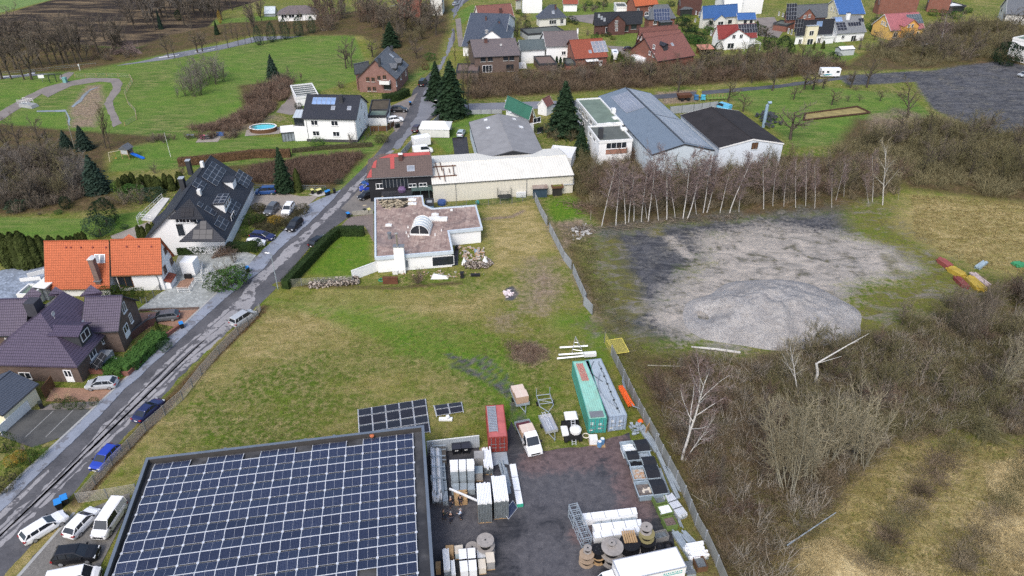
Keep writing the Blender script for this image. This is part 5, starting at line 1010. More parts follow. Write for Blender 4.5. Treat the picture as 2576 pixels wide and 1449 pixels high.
# ------ stacks of profiles, crates, pallets
GA=M('galvanised_profile',(.34,.39,.43),.45,.22,1.5,.25);WP=M('white_wrapped_profile',(.80,.81,.82),.45,.06);SD=M('stacked_profile_ends',(.16,.18,.19),.6,.35,3,.2);PW_=M('pallet_wood',(.38,.25,.13),.85,.25,3);CARD=M('cardboard',(.40,.275,.19),.9,.12);WRAP=M('grey_film_wrapped',(.30,.29,.28),.35,.3,1);PAPER=M('pale_board',(.62,.56,.47),.8,.1);STRAP=FK
def frame2(fl,fr):
 a,b=G(fl),G(fr);d=b-a;d.z=0;return a,d.length,atan2(d.y,d.x)
def pallet(par,w,d,z0=0.0,name='pallet'):
 m=MB()
 for i in range(3):m.box(0,w,i*(d-.12)/2,i*(d-.12)/2+.12,z0,z0+.09)
 for i in range(6):m.box(i*(w-.12)/5,i*(w-.12)/5+.12,0,d,z0+.095,z0+.125)
 return m.build(name,PW_,par)
def bars(par,name,w,d,z0,z1,along,nx,nz,mat,jit=.12,seed=0,gap=.012):
 r=random.Random(seed);m=MB()
 for j in range(nz):
  for i in range(nx):
   c=(w if along=='y' else d)/nx;a0,a1=i*c+gap,(i+1)*c-gap;b0=r.uniform(-jit,jit);h0,h1=z0+(z1-z0)*j/nz+.004,z0+(z1-z0)*(j+1)/nz-.004
   if along=='y':m.box(a0,a1,b0,d+r.uniform(-jit,jit),h0,h1)
   else:m.box(b0,w+r.uniform(-jit,jit),a0,a1,h0,h1)
 return m.build(name,mat,par)
def stack(label,fl,fr,d,h,along='y',lower=SD,upper=WP,frac=.12,nx=10,nz=10,straps=0,cat='profile stack',group=None,seed=1,jit=.1,pal=True):
 a,w,rz=frame2(fl,fr);e=thing('profile_stack',label,cat,a,rz,group)
 z=.13 if pal else .02
 if pal:pallet(e,w,d*.9 if along=='y' else d)
 zu=h-h*frac
 if lower is not None and zu>z+.05:bars(e,'lower_bundle',w,d,z,zu,along,nx,nz,lower,jit*.5,seed)
 bars(e,'top_bundle',w,d,max(zu,z),h,along,nx,max(1,int(nz*frac+.5)),upper,jit,seed+9)
 for k in range(straps):
  m=MB();x=w*(k+1)/(straps+1)if along=='x' else 0;y=d*(k+1)/(straps+1)
  if along=='x':
   m.box(x-.05,x+.05,-.16,-.13,z,h+.02);m.box(x-.05,x+.05,-.13,d+.1,h+.005,h+.02)
  else:m.box(-.02,w+.02,y-.05,y+.05,h+.005,h+.02)
  m.build('strap',STRAP,e)
 return e
stack('tall stack of grey profiles with white top, nearest to the big roof row of stacks',Y1(648,955),Y1(780,945),2.9,3.5,'y',SD,WP,.10,9,14,0)
stack('right one of two tall profile stacks, with a solar panel leaning on it',Y1(800,918),Y1(936,905),3.6,3.3,'y',SD,WP,.10,9,14,0,seed=4)
stack('broad stack of strapped grey and white wrapped profiles by the corrugated fence',Y1(396,612),Y1(616,600),1.6,3.0,'x',GA,WP,.14,5,9,2,seed=7)
stack('low pile of blue grey profiles in front of the broad strapped stack',Y1(402,690),Y1(616,682),1.1,.9,'x',GA,GA,.3,6,4,2,seed=8,pal=False)
stack('bundle of white round tubes next to the red container doors',Y1(705,500),Y1(790,492),3.2,1.3,'y',SD,WP,.2,6,5,0,seed=11,jit=.35)
stack('long blue grey profile bundle lying parallel to the big roof',Y1(316,788),Y1(368,782),6.4,.8,'y',GA,GA,.3,4,4,3,seed=12,pal=False)
stack('dark plank pile by the corrugated fence corner',Y1(300,420),Y1(352,415),2.4,1.0,'y',M('grey_planks',(.11,.10,.09),.85),M('grey_planks',(.11,.10,.09),.85),.3,4,4,0,seed=13,pal=False,cat='plank pile')
for i,(x,mt,w)in enumerate(((205,WP,.16),(222,WP,.14),(240,GA,.12),(262,WP,.26),(285,GA,.2))):
 p0,p1=G(Y1(x,240+i*3),1.2),G(Y1(x+22,640+20*(i%3)),1.2);o=tU('long_profile',mt)([p0,p1],w,4);tag(o,ORD[i]+' long profile from the wall on the cantilever rack beside the big roof','profile')
a,w,rz=frame2(Y1(205,700),Y1(305,695));e=thing('cantilever_rack','blue grey cantilever rack holding long profiles against the big roof wall','rack',a,rz)
for y in(1.2,3.0,4.8,6.6):
 bX('post',GA,e)(.0,.12,y,y+.12,0,2.2);bX('arm',GA,e)(.12,1.7,y,y+.1,1.0,1.1);bX('arm',GA,e)(.12,1.7,y,y+.1,1.7,1.8)
stack('heap of white profile offcuts standing at the low end of the cantilever rack',Y1(218,770),Y1(310,762),1.6,1.1,'y',GA,WP,.5,7,4,0,seed=15,jit=.3,pal=False)
def crate(label,fl,fr,d,h,mat,name='crate',cat='crate',lid=None,group=None,pal=True):
 a,w,rz=frame2(fl,fr);e=thing(name,label,cat,a,rz,group)
 if pal:pallet(e,w,d)
 z=.13 if pal else .0;bX('load',mat,e)(.02,w-.02,.02,d-.02,z,h)
 bX('cover',lid or mat,e)(0,w,0,d,h,h+.04)
 return e
crate('film wrapped grey brown pallet load behind the white tube bundle',Y1(612,425),Y1(704,420),1.3,1.5,WRAP,'pallet_load','pallet load');crate('film wrapped pallet load with grey lid beside the broad strapped stack',Y1(622,560),Y1(694,556),1.2,1.4,WRAP,'pallet_load','pallet load',M('grey_lid',(.26,.30,.32),.5))
def bin_big(label,fl,fr):
 a,w,rz=frame2(fl,fr);e=thing('waste_container',label,'waste container',a,rz);lO('body',M('black_plastic',(.012,.013,.018),.45,.2),e)([[(0.1,.1,.2),(w-.1,.1,.2),(w-.1,1.0,.2),(.1,1.0,.2)],[(0,0,1.15),(w,0,1.15),(w,1.1,1.15),(0,1.1,1.15)]])
 eX('lid',M('black_lid',(.03,.032,.045),.4),e)([(0,-.04,1.16),(0,-.04,1.22),(0,.5,1.42),(0,1.12,1.3),(0,1.12,1.16)],(w,0,0));m=MB();m.box(w*.35,w*.5,-.02,.0+.05,.78,.9);m.box(w*.55,w*.68,-.02,.05,.8,.9);m.build('emblem',FW,e)
 for x in(.12,w-.2):
  lA('wheel',FK,e)([(.1,0),(.1,.08)],8,(x,.15,.1),'x')
bin_big('black lidded waste container at the corrugated fence, left of its twin',Y1(402,318),Y1(488,310));bin_big('black lidded waste container at the corrugated fence, right of its twin',Y1(492,308),Y1(575,302))
wrun('corrugated_fence','grey corrugated sheet fence between the big roof and the red container',[Y1(170,290),Y1(660,232)],2.0,.08,corr('fence_sheet',(.42,.46,.49),.3,.5,.1,.25),'fence',None,0,FW)
e=stack('pile of wooden pallets with a white beam resting on it',Y1(430,788),Y1(546,776),1.5,.95,'x',PW_,PW_,.2,8,6,0,cat='pallet pile',seed=21);o=bX('beam',WP,None,G(Y1(512,688),1.0),radians(62))(-.12,.12,-2.0,2.0,0,.14);tag(o,'white beam lying slantwise across the pallet pile','beam')
a,b_=G(Y1(972,415),.0),G(Y1(1042,800),.0);d=(b_-a);e=thing('wrapped_beam','long cream wrapped package with green end lying alone on the yard','package',b_,atan2(d.y,d.x)+PI/2);Lp=d.length
bX('package',WP,e)(-.38,.38,.12,Lp,.0,.42);bX('end_cap',M('green_cap',(.05,.36,.24),.5),e)(-.39,.39,0,.12,0,.43)
for k in(.33,.66):bX('strap',STRAP,e)(-.39,.39,Lp*k,Lp*k+.06,.42,.43)
for i,(p0,p1)in enumerate(((Y1(845,370),Y1(930,680)),(Y1(875,365),Y1(950,670)),(Y1(905,430),Y1(948,600)))):
 o=tU('long_profile',GA)([G(p0,.12),G(p1,.12)],[.16,.16],4);tag(o,ORD[i]+' galvanised profile from the left lying on the yard right of the tall stacks','profile')
m=MB();w4=[G(Y1(*p),.06)for p in((758,290),(915,280),(935,400),(860,385),(775,420))];m.extr(w4[::-1]if(w4[1]-w4[0]).cross(w4[2]-w4[0]).z<0 else w4,(0,0,.05));o=m.build('metal_sheet',GA);tag(o,'flat blue grey metal sheet on the ground before the red container doors','sheet')
e=thing('loose_solar_panel','dark solar panel leaning against the right tall profile stack','solar panel',G(Y1(975,860)),radians(58));o=bX('frame',ALU_W,e)(-1.0,1.0,-.02,.02,0,1.1);o.rotation_euler=(radians(-35),0,0);o2=bX('cells',PV_BLUE,e)(-.95,.95,-.025,-.02,.05,1.05);o2.rotation_euler=(radians(-35),0,0)
SPW=M('drum_wood',(.30,.275,.255),.85,.25,2);SPB=M('black_cable',(.014,.014,.016),.5,.2);SPO=M('tan_drum_wood',(.33,.25,.18),.85,.2,2)
def drum(label,px,R,hgt,z=0.0,disc=None,core=SPB,group=None,rc=.6):
 p=G(px,z);e=thing('cable_drum',label,'cable drum',p,rnd(0,3),group);disc=disc or SPW
 for zz in(0,hgt-.07):lA('flange',disc,e)([(R,zz),(R,zz+.07)],22)
 lA('cable_winding',core,e)([(R*rc,.07),(R*rc,hgt-.07)],18);lA('hub',FK,e)([(.1,hgt),(.1,hgt+.02)],10)
 for k in range(4):m=MB();a=k*PI/2+.4;m.lathe([(.025,hgt),(.025,hgt+.04)],6,(cos(a)*R*.5,sin(a)*R*.5,0));m.build('bolt',GU,e)
 return e
drum('small cable drum lying against the red container corner',Y1(706,300),.62,.7,.1,SPO,SPO)
drum('single grey drum beside the double drum stack, low centre of the yard',Y1(592,1225),.72,.95,0,SPW,SPO);drum('lower drum of the two-high grey stack in the yard',Y1(722,1225),1.0,1.25,0,SPW,SPB);drum('upper drum of the two-high grey stack in the yard',Y1(716,1170),.95,1.1,1.26,SPW,SPB)
drum('lower drum of the leftmost tan stack',Y2(460,1320),.85,.8,0,SPO,SPB);drum('middle drum of the leftmost tan stack',Y2(462,1275),.8,.7,.81,SPO,SPB);drum('small top drum of the leftmost tan stack',Y2(470,1215),.45,.6,1.52,SPW,SPB)
drum('lower drum of the dark narrow stack second from the left',Y2(572,1300),.75,.9,0,PW_,SPB);drum('black rimmed upper drum of the dark narrow stack',Y2(572,1240),.75,.8,.91,SPB,SPB)
drum('lower drum of the broad grey stack with a tiny drum on top',Y2(700,1305),1.15,1.1,0,SPW,SPB);drum('upper drum of the broad grey stack with a tiny drum on top',Y2(698,1235),1.2,1.15,1.11,SPW,SPB);drum('tiny drum on top of the broad grey stack',Y2(698,1160),.4,.45,2.27,SPW,SPB)
drum('lower drum of the stack with the slatted black rimmed top',Y2(865,1260),1.15,1.1,0,SPW,SPB);drum('black rimmed upper drum with pale slats on its face',Y2(865,1190),1.15,1.1,1.11,SPB,SPB);m=MB()
for i in range(6):m.box(-.75+i*.25,-.55+i*.25,-.8,.8,0,.05)
o=m.build('slat_cover',PW_,None,G(Y2(868,1078),2.25),.1);tag(o,'pale wooden slats laid on the black rimmed drum','slats')
drum('bottom drum of the tallest stack',Y2(1022,1210),1.0,1.0,0,SPW,SPB);drum('second drum of the tallest stack',Y2(1022,1160),1.0,.9,1.01,SPB,SPB);drum('third yellowish drum of the tallest stack',Y2(1026,1090),.85,.8,1.92,M('yellow_wood',(.24,.21,.10),.8),SPB);drum('top drum of the tallest stack',Y2(1022,1025),.65,.75,2.73,SPW,SPB)
for i in range(3):
 m=MB();ring=[];
 for k in range(19):a=2*PI*k/18;ring.append((.34*cos(a),.34*sin(a),0))
 m.tube(ring,.12,6);o=m.build('cable_coil',SPB,None,G(Y2(1152,1165),.9+i*.26)+V3((0,0,0)));tag(o,['lowest','middle','topmost'][i]+' black cable coil of the pile beside the tallest drum stack','coil')
o=tU('tyre',SPB,None,G(Y2(1235,1175)))([(.5*cos(2*PI*k/18),.5*sin(2*PI*k/18),.15)for k in range(19)],.16,6);tag(o,'black tyre lying beside the open grey crate and the box lorry','tyre')
def oBX(label,fl,fr,d,h,mat,fill=None,name='crate',cat='crate',group=None,fz=.7,th=.06):
 a,w,rz=frame2(fl,fr);e=thing(name,label,cat,a,rz,group);m=MB()
 m.box(0,w,0,th,.1,h);m.box(0,w,d-th,d,.1,h);m.box(0,th,th,d-th,.1,h);m.box(w-th,w,th,d-th,.1,h);m.box(th,w-th,th,d-th,.1,.16);m.build('body',mat,e)
 m=MB()
 for x in(.0,w-.12):
  for y in(0,d-.12):m.box(x,x+.12,y,y+.12,0,.1)
 m.build('foot',mat,e)
 if fill is not None:
  r=random.Random(int(w*1000));m=MB();m.box(th,w-th,th,d-th,.16,h*fz)
  for k in range(9):x,y,s_=r.uniform(.15,max(.2,w-.35)),r.uniform(.15,max(.2,d-.35)),r.uniform(.08,.2);m.box(x-s_,x+s_,y-s_,y+s_*.6,h*fz,h*fz+r.uniform(.05,.18))
  m.build('contents',fill,e)
 return e
oBX('open grey box with scrap beside the black coils',Y2(1112,1150),Y2(1235,1120),1.0,.9,M('grey_box',(.22,.21,.20),.8),SD,th=.05)
GRN=M('olive_green_steel',(.13,.19,.055),.7,.25,2)
oBX('olive green steel crate below the skip row, uppermost of three',Y2(1112,822),Y2(1220,800),1.3,1.0,GRN,SD,fz=.5,group='olive green crates');oBX('olive green steel crate with white sheets inside, middle of three',Y2(1160,925),Y2(1275,900),1.3,1.0,GRN,WP,fz=.85,group='olive green crates');oBX('olive green steel crate with coiled wire, lowest of three',Y2(1208,1040),Y2(1318,1018),1.4,1.0,GRN,M('wire_scrap',(.16,.12,.11),.8,.5,4),fz=.7,group='olive green crates')
SKB=M('blue_grey_skip',(.24,.30,.35),.6,.25,1.5);SKL=M('black_skip_lid',(.022,.023,.027),.5,.25,2);
def skip(label,lft,rgt,d,h,fill,lid_frac=.5,lid_left=False,sheet_=None):
 a,b=G(lft,h),G(rgt,h);dd=b-a;dd.z=0;w=dd.length;rz=atan2(dd.y,dd.x);e=thing('skip',label,'skip',(a.x,a.y,0),rz);m=MB();th=.07;y0,y1=-d/2,d/2
 for q4 in(((0,y0),(w,y0)),((w,y1),(0,y1)),((0,y1),(0,y0)),((w,y0),(w,y1))):
  (xa,ya),(xb,yb)=q4;cx_,cy_=w/2,0;k=.9;f=lambda x,y:(cx_+(x-cx_)*k,cy_+(y-cy_)*.85,.1);g=lambda x,y,z:(x,y,z)
  n=V3((-(yb-ya),xb-xa,0)).normalized()*th;A,B,C,D=V3(f(xa,ya)),V3(f(xb,yb)),V3((xb,yb,h)),V3((xa,ya,h));m.extr([A,B,C,D],n)
 m.box(w*.06,w*.94,y0*.85,y1*.85,.1,.15);m.build('body',SKB,e);m=MB()
 for x0,x1,ya,yb in((-.05,w+.05,y0-.06,y0+.04),(-.05,w+.05,y1-.04,y1+.06),(-.06,.04,y0,y1),(w-.04,w+.06,y0,y1),(w/2-.05,w/2+.05,y0,y1)):m.box(x0,x1,ya,yb,h-.06,h+.03)
 m.build('rim',M('skip_rim',(.32,.38,.42),.6,.2),e);m=MB();xs=(0,w*lid_frac)if lid_left else(w*(1-lid_frac),w);m.extr([(xs[0],y0,h+.05),(xs[1],y0,h+.05),(xs[1],0,h+.22),(xs[0],0,h+.22)],(0,0,.04));m.extr([(xs[0],0,h+.22),(xs[1],0,h+.22),(xs[1],y1,h+.05),(xs[0],y1,h+.05)],(0,0,.04))
 m.build('lid',SKL,e)
 if fill is not None:
  r=random.Random(int(w*999));m=MB();x0,x1=(0.1,w*(1-lid_frac)-.05)if not lid_left else(w*lid_frac+.05,w-.1);m.box(x0,x1,y0+.15,y1-.15,.15,h*.68)
  for k in range(16):x,y,s_=r.uniform(x0+.2,x1-.2),r.uniform(y0+.35,y1-.35),r.uniform(.1,.28);m.box(x-s_,x+s_,y-s_*.7,y+s_*.7,h*.68,h*.68+r.uniform(.03,.22),0,None)
  m.build('contents',fill,e)
 if sheet_ is not None:bX('board',sheet_,e)(w*.2,w*.5,-.45,.4,h*.7,h*.74)
MIX=NT('mixed_scrap');vv=MIX.n('TexVoronoi',{'Vector':MIX.co(),'Scale':3.5}).outputs['Color'];sp=MIX.n('SeparateColor',{0:vv}).outputs[0];MIXM=MIX.out(MIX.mix(MIX.rng(sp,.5,.56),(.42,.28,.18),MIX.mix(MIX.rng(sp,.2,.24),(.12,.14,.16),(.42,.40,.37))),.8)
skip('topmost skip filled with white foam, black lid on its right half',Y2(795,240),Y2(1045,212),2.0,1.2,M('white_foam',(.72,.75,.76),.8,.2,3));skip('second skip from the top with black lid on its left half',Y2(838,318),Y2(1062,300),1.5,1.2,GA,.5,True);skip('third skip from the top, closed and dark',Y2(866,385),Y2(1112,362),1.5,1.15,SPB,.5);skip('fourth skip from the top holding cardboard and film scraps',Y2(890,480),Y2(1140,460),2.1,1.2,MIXM,.5);skip('lowest skip with a cream board inside',Y2(932,630),Y2(1205,600),2.2,1.25,M('grey_scrap',(.16,.14,.13),.8,.4,3),.5,False,PAPER)
def lying(label,p0,p1,w,n,z=.1,mat=GA,cat='profile bundle',lay=2):
 a,b=G(p0,0),G(p1,0);d=b-a;e=thing('profile_bundle',label,cat,a,atan2(d.y,d.x));bars(e,'bundle',d.length,w,.03,.03+.2*lay,'x',n,lay,mat,.3,int(w*100+p0[0]));m=MB()
 for k in(.25,.7):m.box(d.length*k,d.length*k+.1,-.05,w+.05,0,.03)
 m.build('bearer',PW_,e)
lying('galvanised profile bundle along the fence above the skip row',Y2(945,60),Y2(1095,290),.9,4);lying('long galvanised channel behind the skips',Y2(1110,295),Y2(1300,725),.5,2);lying('short galvanised bundle against the fence beside the lowest skips',Y2(1205,445),Y2(1315,650),.6,3);lying('thin bars between the skips and the long channel',Y2(1135,440),Y2(1245,740),.35,3,lay=1);lying('blue grey bars running behind the box lorry',Y2(1260,1060),Y2(1435,1320),.8,4,lay=2);lying('loose profiles left of the white stack at the fence foot',Y2(1335,1060),Y2(1450,1180),.9,4,lay=1);lying('thin dark bars beside the green crates',Y2(1260,800),Y2(1345,1000),.35,3,lay=1)
stack('bundle of silver aluminium profiles leaning out towards the fence beside the green crates',Y2(1320,935),Y2(1405,905),3.2,.9,'y',GA,ALU_W,.4,6,4,2,seed=31);stack('white profile stack at the fence foot beside the box lorry',Y2(1440,1330),Y2(1608,1300),1.9,.9,'x',GA,WP,.6,8,4,0,seed=33,jit=.25)
oBX('brown wooden box at the lower end of the fence',Y2(1500,1425),Y2(1600,1410),1.4,.9,WD,SD,th=.05);stack('tangle of grey scrap profiles cut by the bottom edge right of the box lorry',Y2(1410,1460),Y2(1490,1450),1.6,.5,'x',GA,SD,.3,6,3,0,seed=35,jit=.3,pal=False)
a,w,rz=frame2(Y2(420,1220),Y2(505,1200));e=thing('steel_rack','blue grey open steel rack left of the long white packages','rack',a,rz)
for x in(0,w-.08):
 for y in(0,1.6,3.2,4.8):bX('post',GA,e)(x,x+.08,y,y+.08,0,2.2)
for z in(.4,1.1,1.8,2.15):
 m=MB();m.box(0,.06,0,4.88,z,z+.06);m.box(w-.06,w,0,4.88,z,z+.06)
 for y in(0,.8,1.6,2.4,3.2,4.0,4.8):m.box(.06,w-.06,y,y+.06,z,z+.06)
 m.build('shelf_frame',GA,e)
for i,(fl,fr,d,h,z)in enumerate(((Y2(432,985),Y2(935,925),.9,1.2,0),(Y2(545,1010),Y2(930,965),.5,.7,0),(Y2(530,1085),Y2(985,1035),.95,1.1,0),(Y2(535,1150),Y2(965,1085),.9,1.0,0))):
 a,w,rz=frame2(fl,fr);e=thing('wrapped_package',['rearmost','second from the back','third from the back','foremost'][i]+' of four long white packages behind the cable drums','package',a,rz,'long white packages');bars(e,'package',w,d,.12,h,'x',3,2,GA if i==1 else WP,.06,40+i,.003);m=MB()
 for k in(.2,.5,.8):m.box(w*k,w*k+.12,0,d,0,.12)
 m.build('bearer',PW_,e)
 for k in(.15,.4,.65,.9):bX('strap',STRAP,e)(w*k,w*k+.04,-.07,d+.07,h+.002,h+.015)
crate('upright brown pallet beside a blue wrapped box',Y1(345,1300),Y1(420,1295),.9,1.3,M('bare_pallets',(.40,.27,.15),.85,.3,4),'pallet_pile','pallet pile',PW_);crate('pale blue boxes on a pallet behind the white boxes',Y1(432,1300),Y1(512,1290),1.1,1.0,M('pale_blue_box',(.42,.50,.54),.6),'pallet_load','pallet load',PAPER)
for i,(fl,fr)in enumerate(((Y1(475,1400),Y1(548,1392)),(Y1(556,1392),Y1(630,1385)),(Y1(485,1500),Y1(560,1490)),(Y1(566,1492),Y1(640,1484)))):crate(['rear left','rear right','front left','front right'][i]+' of four strapped white boxes at the bottom edge',fl,fr,1.5,1.6,WP,'wrapped_box','box',WP,'white boxes at the bottom edge')
crate('wooden topped brown box right of the four white boxes',Y1(730,1400),Y1(808,1390),1.3,1.3,WRAP,'pallet_load','pallet load',PAPER);crate('paper wrapped box between white boxes and brown box',Y1(655,1440),Y1(725,1432),1.2,1.0,PAPER,'pallet_load','pallet load');crate('silver sheet covered load behind the brown topped box',Y1(640,1330),Y1(720,1322),1.3,.9,GA,'pallet_load','pallet load',ALU_W)
stack('white profile bundles standing on end at the bottom edge beside the big roof',Y1(330,1480),Y1(392,1472),2.6,1.6,'y',GA,WP,.3,5,5,0,seed=51);stack('shorter white profile bundle right of the tall bundles at the bottom edge',Y1(400,1500),Y1(440,1495),1.8,1.1,'y',GA,WP,.3,3,4,0,seed=52);crate('stack of brown pallets leaning on the big roof wall at the bottom edge',Y1(250,1440),Y1(298,1436),.9,1.0,PW_,'pallet_pile','pallet pile',PW_,None,False)
for n_,(pts,nx,ny)in enumerate(((((900,1028),(1070,1001),(1082,1085),(904,1115)),5,4),(((1091,1018),(1161,1009),(1166,1034),(1098,1045)),2,2))):
 A,B,C,D=[G(p,.35)for p in pts];e=thing('ground_solar_array',['larger block of dark solar panels lying on the meadow behind the big roof','small group of dark solar panels lying on the meadow near the red container'][n_],'solar panels',(A.x,A.y,0));O=V3((A.x,A.y,0))
 for i in range(nx):
  for j in range(ny):
   P=lambda u_,v_:(A*(1-u_)+B*u_)*(1-v_)+(D*(1-u_)+C*u_)*v_-O
   zz=.2+(.22 if j%2==0 else 0);zb=.2+(0 if j%2==0 else .22);g0=.02;c4=[P((i+g0)/nx,(j+.04)/ny),P((i+1-g0)/nx,(j+.04)/ny),P((i+1-g0)/nx,(j+.96)/ny),P((i+g0)/nx,(j+.96)/ny)]
   tz=[.42,.42,.25,.25]if j%2 else[.25,.25,.42,.42];c4=[V3((p.x,p.y,z))for p,z in zip(c4,tz)];m=MB();m.extr(c4[::-1],(0,0,-.04),0);cen=sum(c4,V3())/4;m.add([cen+(p-cen)*.95+V3((0,0,.006))for p in c4],[(3,2,1,0)],1);m.build('solar_panel',[ALU_W,PVD],e)
 m=MB()
 for i in range(nx+1):p0,p1=(A*(1-i/nx)+B*i/nx)-O,(D*(1-i/nx)+C*i/nx)-O;m.tube([(p0.x,p0.y,.2),(p1.x,p1.y,.2)],.05,4)
 for pp in(A,B,C,D):m.tube([(pp.x-O.x,pp.y-O.y,0),(pp.x-O.x,pp.y-O.y,.2)],.05,4)
 m.build('frame',ALU_W,e)
m=MB();m.box(-.9,.9,-.25,.25,0,.3);m.lathe([(.2,0),(.3,.3),(.2,.5)],8,(.3,0,.3));o=m.build('plastic_sack',WP,None,G(C1(1790,1305)));tag(o,'white sacks lying at the lower edge of the small panel group','sack')
# ------ vehicles
def paint(name,c,rough=.25):return M(name+'_car_paint',c,rough,.05,.5,0,0,.6)
TY=M('tyre_rubber',(.015,.015,.016),.8,.2);T_RIM=M('alloy_rim',(.42,.43,.45),.35,.1,2,.6);T_GL=glass('car_glass',(.02,.024,.03),.06);T_LAMP=M('clear_lamp',(.65,.67,.7),.15,.05);T_RED=M('red_tail_lamp',(.28,.02,.02),.25,.1);T_PLATE=M('number_plate',(.7,.7,.68),.5,.05);TT=M('black_trim',(.02,.02,.022),.55,.1)
CARS={'estate':(4.85,1.86,((-2.42,.80),(-2.3,.98),(-1.2,1.0),(1.0,.98),(1.9,.86),(2.3,.72),(2.42,.55)),(-2.3,-1.85,.30,1.15,1.47),1.43),'hatch':(4.25,1.8,((-2.12,.8),(-2.0,1.0),(-1,1.0),(1.0,.98),(1.75,.84),(2.05,.7),(2.12,.5)),(-2.0,-1.45,.35,1.15,1.5),1.3),'small':(3.7,1.68,((-1.85,.8),(-1.75,.98),(-1,.98),(.9,.97),(1.5,.82),(1.8,.66),(1.85,.5)),(-1.75,-1.35,.3,1.0,1.5),1.18),'suv':(4.55,1.9,((-2.27,.85),(-2.17,1.1),(-1,1.1),(1.1,1.07),(1.9,.98),(2.2,.8),(2.27,.55)),(-2.17,-1.7,.35,1.2,1.68),1.35),'minivan':(4.5,1.84,((-2.25,.85),(-2.18,1.05),(-1,1.05),(1.2,1.02),(1.85,.92),(2.2,.75),(2.25,.5)),(-2.18,-1.95,.6,1.5,1.72),1.35),'sedan':(4.7,1.8,((-2.35,.78),(-2.25,.95),(-1.3,.98),(1.0,.95),(1.85,.82),(2.25,.68),(2.35,.5)),(-1.75,-1.0,.25,1.1,1.42),1.4),'van':(4.95,1.95,((-2.47,1.0),(-2.45,1.15),(-1,1.15),(1.5,1.12),(2.0,1.05),(2.38,.85),(2.47,.5)),(-2.45,-2.38,1.05,1.72,1.98),1.55),'bus':(6.2,2.05,((-3.1,1.0),(-3.08,1.3),(-1,1.3),(2.2,1.28),(2.6,1.2),(3.0,.95),(3.1,.5)),(-3.08,-3.0,1.7,2.35,2.6),1.9)}
_cm={}
def belt(prof,x):
 for(x0,z0),(x1,z1)in zip(prof[:-1],prof[1:]):
  if x<=x1:return z0+(z1-z0)*(x-x0)/(x1-x0)
 return prof[-1][1]
def car_parts(kind,panel=False):
 if(kind,panel)in _cm:return _cm[kind,panel]
 L,W,prof,(rf,rt_,ft,wf,H_),wb=CARS[kind];hw=W/2;b=MB();rings=[]
 xs=sorted({p[0]for p in prof}|{-wb,wb,-wb-.36,wb+.36,rf,wf});xs=[x for x in xs if-L/2<=x<=L/2]
 for x in xs:
  e_=abs(x)/(L/2);k=1-.16*max(0,(e_-.72)/.28)**2;zb=belt(prof,x);zl=.24+.12*max(0,(e_-.8)/.2);h2=hw*k
  rings.append([(x,-h2*.93,zl),(x,-h2,zl+.2),(x,-h2*.985,zb*.8),(x,-h2*.90,zb),(x,-h2*.4,zb+.03),(x,h2*.4,zb+.03),(x,h2*.90,zb),(x,h2*.985,zb*.8),(x,h2,zl+.2),(x,h2*.93,zl)])
 b.loft(rings)
 zt=H_;wt,wr=hw*.84,hw*.72
 def sec(x,z,w):return[(x,-w,z),(x,w,z)]
 B0_,B1_,T0,T1=(rf,belt(prof,rf)),(wf,belt(prof,wf)),(rt_,zt-.03),(ft,zt)
 xm=(rt_+ft)/2;rr=[[(x,-wr,z-.05),(x,-wr*.8,z),(x,wr*.8,z),(x,wr,z-.05),(x,wr*.8,z-.07),(x,-wr*.8,z-.07)]for x,z in((rt_-.08,zt-.06),(rt_,zt),(xm,zt+.03),(ft,zt),(ft+.06,zt-.04))];b.loft(rr)
 def pil(p,q_,r=.045):
  for s in(-1,1):b.tube([(p[0],s*p[2],p[1]),(q_[0],s*q_[2],q_[1])],r,4)
 pil((B1_[0],B1_[1],wt),(T1[0],T1[1]-.04,wr));pil((B0_[0],B0_[1],wt),(T0[0],T0[1]-.04,wr),.07);mx=(rt_+ft)/2+.1;pil((mx,belt(prof,mx),wt),(mx,zt-.05,wr),.05)
 if not panel and kind not in('small',):mx2=(rf+mx)/2-.05;pil((mx2,belt(prof,mx2),wt),(mx2,zt-.05,wr),.04)
 if panel:
  for s in(-1,1):b.extr([(rf,s*(wt+.03),B0_[1]),(mx,s*(wt+.03),belt(prof,mx)),(mx,s*(wr+.02),zt-.04),(rt_,s*(wr+.02),zt-.04)],(0,-.03*s,0))
  b.extr([(rf-.01,-wt,B0_[1]),(rf-.01,wt,B0_[1]),(rt_-.02,wr,zt-.04),(rt_-.02,-wr,zt-.04)],(-.02,0,0))
 body=b.mesh('body',paint('white',(.80,.80,.80)),False)
 g=MB();g.add([(B1_[0],-wt,B1_[1]+.02),(B1_[0],wt,B1_[1]+.02),(T1[0],wr,T1[1]-.04),(T1[0],-wr,T1[1]-.04)],[(0,1,2,3)]);ws=g.mesh('windscreen',T_GL,False)
 g=MB();g.add([(B0_[0],-wt,B0_[1]+.02),(B0_[0],wt,B0_[1]+.02),(T0[0],wr,T0[1]-.04),(T0[0],-wr,T0[1]-.04)],[(3,2,1,0)]);rw=g.mesh('rear_window',T_GL,False);sw=[]
 for s in(-1,1):
  g=MB();x0=mx if panel else B0_[0];g.add([(x0,s*wt,belt(prof,x0)+.01),(B1_[0],s*wt,B1_[1]+.01),(T1[0],s*wr,T1[1]-.04),(mx if panel else T0[0],s*wr,T0[1]-.04)],[(0,1,2,3)if s<0 else(3,2,1,0)]);sw.append(g.mesh('side_window',T_GL,False))
 R_=.33 if kind not in('van','bus','suv')else .37;w=MB();w.lathe([(R_-.06,-.1),(R_,-.07),(R_,.07),(R_-.06,.1)],18,(0,0,0),'y');wh=w.mesh('wheel',TY,False);w=MB();w.lathe([(R_*.66,-.112),(R_*.66,.112)],12,(0,0,0),'y');rim=w.mesh('rim',T_RIM,False)
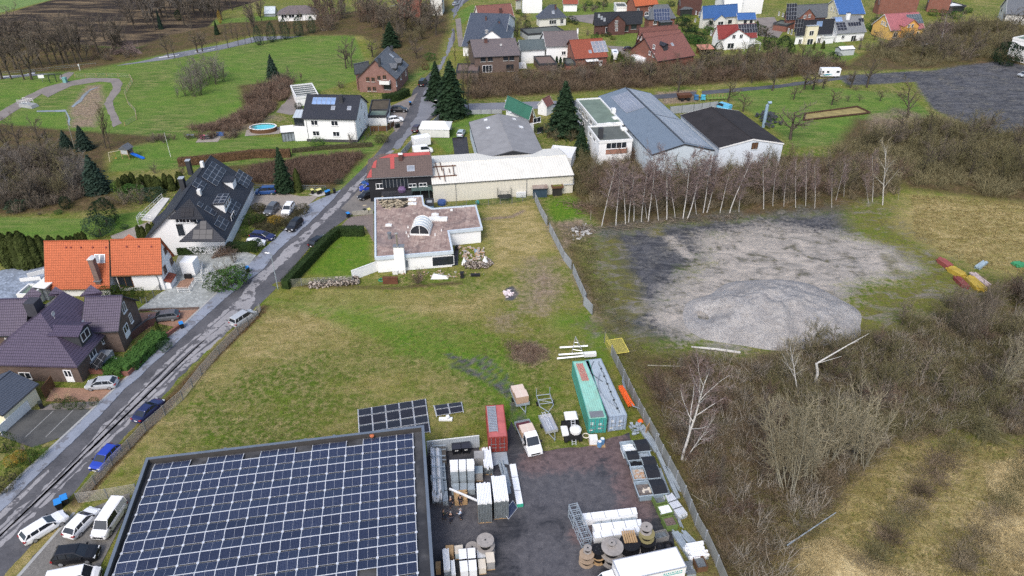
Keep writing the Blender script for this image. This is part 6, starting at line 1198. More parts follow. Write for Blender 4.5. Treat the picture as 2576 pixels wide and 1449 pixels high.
 def lamp(x,m,nme,dz,sx):l=MB();l.box(-.14,.1,-.2,.16,-.07,.07);return l.mesh(nme,m,False)
 hl=lamp(0,T_LAMP,'headlight',0,1);tl=lamp(0,T_RED,'tail_light',0,1);pl=MB();pl.box(-.02,.02,-.26,.26,-.06,.06);plate=pl.mesh('number_plate',T_PLATE,False);gr=MB();gr.box(-.04,.03,-hw*.6,hw*.6,-.12,.1);grille=gr.mesh('grille',TT,False);mi=MB();mi.box(-.09,.07,-.11,.11,-.07,.08);mirror=mi.mesh('mirror',TT,False)
 _cm[kind,panel]=(body,ws,rw,sw,wh,rim,R_,hl,tl,plate,grille,mirror,L,hw,wb,prof,B1_,wt);return _cm[kind,panel]
def car(label,rear,front,kind,color,z=.75,panel=False,cat='car',name='parked_car',trim=None):
 """pixels of the middle of tail and nose, taken at height z"""
 a,b2=G(rear,z),G(front,z);d=b2-a;d.z=0;c=(a+b2)/2;e=thing(name,label,cat,(c.x,c.y,0.02),atan2(d.y,d.x));body,ws,rw,sw,wh,rim,R_,hl,tl,plate,grille,mirror,L,hw,wb,prof,B1_,wt=car_parts(kind,panel)
 o=put('body',body,e);o.material_slots[0].link='OBJECT';o.material_slots[0].material=color;put('windscreen',ws,e)
 if not panel:put('rear_window',rw,e)
 for s in sw:put('side_window',s,e)
 for x in(-wb,wb):
  for s in(-1,1):w=put('wheel',wh,e,(x,s*(hw-.10),R_));put('rim',rim,w)
 for s in(-1,1):put('headlight',hl,e,(L/2-.14,s*hw*.66,belt(prof,L/2-.1)-.04));put('tail_light',tl,e,(-L/2+.1,s*hw*.74,.82));put('mirror',mirror,e,(B1_[0]-.25,s*(hw+.08),B1_[1]+.06))
 put('number_plate',plate,e,(-L/2-.01,0,.62));put('number_plate',plate,e,(L/2+.0,0,.42));put('grille',grille,e,(L/2-.02,0,.58));return e
WHT,BLK,GRY,SIL,DBL,BLU,RBL,PUR=paint('white',(.80,.80,.80)),paint('black',(.012,.012,.014)),paint('grey',(.10,.105,.115)),paint('silver',(.38,.40,.42)),paint('dark_blue',(.018,.025,.09)),paint('royal_blue',(.02,.05,.36)),paint('mid_blue',(.015,.06,.20)),paint('aubergine',(.035,.018,.03));S3=D0;S2=C0;S1=B1;S0=A1
car('white estate car parked on the roadside beside the blue bins',S3(225,1095),S3(595,865),'estate',WHT);car('white hatchback with dark rear window parked between estate and van',S3(650,1060),S3(885,815),'hatch',WHT);car('white panel van parked nose down beside the big solar roof',S3(1120,760),S3(925,1050),'van',WHT,1.0,True,'van','parked_van');car('glossy black estate car across the front parking bays',S3(465,1270),S3(965,1215),'suv',BLK);car('white van roof cut by the bottom edge beside the black estate',S3(440,1500),S3(940,1400),'van',WHT,1.2,True,'van','parked_van')
car('bright royal blue car behind the wire fence near the front bins',S3(1075,235),S3(905,415),'hatch',BLU);car('dark navy saloon behind the wire fence in mid street',S2(1300,1290),S2(1490,1120),'sedan',DBL);car('pale silver minivan behind the top end of the wire fence',S2(2210,390),S2(2375,285),'minivan',SIL);car('old silver three door hatchback on the red paved drive',S2(1105,945),S2(808,965),'hatch',SIL);car('dark grey estate car on the red drive below the slab forecourt',S2(1695,305),S2(1385,340),'estate',GRY)
car('blue minivan parked beside the tall dark conifer',S1(185,465),S1(-5,475),'minivan',RBL);car('dark grey crossover facing the street in the villa bay',S1(190,600),S1(105,685),'suv',GRY);car('white crossover beside the dark grey one in the villa bay',S1(335,595),S1(272,685),'suv',WHT);car('black SUV standing on the pale pavement',S1(415,745),S1(312,840),'suv',BLK);car('dark blue estate car at the end of the dark villa hedge',S1(-45,880),S1(170,905),'estate',DBL);car('small white car mostly hidden behind the dark villa hedge',S1(-60,960),S1(50,955),'small',WHT);car('black SUV half hidden by the tall street hedge',S1(530,985),S1(655,905),'suv',BLK);car('small black car beside the black boarded house',S1(1085,495),S1(985,530),'small',BLK);car('bright blue car half behind the black boarded house, nearer one',S1(1110,430),S1(1015,440),'hatch',BLU);car('blue car behind the nearer blue one at the black house',S1(1110,375),S1(1050,390),'hatch',RBL)
car('black people carrier on the street by the brick house',S0(1550,800),S0(1595,745),'van',BLK,1.0);car('black SUV on the drive before the mossy garage',S0(1290,1030),S0(1415,1030),'suv',BLK);car('white crossover on the drive before the grey garage',S0(1245,1135),S0(1378,1118),'suv',WHT);car('dark SUV parked on the street beside the white tent',S0(1495,1235),S0(1545,1180),'suv',PUR);car('silver blue saloon beside the grey workshop',S0(1915,1285),S0(1955,1215),'hatch',paint('pale_blue',(.42,.50,.55)));car('grey car at the top end of the street',S0(1855,45),S0(1905,25),'hatch',SIL);car('dark aubergine car before the brown red row houses',A2(1055,465),A2(1145,452),'hatch',PUR);car('white van behind the panel fence near the white box trailer',S1(1520,85),S1(1625,75),'van',WHT,1.0,True,'van','parked_van');car('dark car at the right edge before the school block',A3(2460,695),A3(2375,705),'hatch',SIL);car('light blue van parked behind the black hall',A2(2050,1020),A2(1935,985),'van',paint('sky_blue',(.12,.42,.62)),1.0,True,'van','parked_van')
def boxbody(label,name,cat,rear,front,L,W,H_,z0,mat,parts=(),zc=1.2):
 a,b2=G(rear,zc),G(front,zc);d=b2-a;d.z=0;c=(a+b2)/2;e=thing(name,label,cat,(c.x,c.y,.02),atan2(d.y,d.x));lO('body',mat,e,uv=False)([[(x,-W/2*k,z0),(x,W/2*k,z0),(x,W/2*k,H_-.15),(x,W/2*k-.15,H_),(x,-W/2*k+.15,H_),(x,-W/2*k,H_-.15)]for x,k in((-L/2,.97),(-L/2+.1,1),(L/2-.1,1),(L/2,.97))])
 for x in parts:
  for s in(-1,1):w=lA('wheel',TY,e,(x,s*(W/2-.12),.34))([(.34,-.1),(.34,.1)],16,(0,0,0),'y');lA('rim',T_RIM,w)([(.2,-.115),(.2,.115)],10,(0,0,0),'y')
 return e
def sWI(e,x,y,z,w,h):bX('window',T_GL,e)(x-w/2,x+w/2,y-.02,y+.02,z-h/2,z+h/2)
e=boxbody('white motorhome with green and blue swirl standing on the track','motorhome','motorhome',A3(660,690),A3(500,690),6.2,2.2,2.85,.5,WHT,(-1.7,2.2));
for x,w in((-2.2,1.0),(1.0,.8),(2.6,.7)):sWI(e,x,1.1,1.9,w,.6);sWI(e,x,-1.1,1.9,w,.6)
for i,(c_,z)in enumerate((((.05,.35,.18),.9),((.08,.30,.50),1.1))):
 for s in(-1,1):eX('swirl',M('swirl_%s'%('green','blue')[i],c_,.4),e)([(1.8,s*1.11,z-.25),(2.8,s*1.11,z-.1),(1.2,s*1.11,z+.12),(-.8,s*1.11,z+.1)],(0,.012*s,0))
e=boxbody('white caravan between hedges beside the red tiled house','caravan','caravan',A2(985,560),A2(955,480),5.6,2.2,2.5,.4,WHT,(0,));sWI(e,0,-1.1,1.6,1.2,.6);sWI(e,1.2,-1.1,1.6,.9,.6);sWI(e,0,1.1,1.6,1.2,.6);bX('roof_hatch',T_GL,e)(-1.0,.0,-.5,.5,2.5,2.6)
e=boxbody('white camper half hidden by the brown thicket belt','camper','camper',A2(1250,585),A2(1150,560),6.0,2.2,2.7,.5,WHT,(-1.8,1.8));sWI(e,0,-1.1,1.8,1.2,.6);sWI(e,1.8,-1.1,1.8,.9,.6)
e=boxbody('white windowless box trailer behind the panel fence','box_trailer','trailer',S0(1500,1345),S0(1615,1325),4.4,2.2,2.7,.45,WHT,(0,));tU('drawbar',TT,e)([(2.2,0,.5),(3.2,0,.5)],.06,5)
TLp,TRp,BRp=G(Y2(708,1300),3.4),G(Y2(1308,1172),3.4),G(Y2(1414,1368),3.4);dx=TRp-TLp;dx.z=0;Lb_=dx.length;dx.normalize();Wb_=2.5;e=thing('box_lorry','white box lorry cut by the bottom edge with teal lettering on its side','lorry',(TLp.x,TLp.y,0),atan2(dx.y,dx.x));bX('box_body',WHT,e,uv=False)(0,Lb_,-Wb_,0,.95,3.36);m=MB()
for y0,y1 in((-Wb_-.03,-Wb_+.07),(-.07,.03)):m.box(-.03,Lb_+.03,y0,y1,3.3,3.4)
for x0,x1 in((-.03,.07),(Lb_-.07,Lb_+.03)):m.box(x0,x1,-Wb_+.07,-.07,3.3,3.4)
m.build('edge_rail',ALU,e);lO('cab',WHT,e)([[(x,-Wb_*.46-Wb_/2+.1,z0),(x,Wb_*.46-Wb_/2-.1,z0),(x,Wb_*.42-Wb_/2-.1,z1),(x,-Wb_*.42-Wb_/2+.1,z1)]for x,z0,z1 in((-2.1,.5,1.3),(-1.9,.45,1.45),(-1.2,.45,2.2),(-.1,.45,2.35))]);m=MB();m.add([(-1.88,-.35,1.52),(-1.88,-2.15,1.52),(-1.26,-2.1,2.16),(-1.26,-.4,2.16)],[(0,1,2,3)]);m.build('windscreen',T_GL,e)
for x in(-1.3,1.2,Lb_-1.3):
 for y in(-Wb_+.15,-.15):lA('wheel',TY,e,(x,y,.42))([(.42,-.14),(.42,.14)],18,(0,0,0),'y')
m=MB()
for i in range(9):x=Lb_-2.5+i*.24;m.extr([(x,-Wb_-.012,2.75+.06*(i%3)),(x+.17,-Wb_-.012,2.78+.05*(i%2)),(x+.15,-Wb_-.012,3.02),(x+.03,-Wb_-.012,3.0-.05*(i%2))],(0,.01,0))
m.box(Lb_-2.6,Lb_-.4,-Wb_-.014,-Wb_-.002,2.55,2.66);m.build('lettering',M('teal_lettering',(.05,.36,.33),.5,.05),e)
e_a,e_b=G(Y1(1090,60),1.0),G(Y1(1185,280),.8);d=e_b-e_a;d.z=0;rz=atan2(d.y,d.x);nose=G(Y1(1190,315),.4);e=thing('flatbed_van','white flatbed van loaded with cardboard boxes facing the yard','van',(nose.x-d.normalized().x*2.6,nose.y-d.normalized().y*2.6,.02),rz);lO('cab',WHT,e)([[(x,-.98,zl),(x,.98,zl),(x,.95*k,zm),(x,.80*k,zh),(x,-.80*k,zh),(x,-.95*k,zm)]for x,zl,zm,zh,k in((2.6,.45,.75,.85,.9),(2.45,.4,1.0,1.1,1),(1.75,.4,1.25,1.3,1),(1.0,.4,1.3,2.2,1),(.1,.4,1.3,2.3,1))]);m=MB();m.add([(1.74,-.8,1.36),(1.74,.8,1.36),(1.03,.76,2.18),(1.03,-.76,2.18)],[(0,1,2,3)]);m.build('windscreen',T_GL,e)
for s in(-1,1):m=MB();m.add([(1.6,s*.955,1.32),(.25,s*.955,1.34),(.25,s*.83,2.15),(1.0,s*.82,2.12)],[(0,1,2,3)if s>0 else(3,2,1,0)]);m.build('side_window',T_GL,e);bX('headlight',T_LAMP,e,(2.46,s*.72,.86))(-.1,.1,-.2,.2,-.1,.1);bX('mirror',TT,e,(1.35,s*1.12,1.45))(-.1,.08,-.12,.12,-.14,.14)
bX('grille',TT,e)(2.52,2.64,-.6,.6,.6,.8);m=MB();m.box(-3.3,.0,-1.02,1.02,.7,.8);
for x0,x1,y0,y1 in((-3.3,0,-1.05,-1.0),(-3.3,0,1.0,1.05),(-3.33,-3.28,-1,1),(-.05,0,-1,1)):m.box(x0,x1,y0,y1,.8,1.15)
m.build('flatbed',GA,e)
for x in(-2.2,1.7):
 for s in(-1,1):lA('wheel',TY,e,(x,s*.85,.36))([(.36,-.12),(.36,.12)],16,(0,0,0),'y')
MXv=Matrix.Translation(e.location)@Matrix.Rotation(rz,4,'Z')
def loadbox(label,loc,rz,w,d,h,mat=CARD):
 o=bX('cardboard_box',mat,None,loc,rz)(-w/2,w/2,-d/2,d/2,0,h);tag(o,label,'box');t_=bX('tape',PAPER,o)(-w/2-.005,w/2+.005,-.05,.05,h,h+.006);bX('top',M('pale_box_top',(.62,.50,.42),.8,.06),o)(-w/2,w/2,-d/2,d/2,h+.001,h+.004);return o
loadbox('large cardboard box right behind the cab of the white flatbed van',MXv@V3((-1.0,0,.82)),rz,1.5,1.8,1.1);o=bX('tarpaulin_roll',M('dark_red_straps',(.10,.03,.04),.7,.4,3),None,MXv@V3((-2.5,0,.82)),rz)(-.5,.5,-.9,.9,0,.3);tag(o,'dark bundle with red straps at the tail of the flatbed','bundle')
def trailer(label,tail,nose_,L,W,zdeck=.75,side=.3,mat=GA):
 a,b2=G(tail,zdeck),G(nose_,zdeck);d=b2-a;d.z=0;rz=atan2(d.y,d.x);e=thing('flat_trailer',label,'trailer',(a.x,a.y,.02),rz);m=MB();m.box(0,L,-W/2,W/2,zdeck-.1,zdeck)
 for x0,x1,y0,y1 in((0,L,-W/2,-W/2+.04),(0,L,W/2-.04,W/2),(0,.04,-W/2+.04,W/2-.04),(L-.04,L,-W/2+.04,W/2-.04)):m.box(x0,x1,y0,y1,zdeck,zdeck+side)
 m.build('deck',mat,e);m=MB();m.tube([(L,-.4,zdeck-.15),(L+1.3,0,zdeck-.2)],.05,5);m.tube([(L,.4,zdeck-.15),(L+1.3,0,zdeck-.2)],.05,5);m.tube([(L+1.1,0,0),(L+1.1,0,zdeck)],.04,5);m.build('drawbar',GA,e)
 for s in(-1,1):lA('wheel',TY,e,(L*.45,s*(W/2+.02),.3))([(.3,-.1),(.3,.1)],14,(0,0,0),'y')
 return e,Matrix.Translation((a.x,a.y,0))@Matrix.Rotation(rz,4,'Z'),rz
e,MT,rz=trailer('grey flat trailer with two big cardboard boxes behind the flatbed van',C2(40,1010),C2(130,1230),3.6,1.9);loadbox('rear cardboard box on the grey flat trailer',MT@V3((.95,0,.76)),rz,1.5,1.75,.85);loadbox('front and higher cardboard box on the grey flat trailer',MT@V3((2.6,0,.76)),rz,1.4,1.75,1.25)
e,MT,rz=trailer('low silver trailer with an aluminium ladder lying in it',C2(305,1270),C2(385,1440),3.2,1.7,.6,.35,ALU);m=MB()
def ladder(m,L,w,up=None):
 for s in(0,w):m.box(0,L,s-.03,s+.03,0,.08)
 for i in range(int(L/.28)):m.box(.14+i*.28,.18+i*.28,.03,w-.03,.02,.06)
ladder(m,3.6,.42);o=m.build('ladder',ALU_W,None,MT@V3((-.4,-.25,.97)),rz);tag(o,'long aluminium ladder lying in the low silver trailer','ladder')
p0=G(C2(225,1100),.8);e=thing('trailer_frame','bare galvanised trailer frame with upright stakes on the grass','trailer',G(C2(310,1160)),radians(-80));m=MB()
for s in(-1,1):m.tube([(-1.3,s*.95,.75),(1.1,s*.95,.75),(2.2,0,.6)],.06,5);m.tube([(-1.3,s*.95,.75),(-1.3,s*.95,1.9)],.05,5);m.tube([(0.6,s*.95,.75),(.6,s*.95,1.4)],.04,5)
for x in(-1.2,-.3,.6):m.tube([(x,-.95,.75),(x,.95,.75)],.05,5)
m.tube([(-.3,-.95,.75),(.6,.95,.75)],.03,5);m.tube([(2.2,0,.6),(2.9,0,.6)],.05,5);m.build('frame',GA,e)
for s in(-1,1):lA('wheel',TY,e,(0,s*1.1,.32))([(.32,-.1),(.32,.1)],14,(0,0,0),'y')
pt=G(C2(560,1449));e=thing('forklift_tractor','black tractor with white roof, white bonnet and round white tank beside the green container','tractor',pt,radians(-84));m=MB();m.box(-1.6,1.5,-.75,.75,.5,1.3);m.box(-1.3,-.2,-.7,.7,1.3,1.6);m.build('body',TT,e);lO('roof',FW,e)([[(-1.7,-.85,2.55),(-.2,-.85,2.55),(-.2,.85,2.55),(-1.7,.85,2.55)],[(-1.6,-.7,2.75),(-.3,-.7,2.75),(-.3,.7,2.75),(-1.6,.7,2.75)]]);m=MB()
for x in(-1.6,-.3):
 for s in(-.75,.75):m.tube([(x,s,1.3),(x,s,2.55)],.05,5)
m.build('cab_frame',TT,e);bX('bonnet',FW,e)(-.3,1.3,-1.45,-.6,1.2,1.5);lA('tank',FW,e)([(.72,1.35),(.78,1.8),(.6,2.0),(.15,2.05)],16,(.75,.35,0))
for x,s,r_ in((-1.0,-1,.75),(-1.0,1,.75),(1.1,-1,.5),(1.1,1,.5)):lA('wheel',TY,e,(x,s*.95,r_))([(r_,-.18),(r_,.18)],18,(0,0,0),'y')
m=MB();ladder(m,3.4,.5);o=m.build('ladder',ALU,None,G(Y2(362,212)),0);o.rotation_euler=(0,radians(-58),radians(95));tag(o,'dark aluminium ladder leaning against the white round tank','ladder')
e=thing('liquid_tank','white boxed plastic tank on a pallet beside two blue drums','tank',G(Y2(488,222)),.05);pallet(e,1.1,1.1);bX('tank',FW,e)(.03,1.07,.03,1.07,.15,1.0)
for i,(x,y)in enumerate(((582,232),(608,205))):o=lA('drum',M('blue_plastic_drum',(.10,.22,.38),.5,.1),None,G(Y2(x,y)))([(.3,.13),(.31,.5),(.3,.95),(.27,1.0),(.05,1.0)],14);tag(o,['nearer','farther'][i]+' blue plastic drum on the small pallet before the containers','drum');lA('lid',FW,o)([(.24,1.0),(.24,1.02)],12)
o=bX('pallet',PW_,None,G(Y2(560,240)),.05)(0,1.1,0,.8,.0,.12);tag(o,'small pallet under the two blue drums','pallet');o=tU('hose_coil',PAPER,None,G(Y2(455,130),.5))([(.42*cos(2*PI*k/18),.42*sin(2*PI*k/18),.1)for k in range(19)],.07,6);tag(o,'pale hose coil hanging beside the ladder','coil')
# ------ trees, shrubs, hedges, undergrowth
def bark(name,c,c2=None,sc=6.0):
 t=NT(name);n=t.noise(sc,4,.65);oi=t.n('ObjectInfo').outputs['Random']
 cc=t.mix(t.rng(n,.35,.65),c,c2 or sc3(c,1.6));cc=t.mix(t.math('MULTIPLY',oi,.45),cc,sc3(c,.75));return t.out(cc,.9,spec=.05)
KB=bark('grey_brown_bark',(.062,.053,.042));KT=bark('grey_brown_twigs',(.12,.098,.076),(.25,.21,.165),1.0);KG=bark('greenish_twigs',(.125,.112,.06),(.25,.22,.125),1.0);KR=bark('red_brown_twigs',(.125,.083,.062),(.23,.165,.125),1.0);KGR=bark('grey_twigs',(.15,.132,.115),(.27,.24,.21),1.0)
K_PURP=bark('purplish_birch_twigs',(.185,.135,.125),(.32,.255,.235),1.0);K_PALE=bark('pale_willow_twigs',(.24,.205,.135),(.40,.36,.25),1.0);KPB=bark('pale_willow_bark',(.23,.215,.16),(.34,.32,.25));KO=bark('olive_twigs',(.12,.11,.05),(.22,.20,.11),1.0)
tb=NT('birch_bark');bn=tb.noise(5.0,4,.7,tb.vscale(tb.co(),1,1,.5));K_BIRCH=tb.out(tb.mix(tb.rng(bn,.56,.66),(.50,.485,.455),(.12,.11,.10)),.8)
K_SOIL=bark('dark_bramble',(.098,.076,.052),(.24,.185,.13),.5);K_MIX=bark('mixed_bramble',(.14,.115,.07),(.28,.23,.16),.4);KS=bark('dead_sticks',(.26,.23,.19),(.42,.38,.32),1.0)
def fOL(name,c,sc=1.2):
 t=NT(name);n=t.noise(sc,3,.6);n2=t.noise(sc*6,3,.6);oi=t.n('ObjectInfo').outputs['Random']
 cc=t.mix(t.rng(n,.35,.65),sc3(c,.6),sc3(c,1.35));cc=t.mix(t.rng(n2,.4,.7,0,.5),cc,sc3(c,1.7));cc=t.mix(t.math('MULTIPLY',oi,.3),cc,sc3(c,.7));return t.out(cc,.75,spec=.12)
L_SPRUCE=fOL('spruce_needles',(.018,.036,.017));L_FIR=fOL('blue_fir_needles',(.024,.042,.030));L_THUJA=fOL('thuja_foliage',(.040,.052,.013));L_YEW=fOL('yew_foliage',(.014,.028,.012));L_PINE=fOL('pine_foliage',(.035,.062,.036));LB=fOL('box_leaves',(.035,.06,.012));LL=fOL('laurel_leaves',(.045,.10,.022));L_HEDGE=fOL('hedge_leaves',(.024,.042,.012));L_BEECH=fOL('brown_hedge_leaves',(.11,.065,.035));L_GOLD=fOL('golden_leaves',(.26,.17,.03));L_LIGHT=fOL('light_green_leaves',(.09,.15,.03));LH=fOL('heath_plants',(.065,.06,.032),2.5)
def segs_mesh(S,n):
 """frustums between pairs of points: S rows = p0(3) p1(3) r0 r1"""
 S=np.asarray(S,dtype=float);p0,p1,r0,r1=S[:,:3],S[:,3:6],S[:,6],S[:,7]
 d=p1-p0;d/=np.linalg.norm(d,axis=1)[:,None]+1e-9;a=np.where(np.abs(d[:,2:3])<.9,np.array([[0,0,1.0]]),np.array([[1.0,0,0]]));u=np.cross(d,a);u/=np.linalg.norm(u,axis=1)[:,None]+1e-9;w=np.cross(u,d)
 V=[]
 for k in range(n):
  c,s_=cos(2*PI*k/n),sin(2*PI*k/n);o=u*c+w*s_;V.append(p0+o*r0[:,None]);V.append(p1+o*r1[:,None])
 V=np.stack(V,1).reshape(-1,3);base=np.arange(len(S))[:,None]*2*n;F=[]
 for k in range(n):j=(k+1)%n;F.append(np.stack([base[:,0]+2*k,base[:,0]+2*j,base[:,0]+2*j+1,base[:,0]+2*k+1],1))
 return V,np.stack(F,1).reshape(-1,4)
TM=.013
class Grow:
 def __init__(s,seed):s.r=random.Random(seed);s.seg=[[],[],[],[],[]]
 def jit(s,d,a):return(d+V3((s.r.uniform(-a,a),s.r.uniform(-a,a),s.r.uniform(-a,a)))).normalized()
 def side(s,d,ang):
  a=V3((s.r.uniform(-1,1),s.r.uniform(-1,1),s.r.uniform(-1,1)));p=d.cross(a);p=p.normalized()if p.length>1e-3 else V3((1,0,0));return(d*cos(ang)+p*sin(ang)).normalized()
 def br(s,p,d,L,r,lv,cfg):
  c=cfg[lv];n=c['n'];r_end=r*c.get('taper',.35);pts=[(p.copy(),r)]
  for i in range(n):
   d=s.jit(d,c['jit']);d=(d+V3((0,0,c.get('up',0)))).normalized();p=p+d*L/n;rr=r+(r_end-r)*(i+1)/n;a,ra=pts[-1];s.seg[lv].append((*a,*p,ra,rr));pts.append((p.copy(),rr))
  if lv+1<len(cfg):
   k=c['kids'];
   for j in range(k):
    t=c['fr']+(1-c['fr'])*(j+s.r.random())/k;i=min(n-1,int(t*n));f=t*n-i;q0=pts[i][0].lerp(pts[i+1][0],f);dd=(pts[i+1][0]-pts[i][0]).normalized()
    cl=L*c['clen']*(1-c.get('short',.5)*t)*s.r.uniform(.7,1.2);s.br(q0,s.side(dd,radians(s.r.uniform(*c['ang']))),cl,max(TM,pts[i][1]*c.get('rr',.55)),lv+1,cfg)
def tree_meshes(seed,cfg,h,r,starts=None,split=2,lean=(0,0)):
 g=Grow(seed)
 for st in(starts or[((0,0,-.2),(lean[0],lean[1],1),1.0)]):g.br(V3(st[0]),V3(st[1]).normalized(),h*st[2],r*st[2],0,cfg)
 A=[x for l in g.seg[:split]for x in l];B=[x for l in g.seg[split:]for x in l]
 return segs_mesh(A,5),segs_mesh(B,3)
TW=.021
def mk_tree(seed,cfg,h,r,km,kt,**k):
 (V,F),(V2,F2)=tree_meshes(seed,cfg,h,r,**k);return rawm('trunk',V,F,km),rawm('crown',V2,F2,kt)
oak=[dict(n=6,jit=.10,up=.03,kids=11,fr=.28,clen=.62,ang=(35,65),short=.45,taper=.25),dict(n=4,jit=.20,up=.06,kids=8,fr=.2,clen=.45,ang=(25,60),taper=.3),dict(n=3,jit=.22,up=.05,kids=9,fr=.1,clen=.5,ang=(25,60),rr=.6,taper=.5),dict(n=2,jit=.25,up=.02,taper=.4)]
ash=[dict(n=7,jit=.06,up=.04,kids=13,fr=.22,clen=.42,ang=(25,45),short=.5,taper=.2),dict(n=4,jit=.14,up=.10,kids=8,fr=.2,clen=.42,ang=(25,50),taper=.3),dict(n=3,jit=.2,up=.06,kids=8,fr=.1,clen=.5,ang=(20,50),rr=.6,taper=.5),dict(n=2,jit=.22,up=.03,taper=.4)]
fruit=[dict(n=4,jit=.12,kids=9,fr=.3,clen=.8,ang=(45,75),short=.3,taper=.4),dict(n=4,jit=.25,up=.07,kids=9,fr=.2,clen=.45,ang=(30,70),taper=.3),dict(n=3,jit=.25,up=.09,kids=9,fr=.1,clen=.55,ang=(25,60),rr=.6,taper=.5),dict(n=2,jit=.25,up=.05,taper=.4)]
birch=[dict(n=8,jit=.04,up=.03,kids=20,fr=.34,clen=.34,ang=(22,42),short=.55,taper=.22),dict(n=4,jit=.12,up=.03,kids=10,fr=.12,clen=.5,ang=(20,45),taper=.25),dict(n=3,jit=.2,up=-.06,kids=7,fr=.1,clen=.6,ang=(15,45),rr=.6,taper=.5),dict(n=2,jit=.2,up=-.18,taper=.4)]
shrub=[dict(n=4,jit=.14,up=.02,kids=8,fr=.2,clen=.5,ang=(20,50),short=.5,taper=.25),dict(n=3,jit=.2,up=.03,kids=8,fr=.1,clen=.55,ang=(20,55),rr=.6,taper=.4),dict(n=2,jit=.25,up=.02,taper=.4)]
PROT={}
TM=.024
for i in range(4):PROT['oak',i]=mk_tree(100+i,oak,8.5,.30,KB,KT)
for i in range(4):PROT['ash',i]=mk_tree(200+i,ash,10,.22,KB,KT)
TM=.013
for i in range(3):PROT['fruit',i]=mk_tree(300+i,fruit,4.2,.22,KB,KT)
for i in range(5):PROT['birch',i]=mk_tree(400+i,birch,10,.075,K_BIRCH,K_PURP,split=1)
PROT['nearbirch',0]=mk_tree(410,[dict(birch[0],kids=11,clen=.5,fr=.3,jit=.06),dict(birch[1],kids=9),birch[2],birch[3]],10,.12,K_BIRCH,K_PURP)
def fan(n,seed,sp,k=(.7,1.0),bias=(0,0)):
 r=random.Random(seed);return[((r.uniform(-.3,.3),r.uniform(-.3,.3),-.15),(r.uniform(-sp,sp)+bias[0],r.uniform(-sp,sp)+bias[1],1),r.uniform(*k))for _ in range(n)]
for i in range(4):PROT['shrub',i]=mk_tree(500+i,shrub,4.2,.05,KT,KT,starts=fan(12,i,.75,(.5,1)),split=1)
for i in range(4):PROT['tallshrub',i]=mk_tree(600+i,[dict(shrub[0],n=6,jit=.09,kids=15,ang=(22,50),clen=.36),dict(shrub[1],kids=9),shrub[2]],8.0,.05,KPB,KT,starts=fan(5,i+40,.26,(.6,1)),split=1)  # tallshrub: taller bare shrub with several stems from one foot
for i in range(2):PROT['willow',i]=mk_tree(700+i,[dict(n=6,jit=.1,up=-.16,kids=10,fr=.15,clen=.42,ang=(12,35),short=.4,taper=.25)]+[dict(shrub[1],up=-.1,ang=(12,40)),dict(shrub[2],up=-.05)],6.0,.05,KO,KO,starts=fan(16,i+60,.4,(.6,1),(-1.1,-.3)),split=1)
def qcl(C,N,size,r,squash=1.0,flat=0.0):
 """leaf clump faces: centres C, outward directions N"""
 n=len(C);rs=np.random.RandomState(r);a=rs.normal(size=(n,3));u=np.cross(N,a);u/=np.linalg.norm(u,axis=1)[:,None]+1e-9;w=np.cross(N,u);ti=rs.normal(size=(n,3))*.45;u=u+ti*.6;w=w+rs.normal(size=(n,3))*.3
 sz_=(size*rs.uniform(.6,1.3,n))[:,None];V=np.stack([C-u*sz_-w*sz_*squash,C+u*sz_-w*sz_*squash*.6,C+u*sz_*.6+w*sz_*squash,C-u*sz_*.8+w*sz_*squash],1).reshape(-1,3);F=np.arange(4*n).reshape(-1,4);return V,F
def conifer(seed,h,R,mat,n=5200,droop=.35,top=1.0,layers=22):
 rs=np.random.RandomState(seed);t=1-np.sqrt(rs.uniform(0,1,n))*.97;z=h*t;lay_=np.floor(t*layers)/layers;prof=(1-t)**.85*R;ph_=rs.uniform(0,2*PI,n);lobes=1+.16*np.sin(ph_*7+lay_*91)+.14*np.sin(ph_*3+lay_*37);saw=1-.38*((t*layers)%1)
 rad=prof*lobes*saw*rs.uniform(.35,1.0,n)**.5;z=z+.25-droop*rad*.5+.03*h*.3;C=np.stack([rad*np.cos(ph_),rad*np.sin(ph_),z],1);N=np.stack([np.cos(ph_)*.5,np.sin(ph_)*.5,np.full(n,.8)],1)+rs.normal(size=(n,3))*.25;N/=np.linalg.norm(N,axis=1)[:,None]
 V,F=qcl(C,N,.16*(h/10)**.4,seed,.75);return rawm('crown',V,F,mat)
def blob(seed,R,h,mat,n=1800,size=.10,top=0.0,lump=.25,cone=0.0):
 rs=np.random.RandomState(seed);v=rs.normal(size=(n,3));v/=np.linalg.norm(v,axis=1)[:,None];f=1+lump*(np.sin(v[:,0]*5+seed)*np.cos(v[:,1]*4+seed*2)+.5*np.sin(v[:,2]*7+v[:,0]*6));rad=rs.uniform(.72,1.0,n)*f;z=(v[:,2]*.5+.5)
 k=1-cone*z;C=np.stack([v[:,0]*rad*R*k,v[:,1]*rad*R*k,z*h*(.9+.1*f)],1);V,F=qcl(C,v,size,seed,.8);return rawm('crown',V,F,mat)
def thuja(seed,h,R,mat):
 rs=np.random.RandomState(seed);n=2600;t=rs.uniform(0,1,n);prof=R*np.minimum(1,(1-t)*2.6)**.7*(0.85+.15*np.sin(t*9));ph_=rs.uniform(0,2*PI,n);rad=prof*(1+.12*np.sin(ph_*5+seed))*rs.uniform(.8,1.02,n);C=np.stack([rad*np.cos(ph_),rad*np.sin(ph_),t*h],1);N=np.stack([np.cos(ph_),np.sin(ph_),np.full(n,.3)],1);V,F=qcl(C,N,.085,seed,1.5);return rawm('crown',V,F,mat)
def stem(h,r,mat=KB):b=MB();b.tube([(0,0,-.2),(0,0,h)],[r,r*.6],7);return b.mesh('trunk',mat,False)
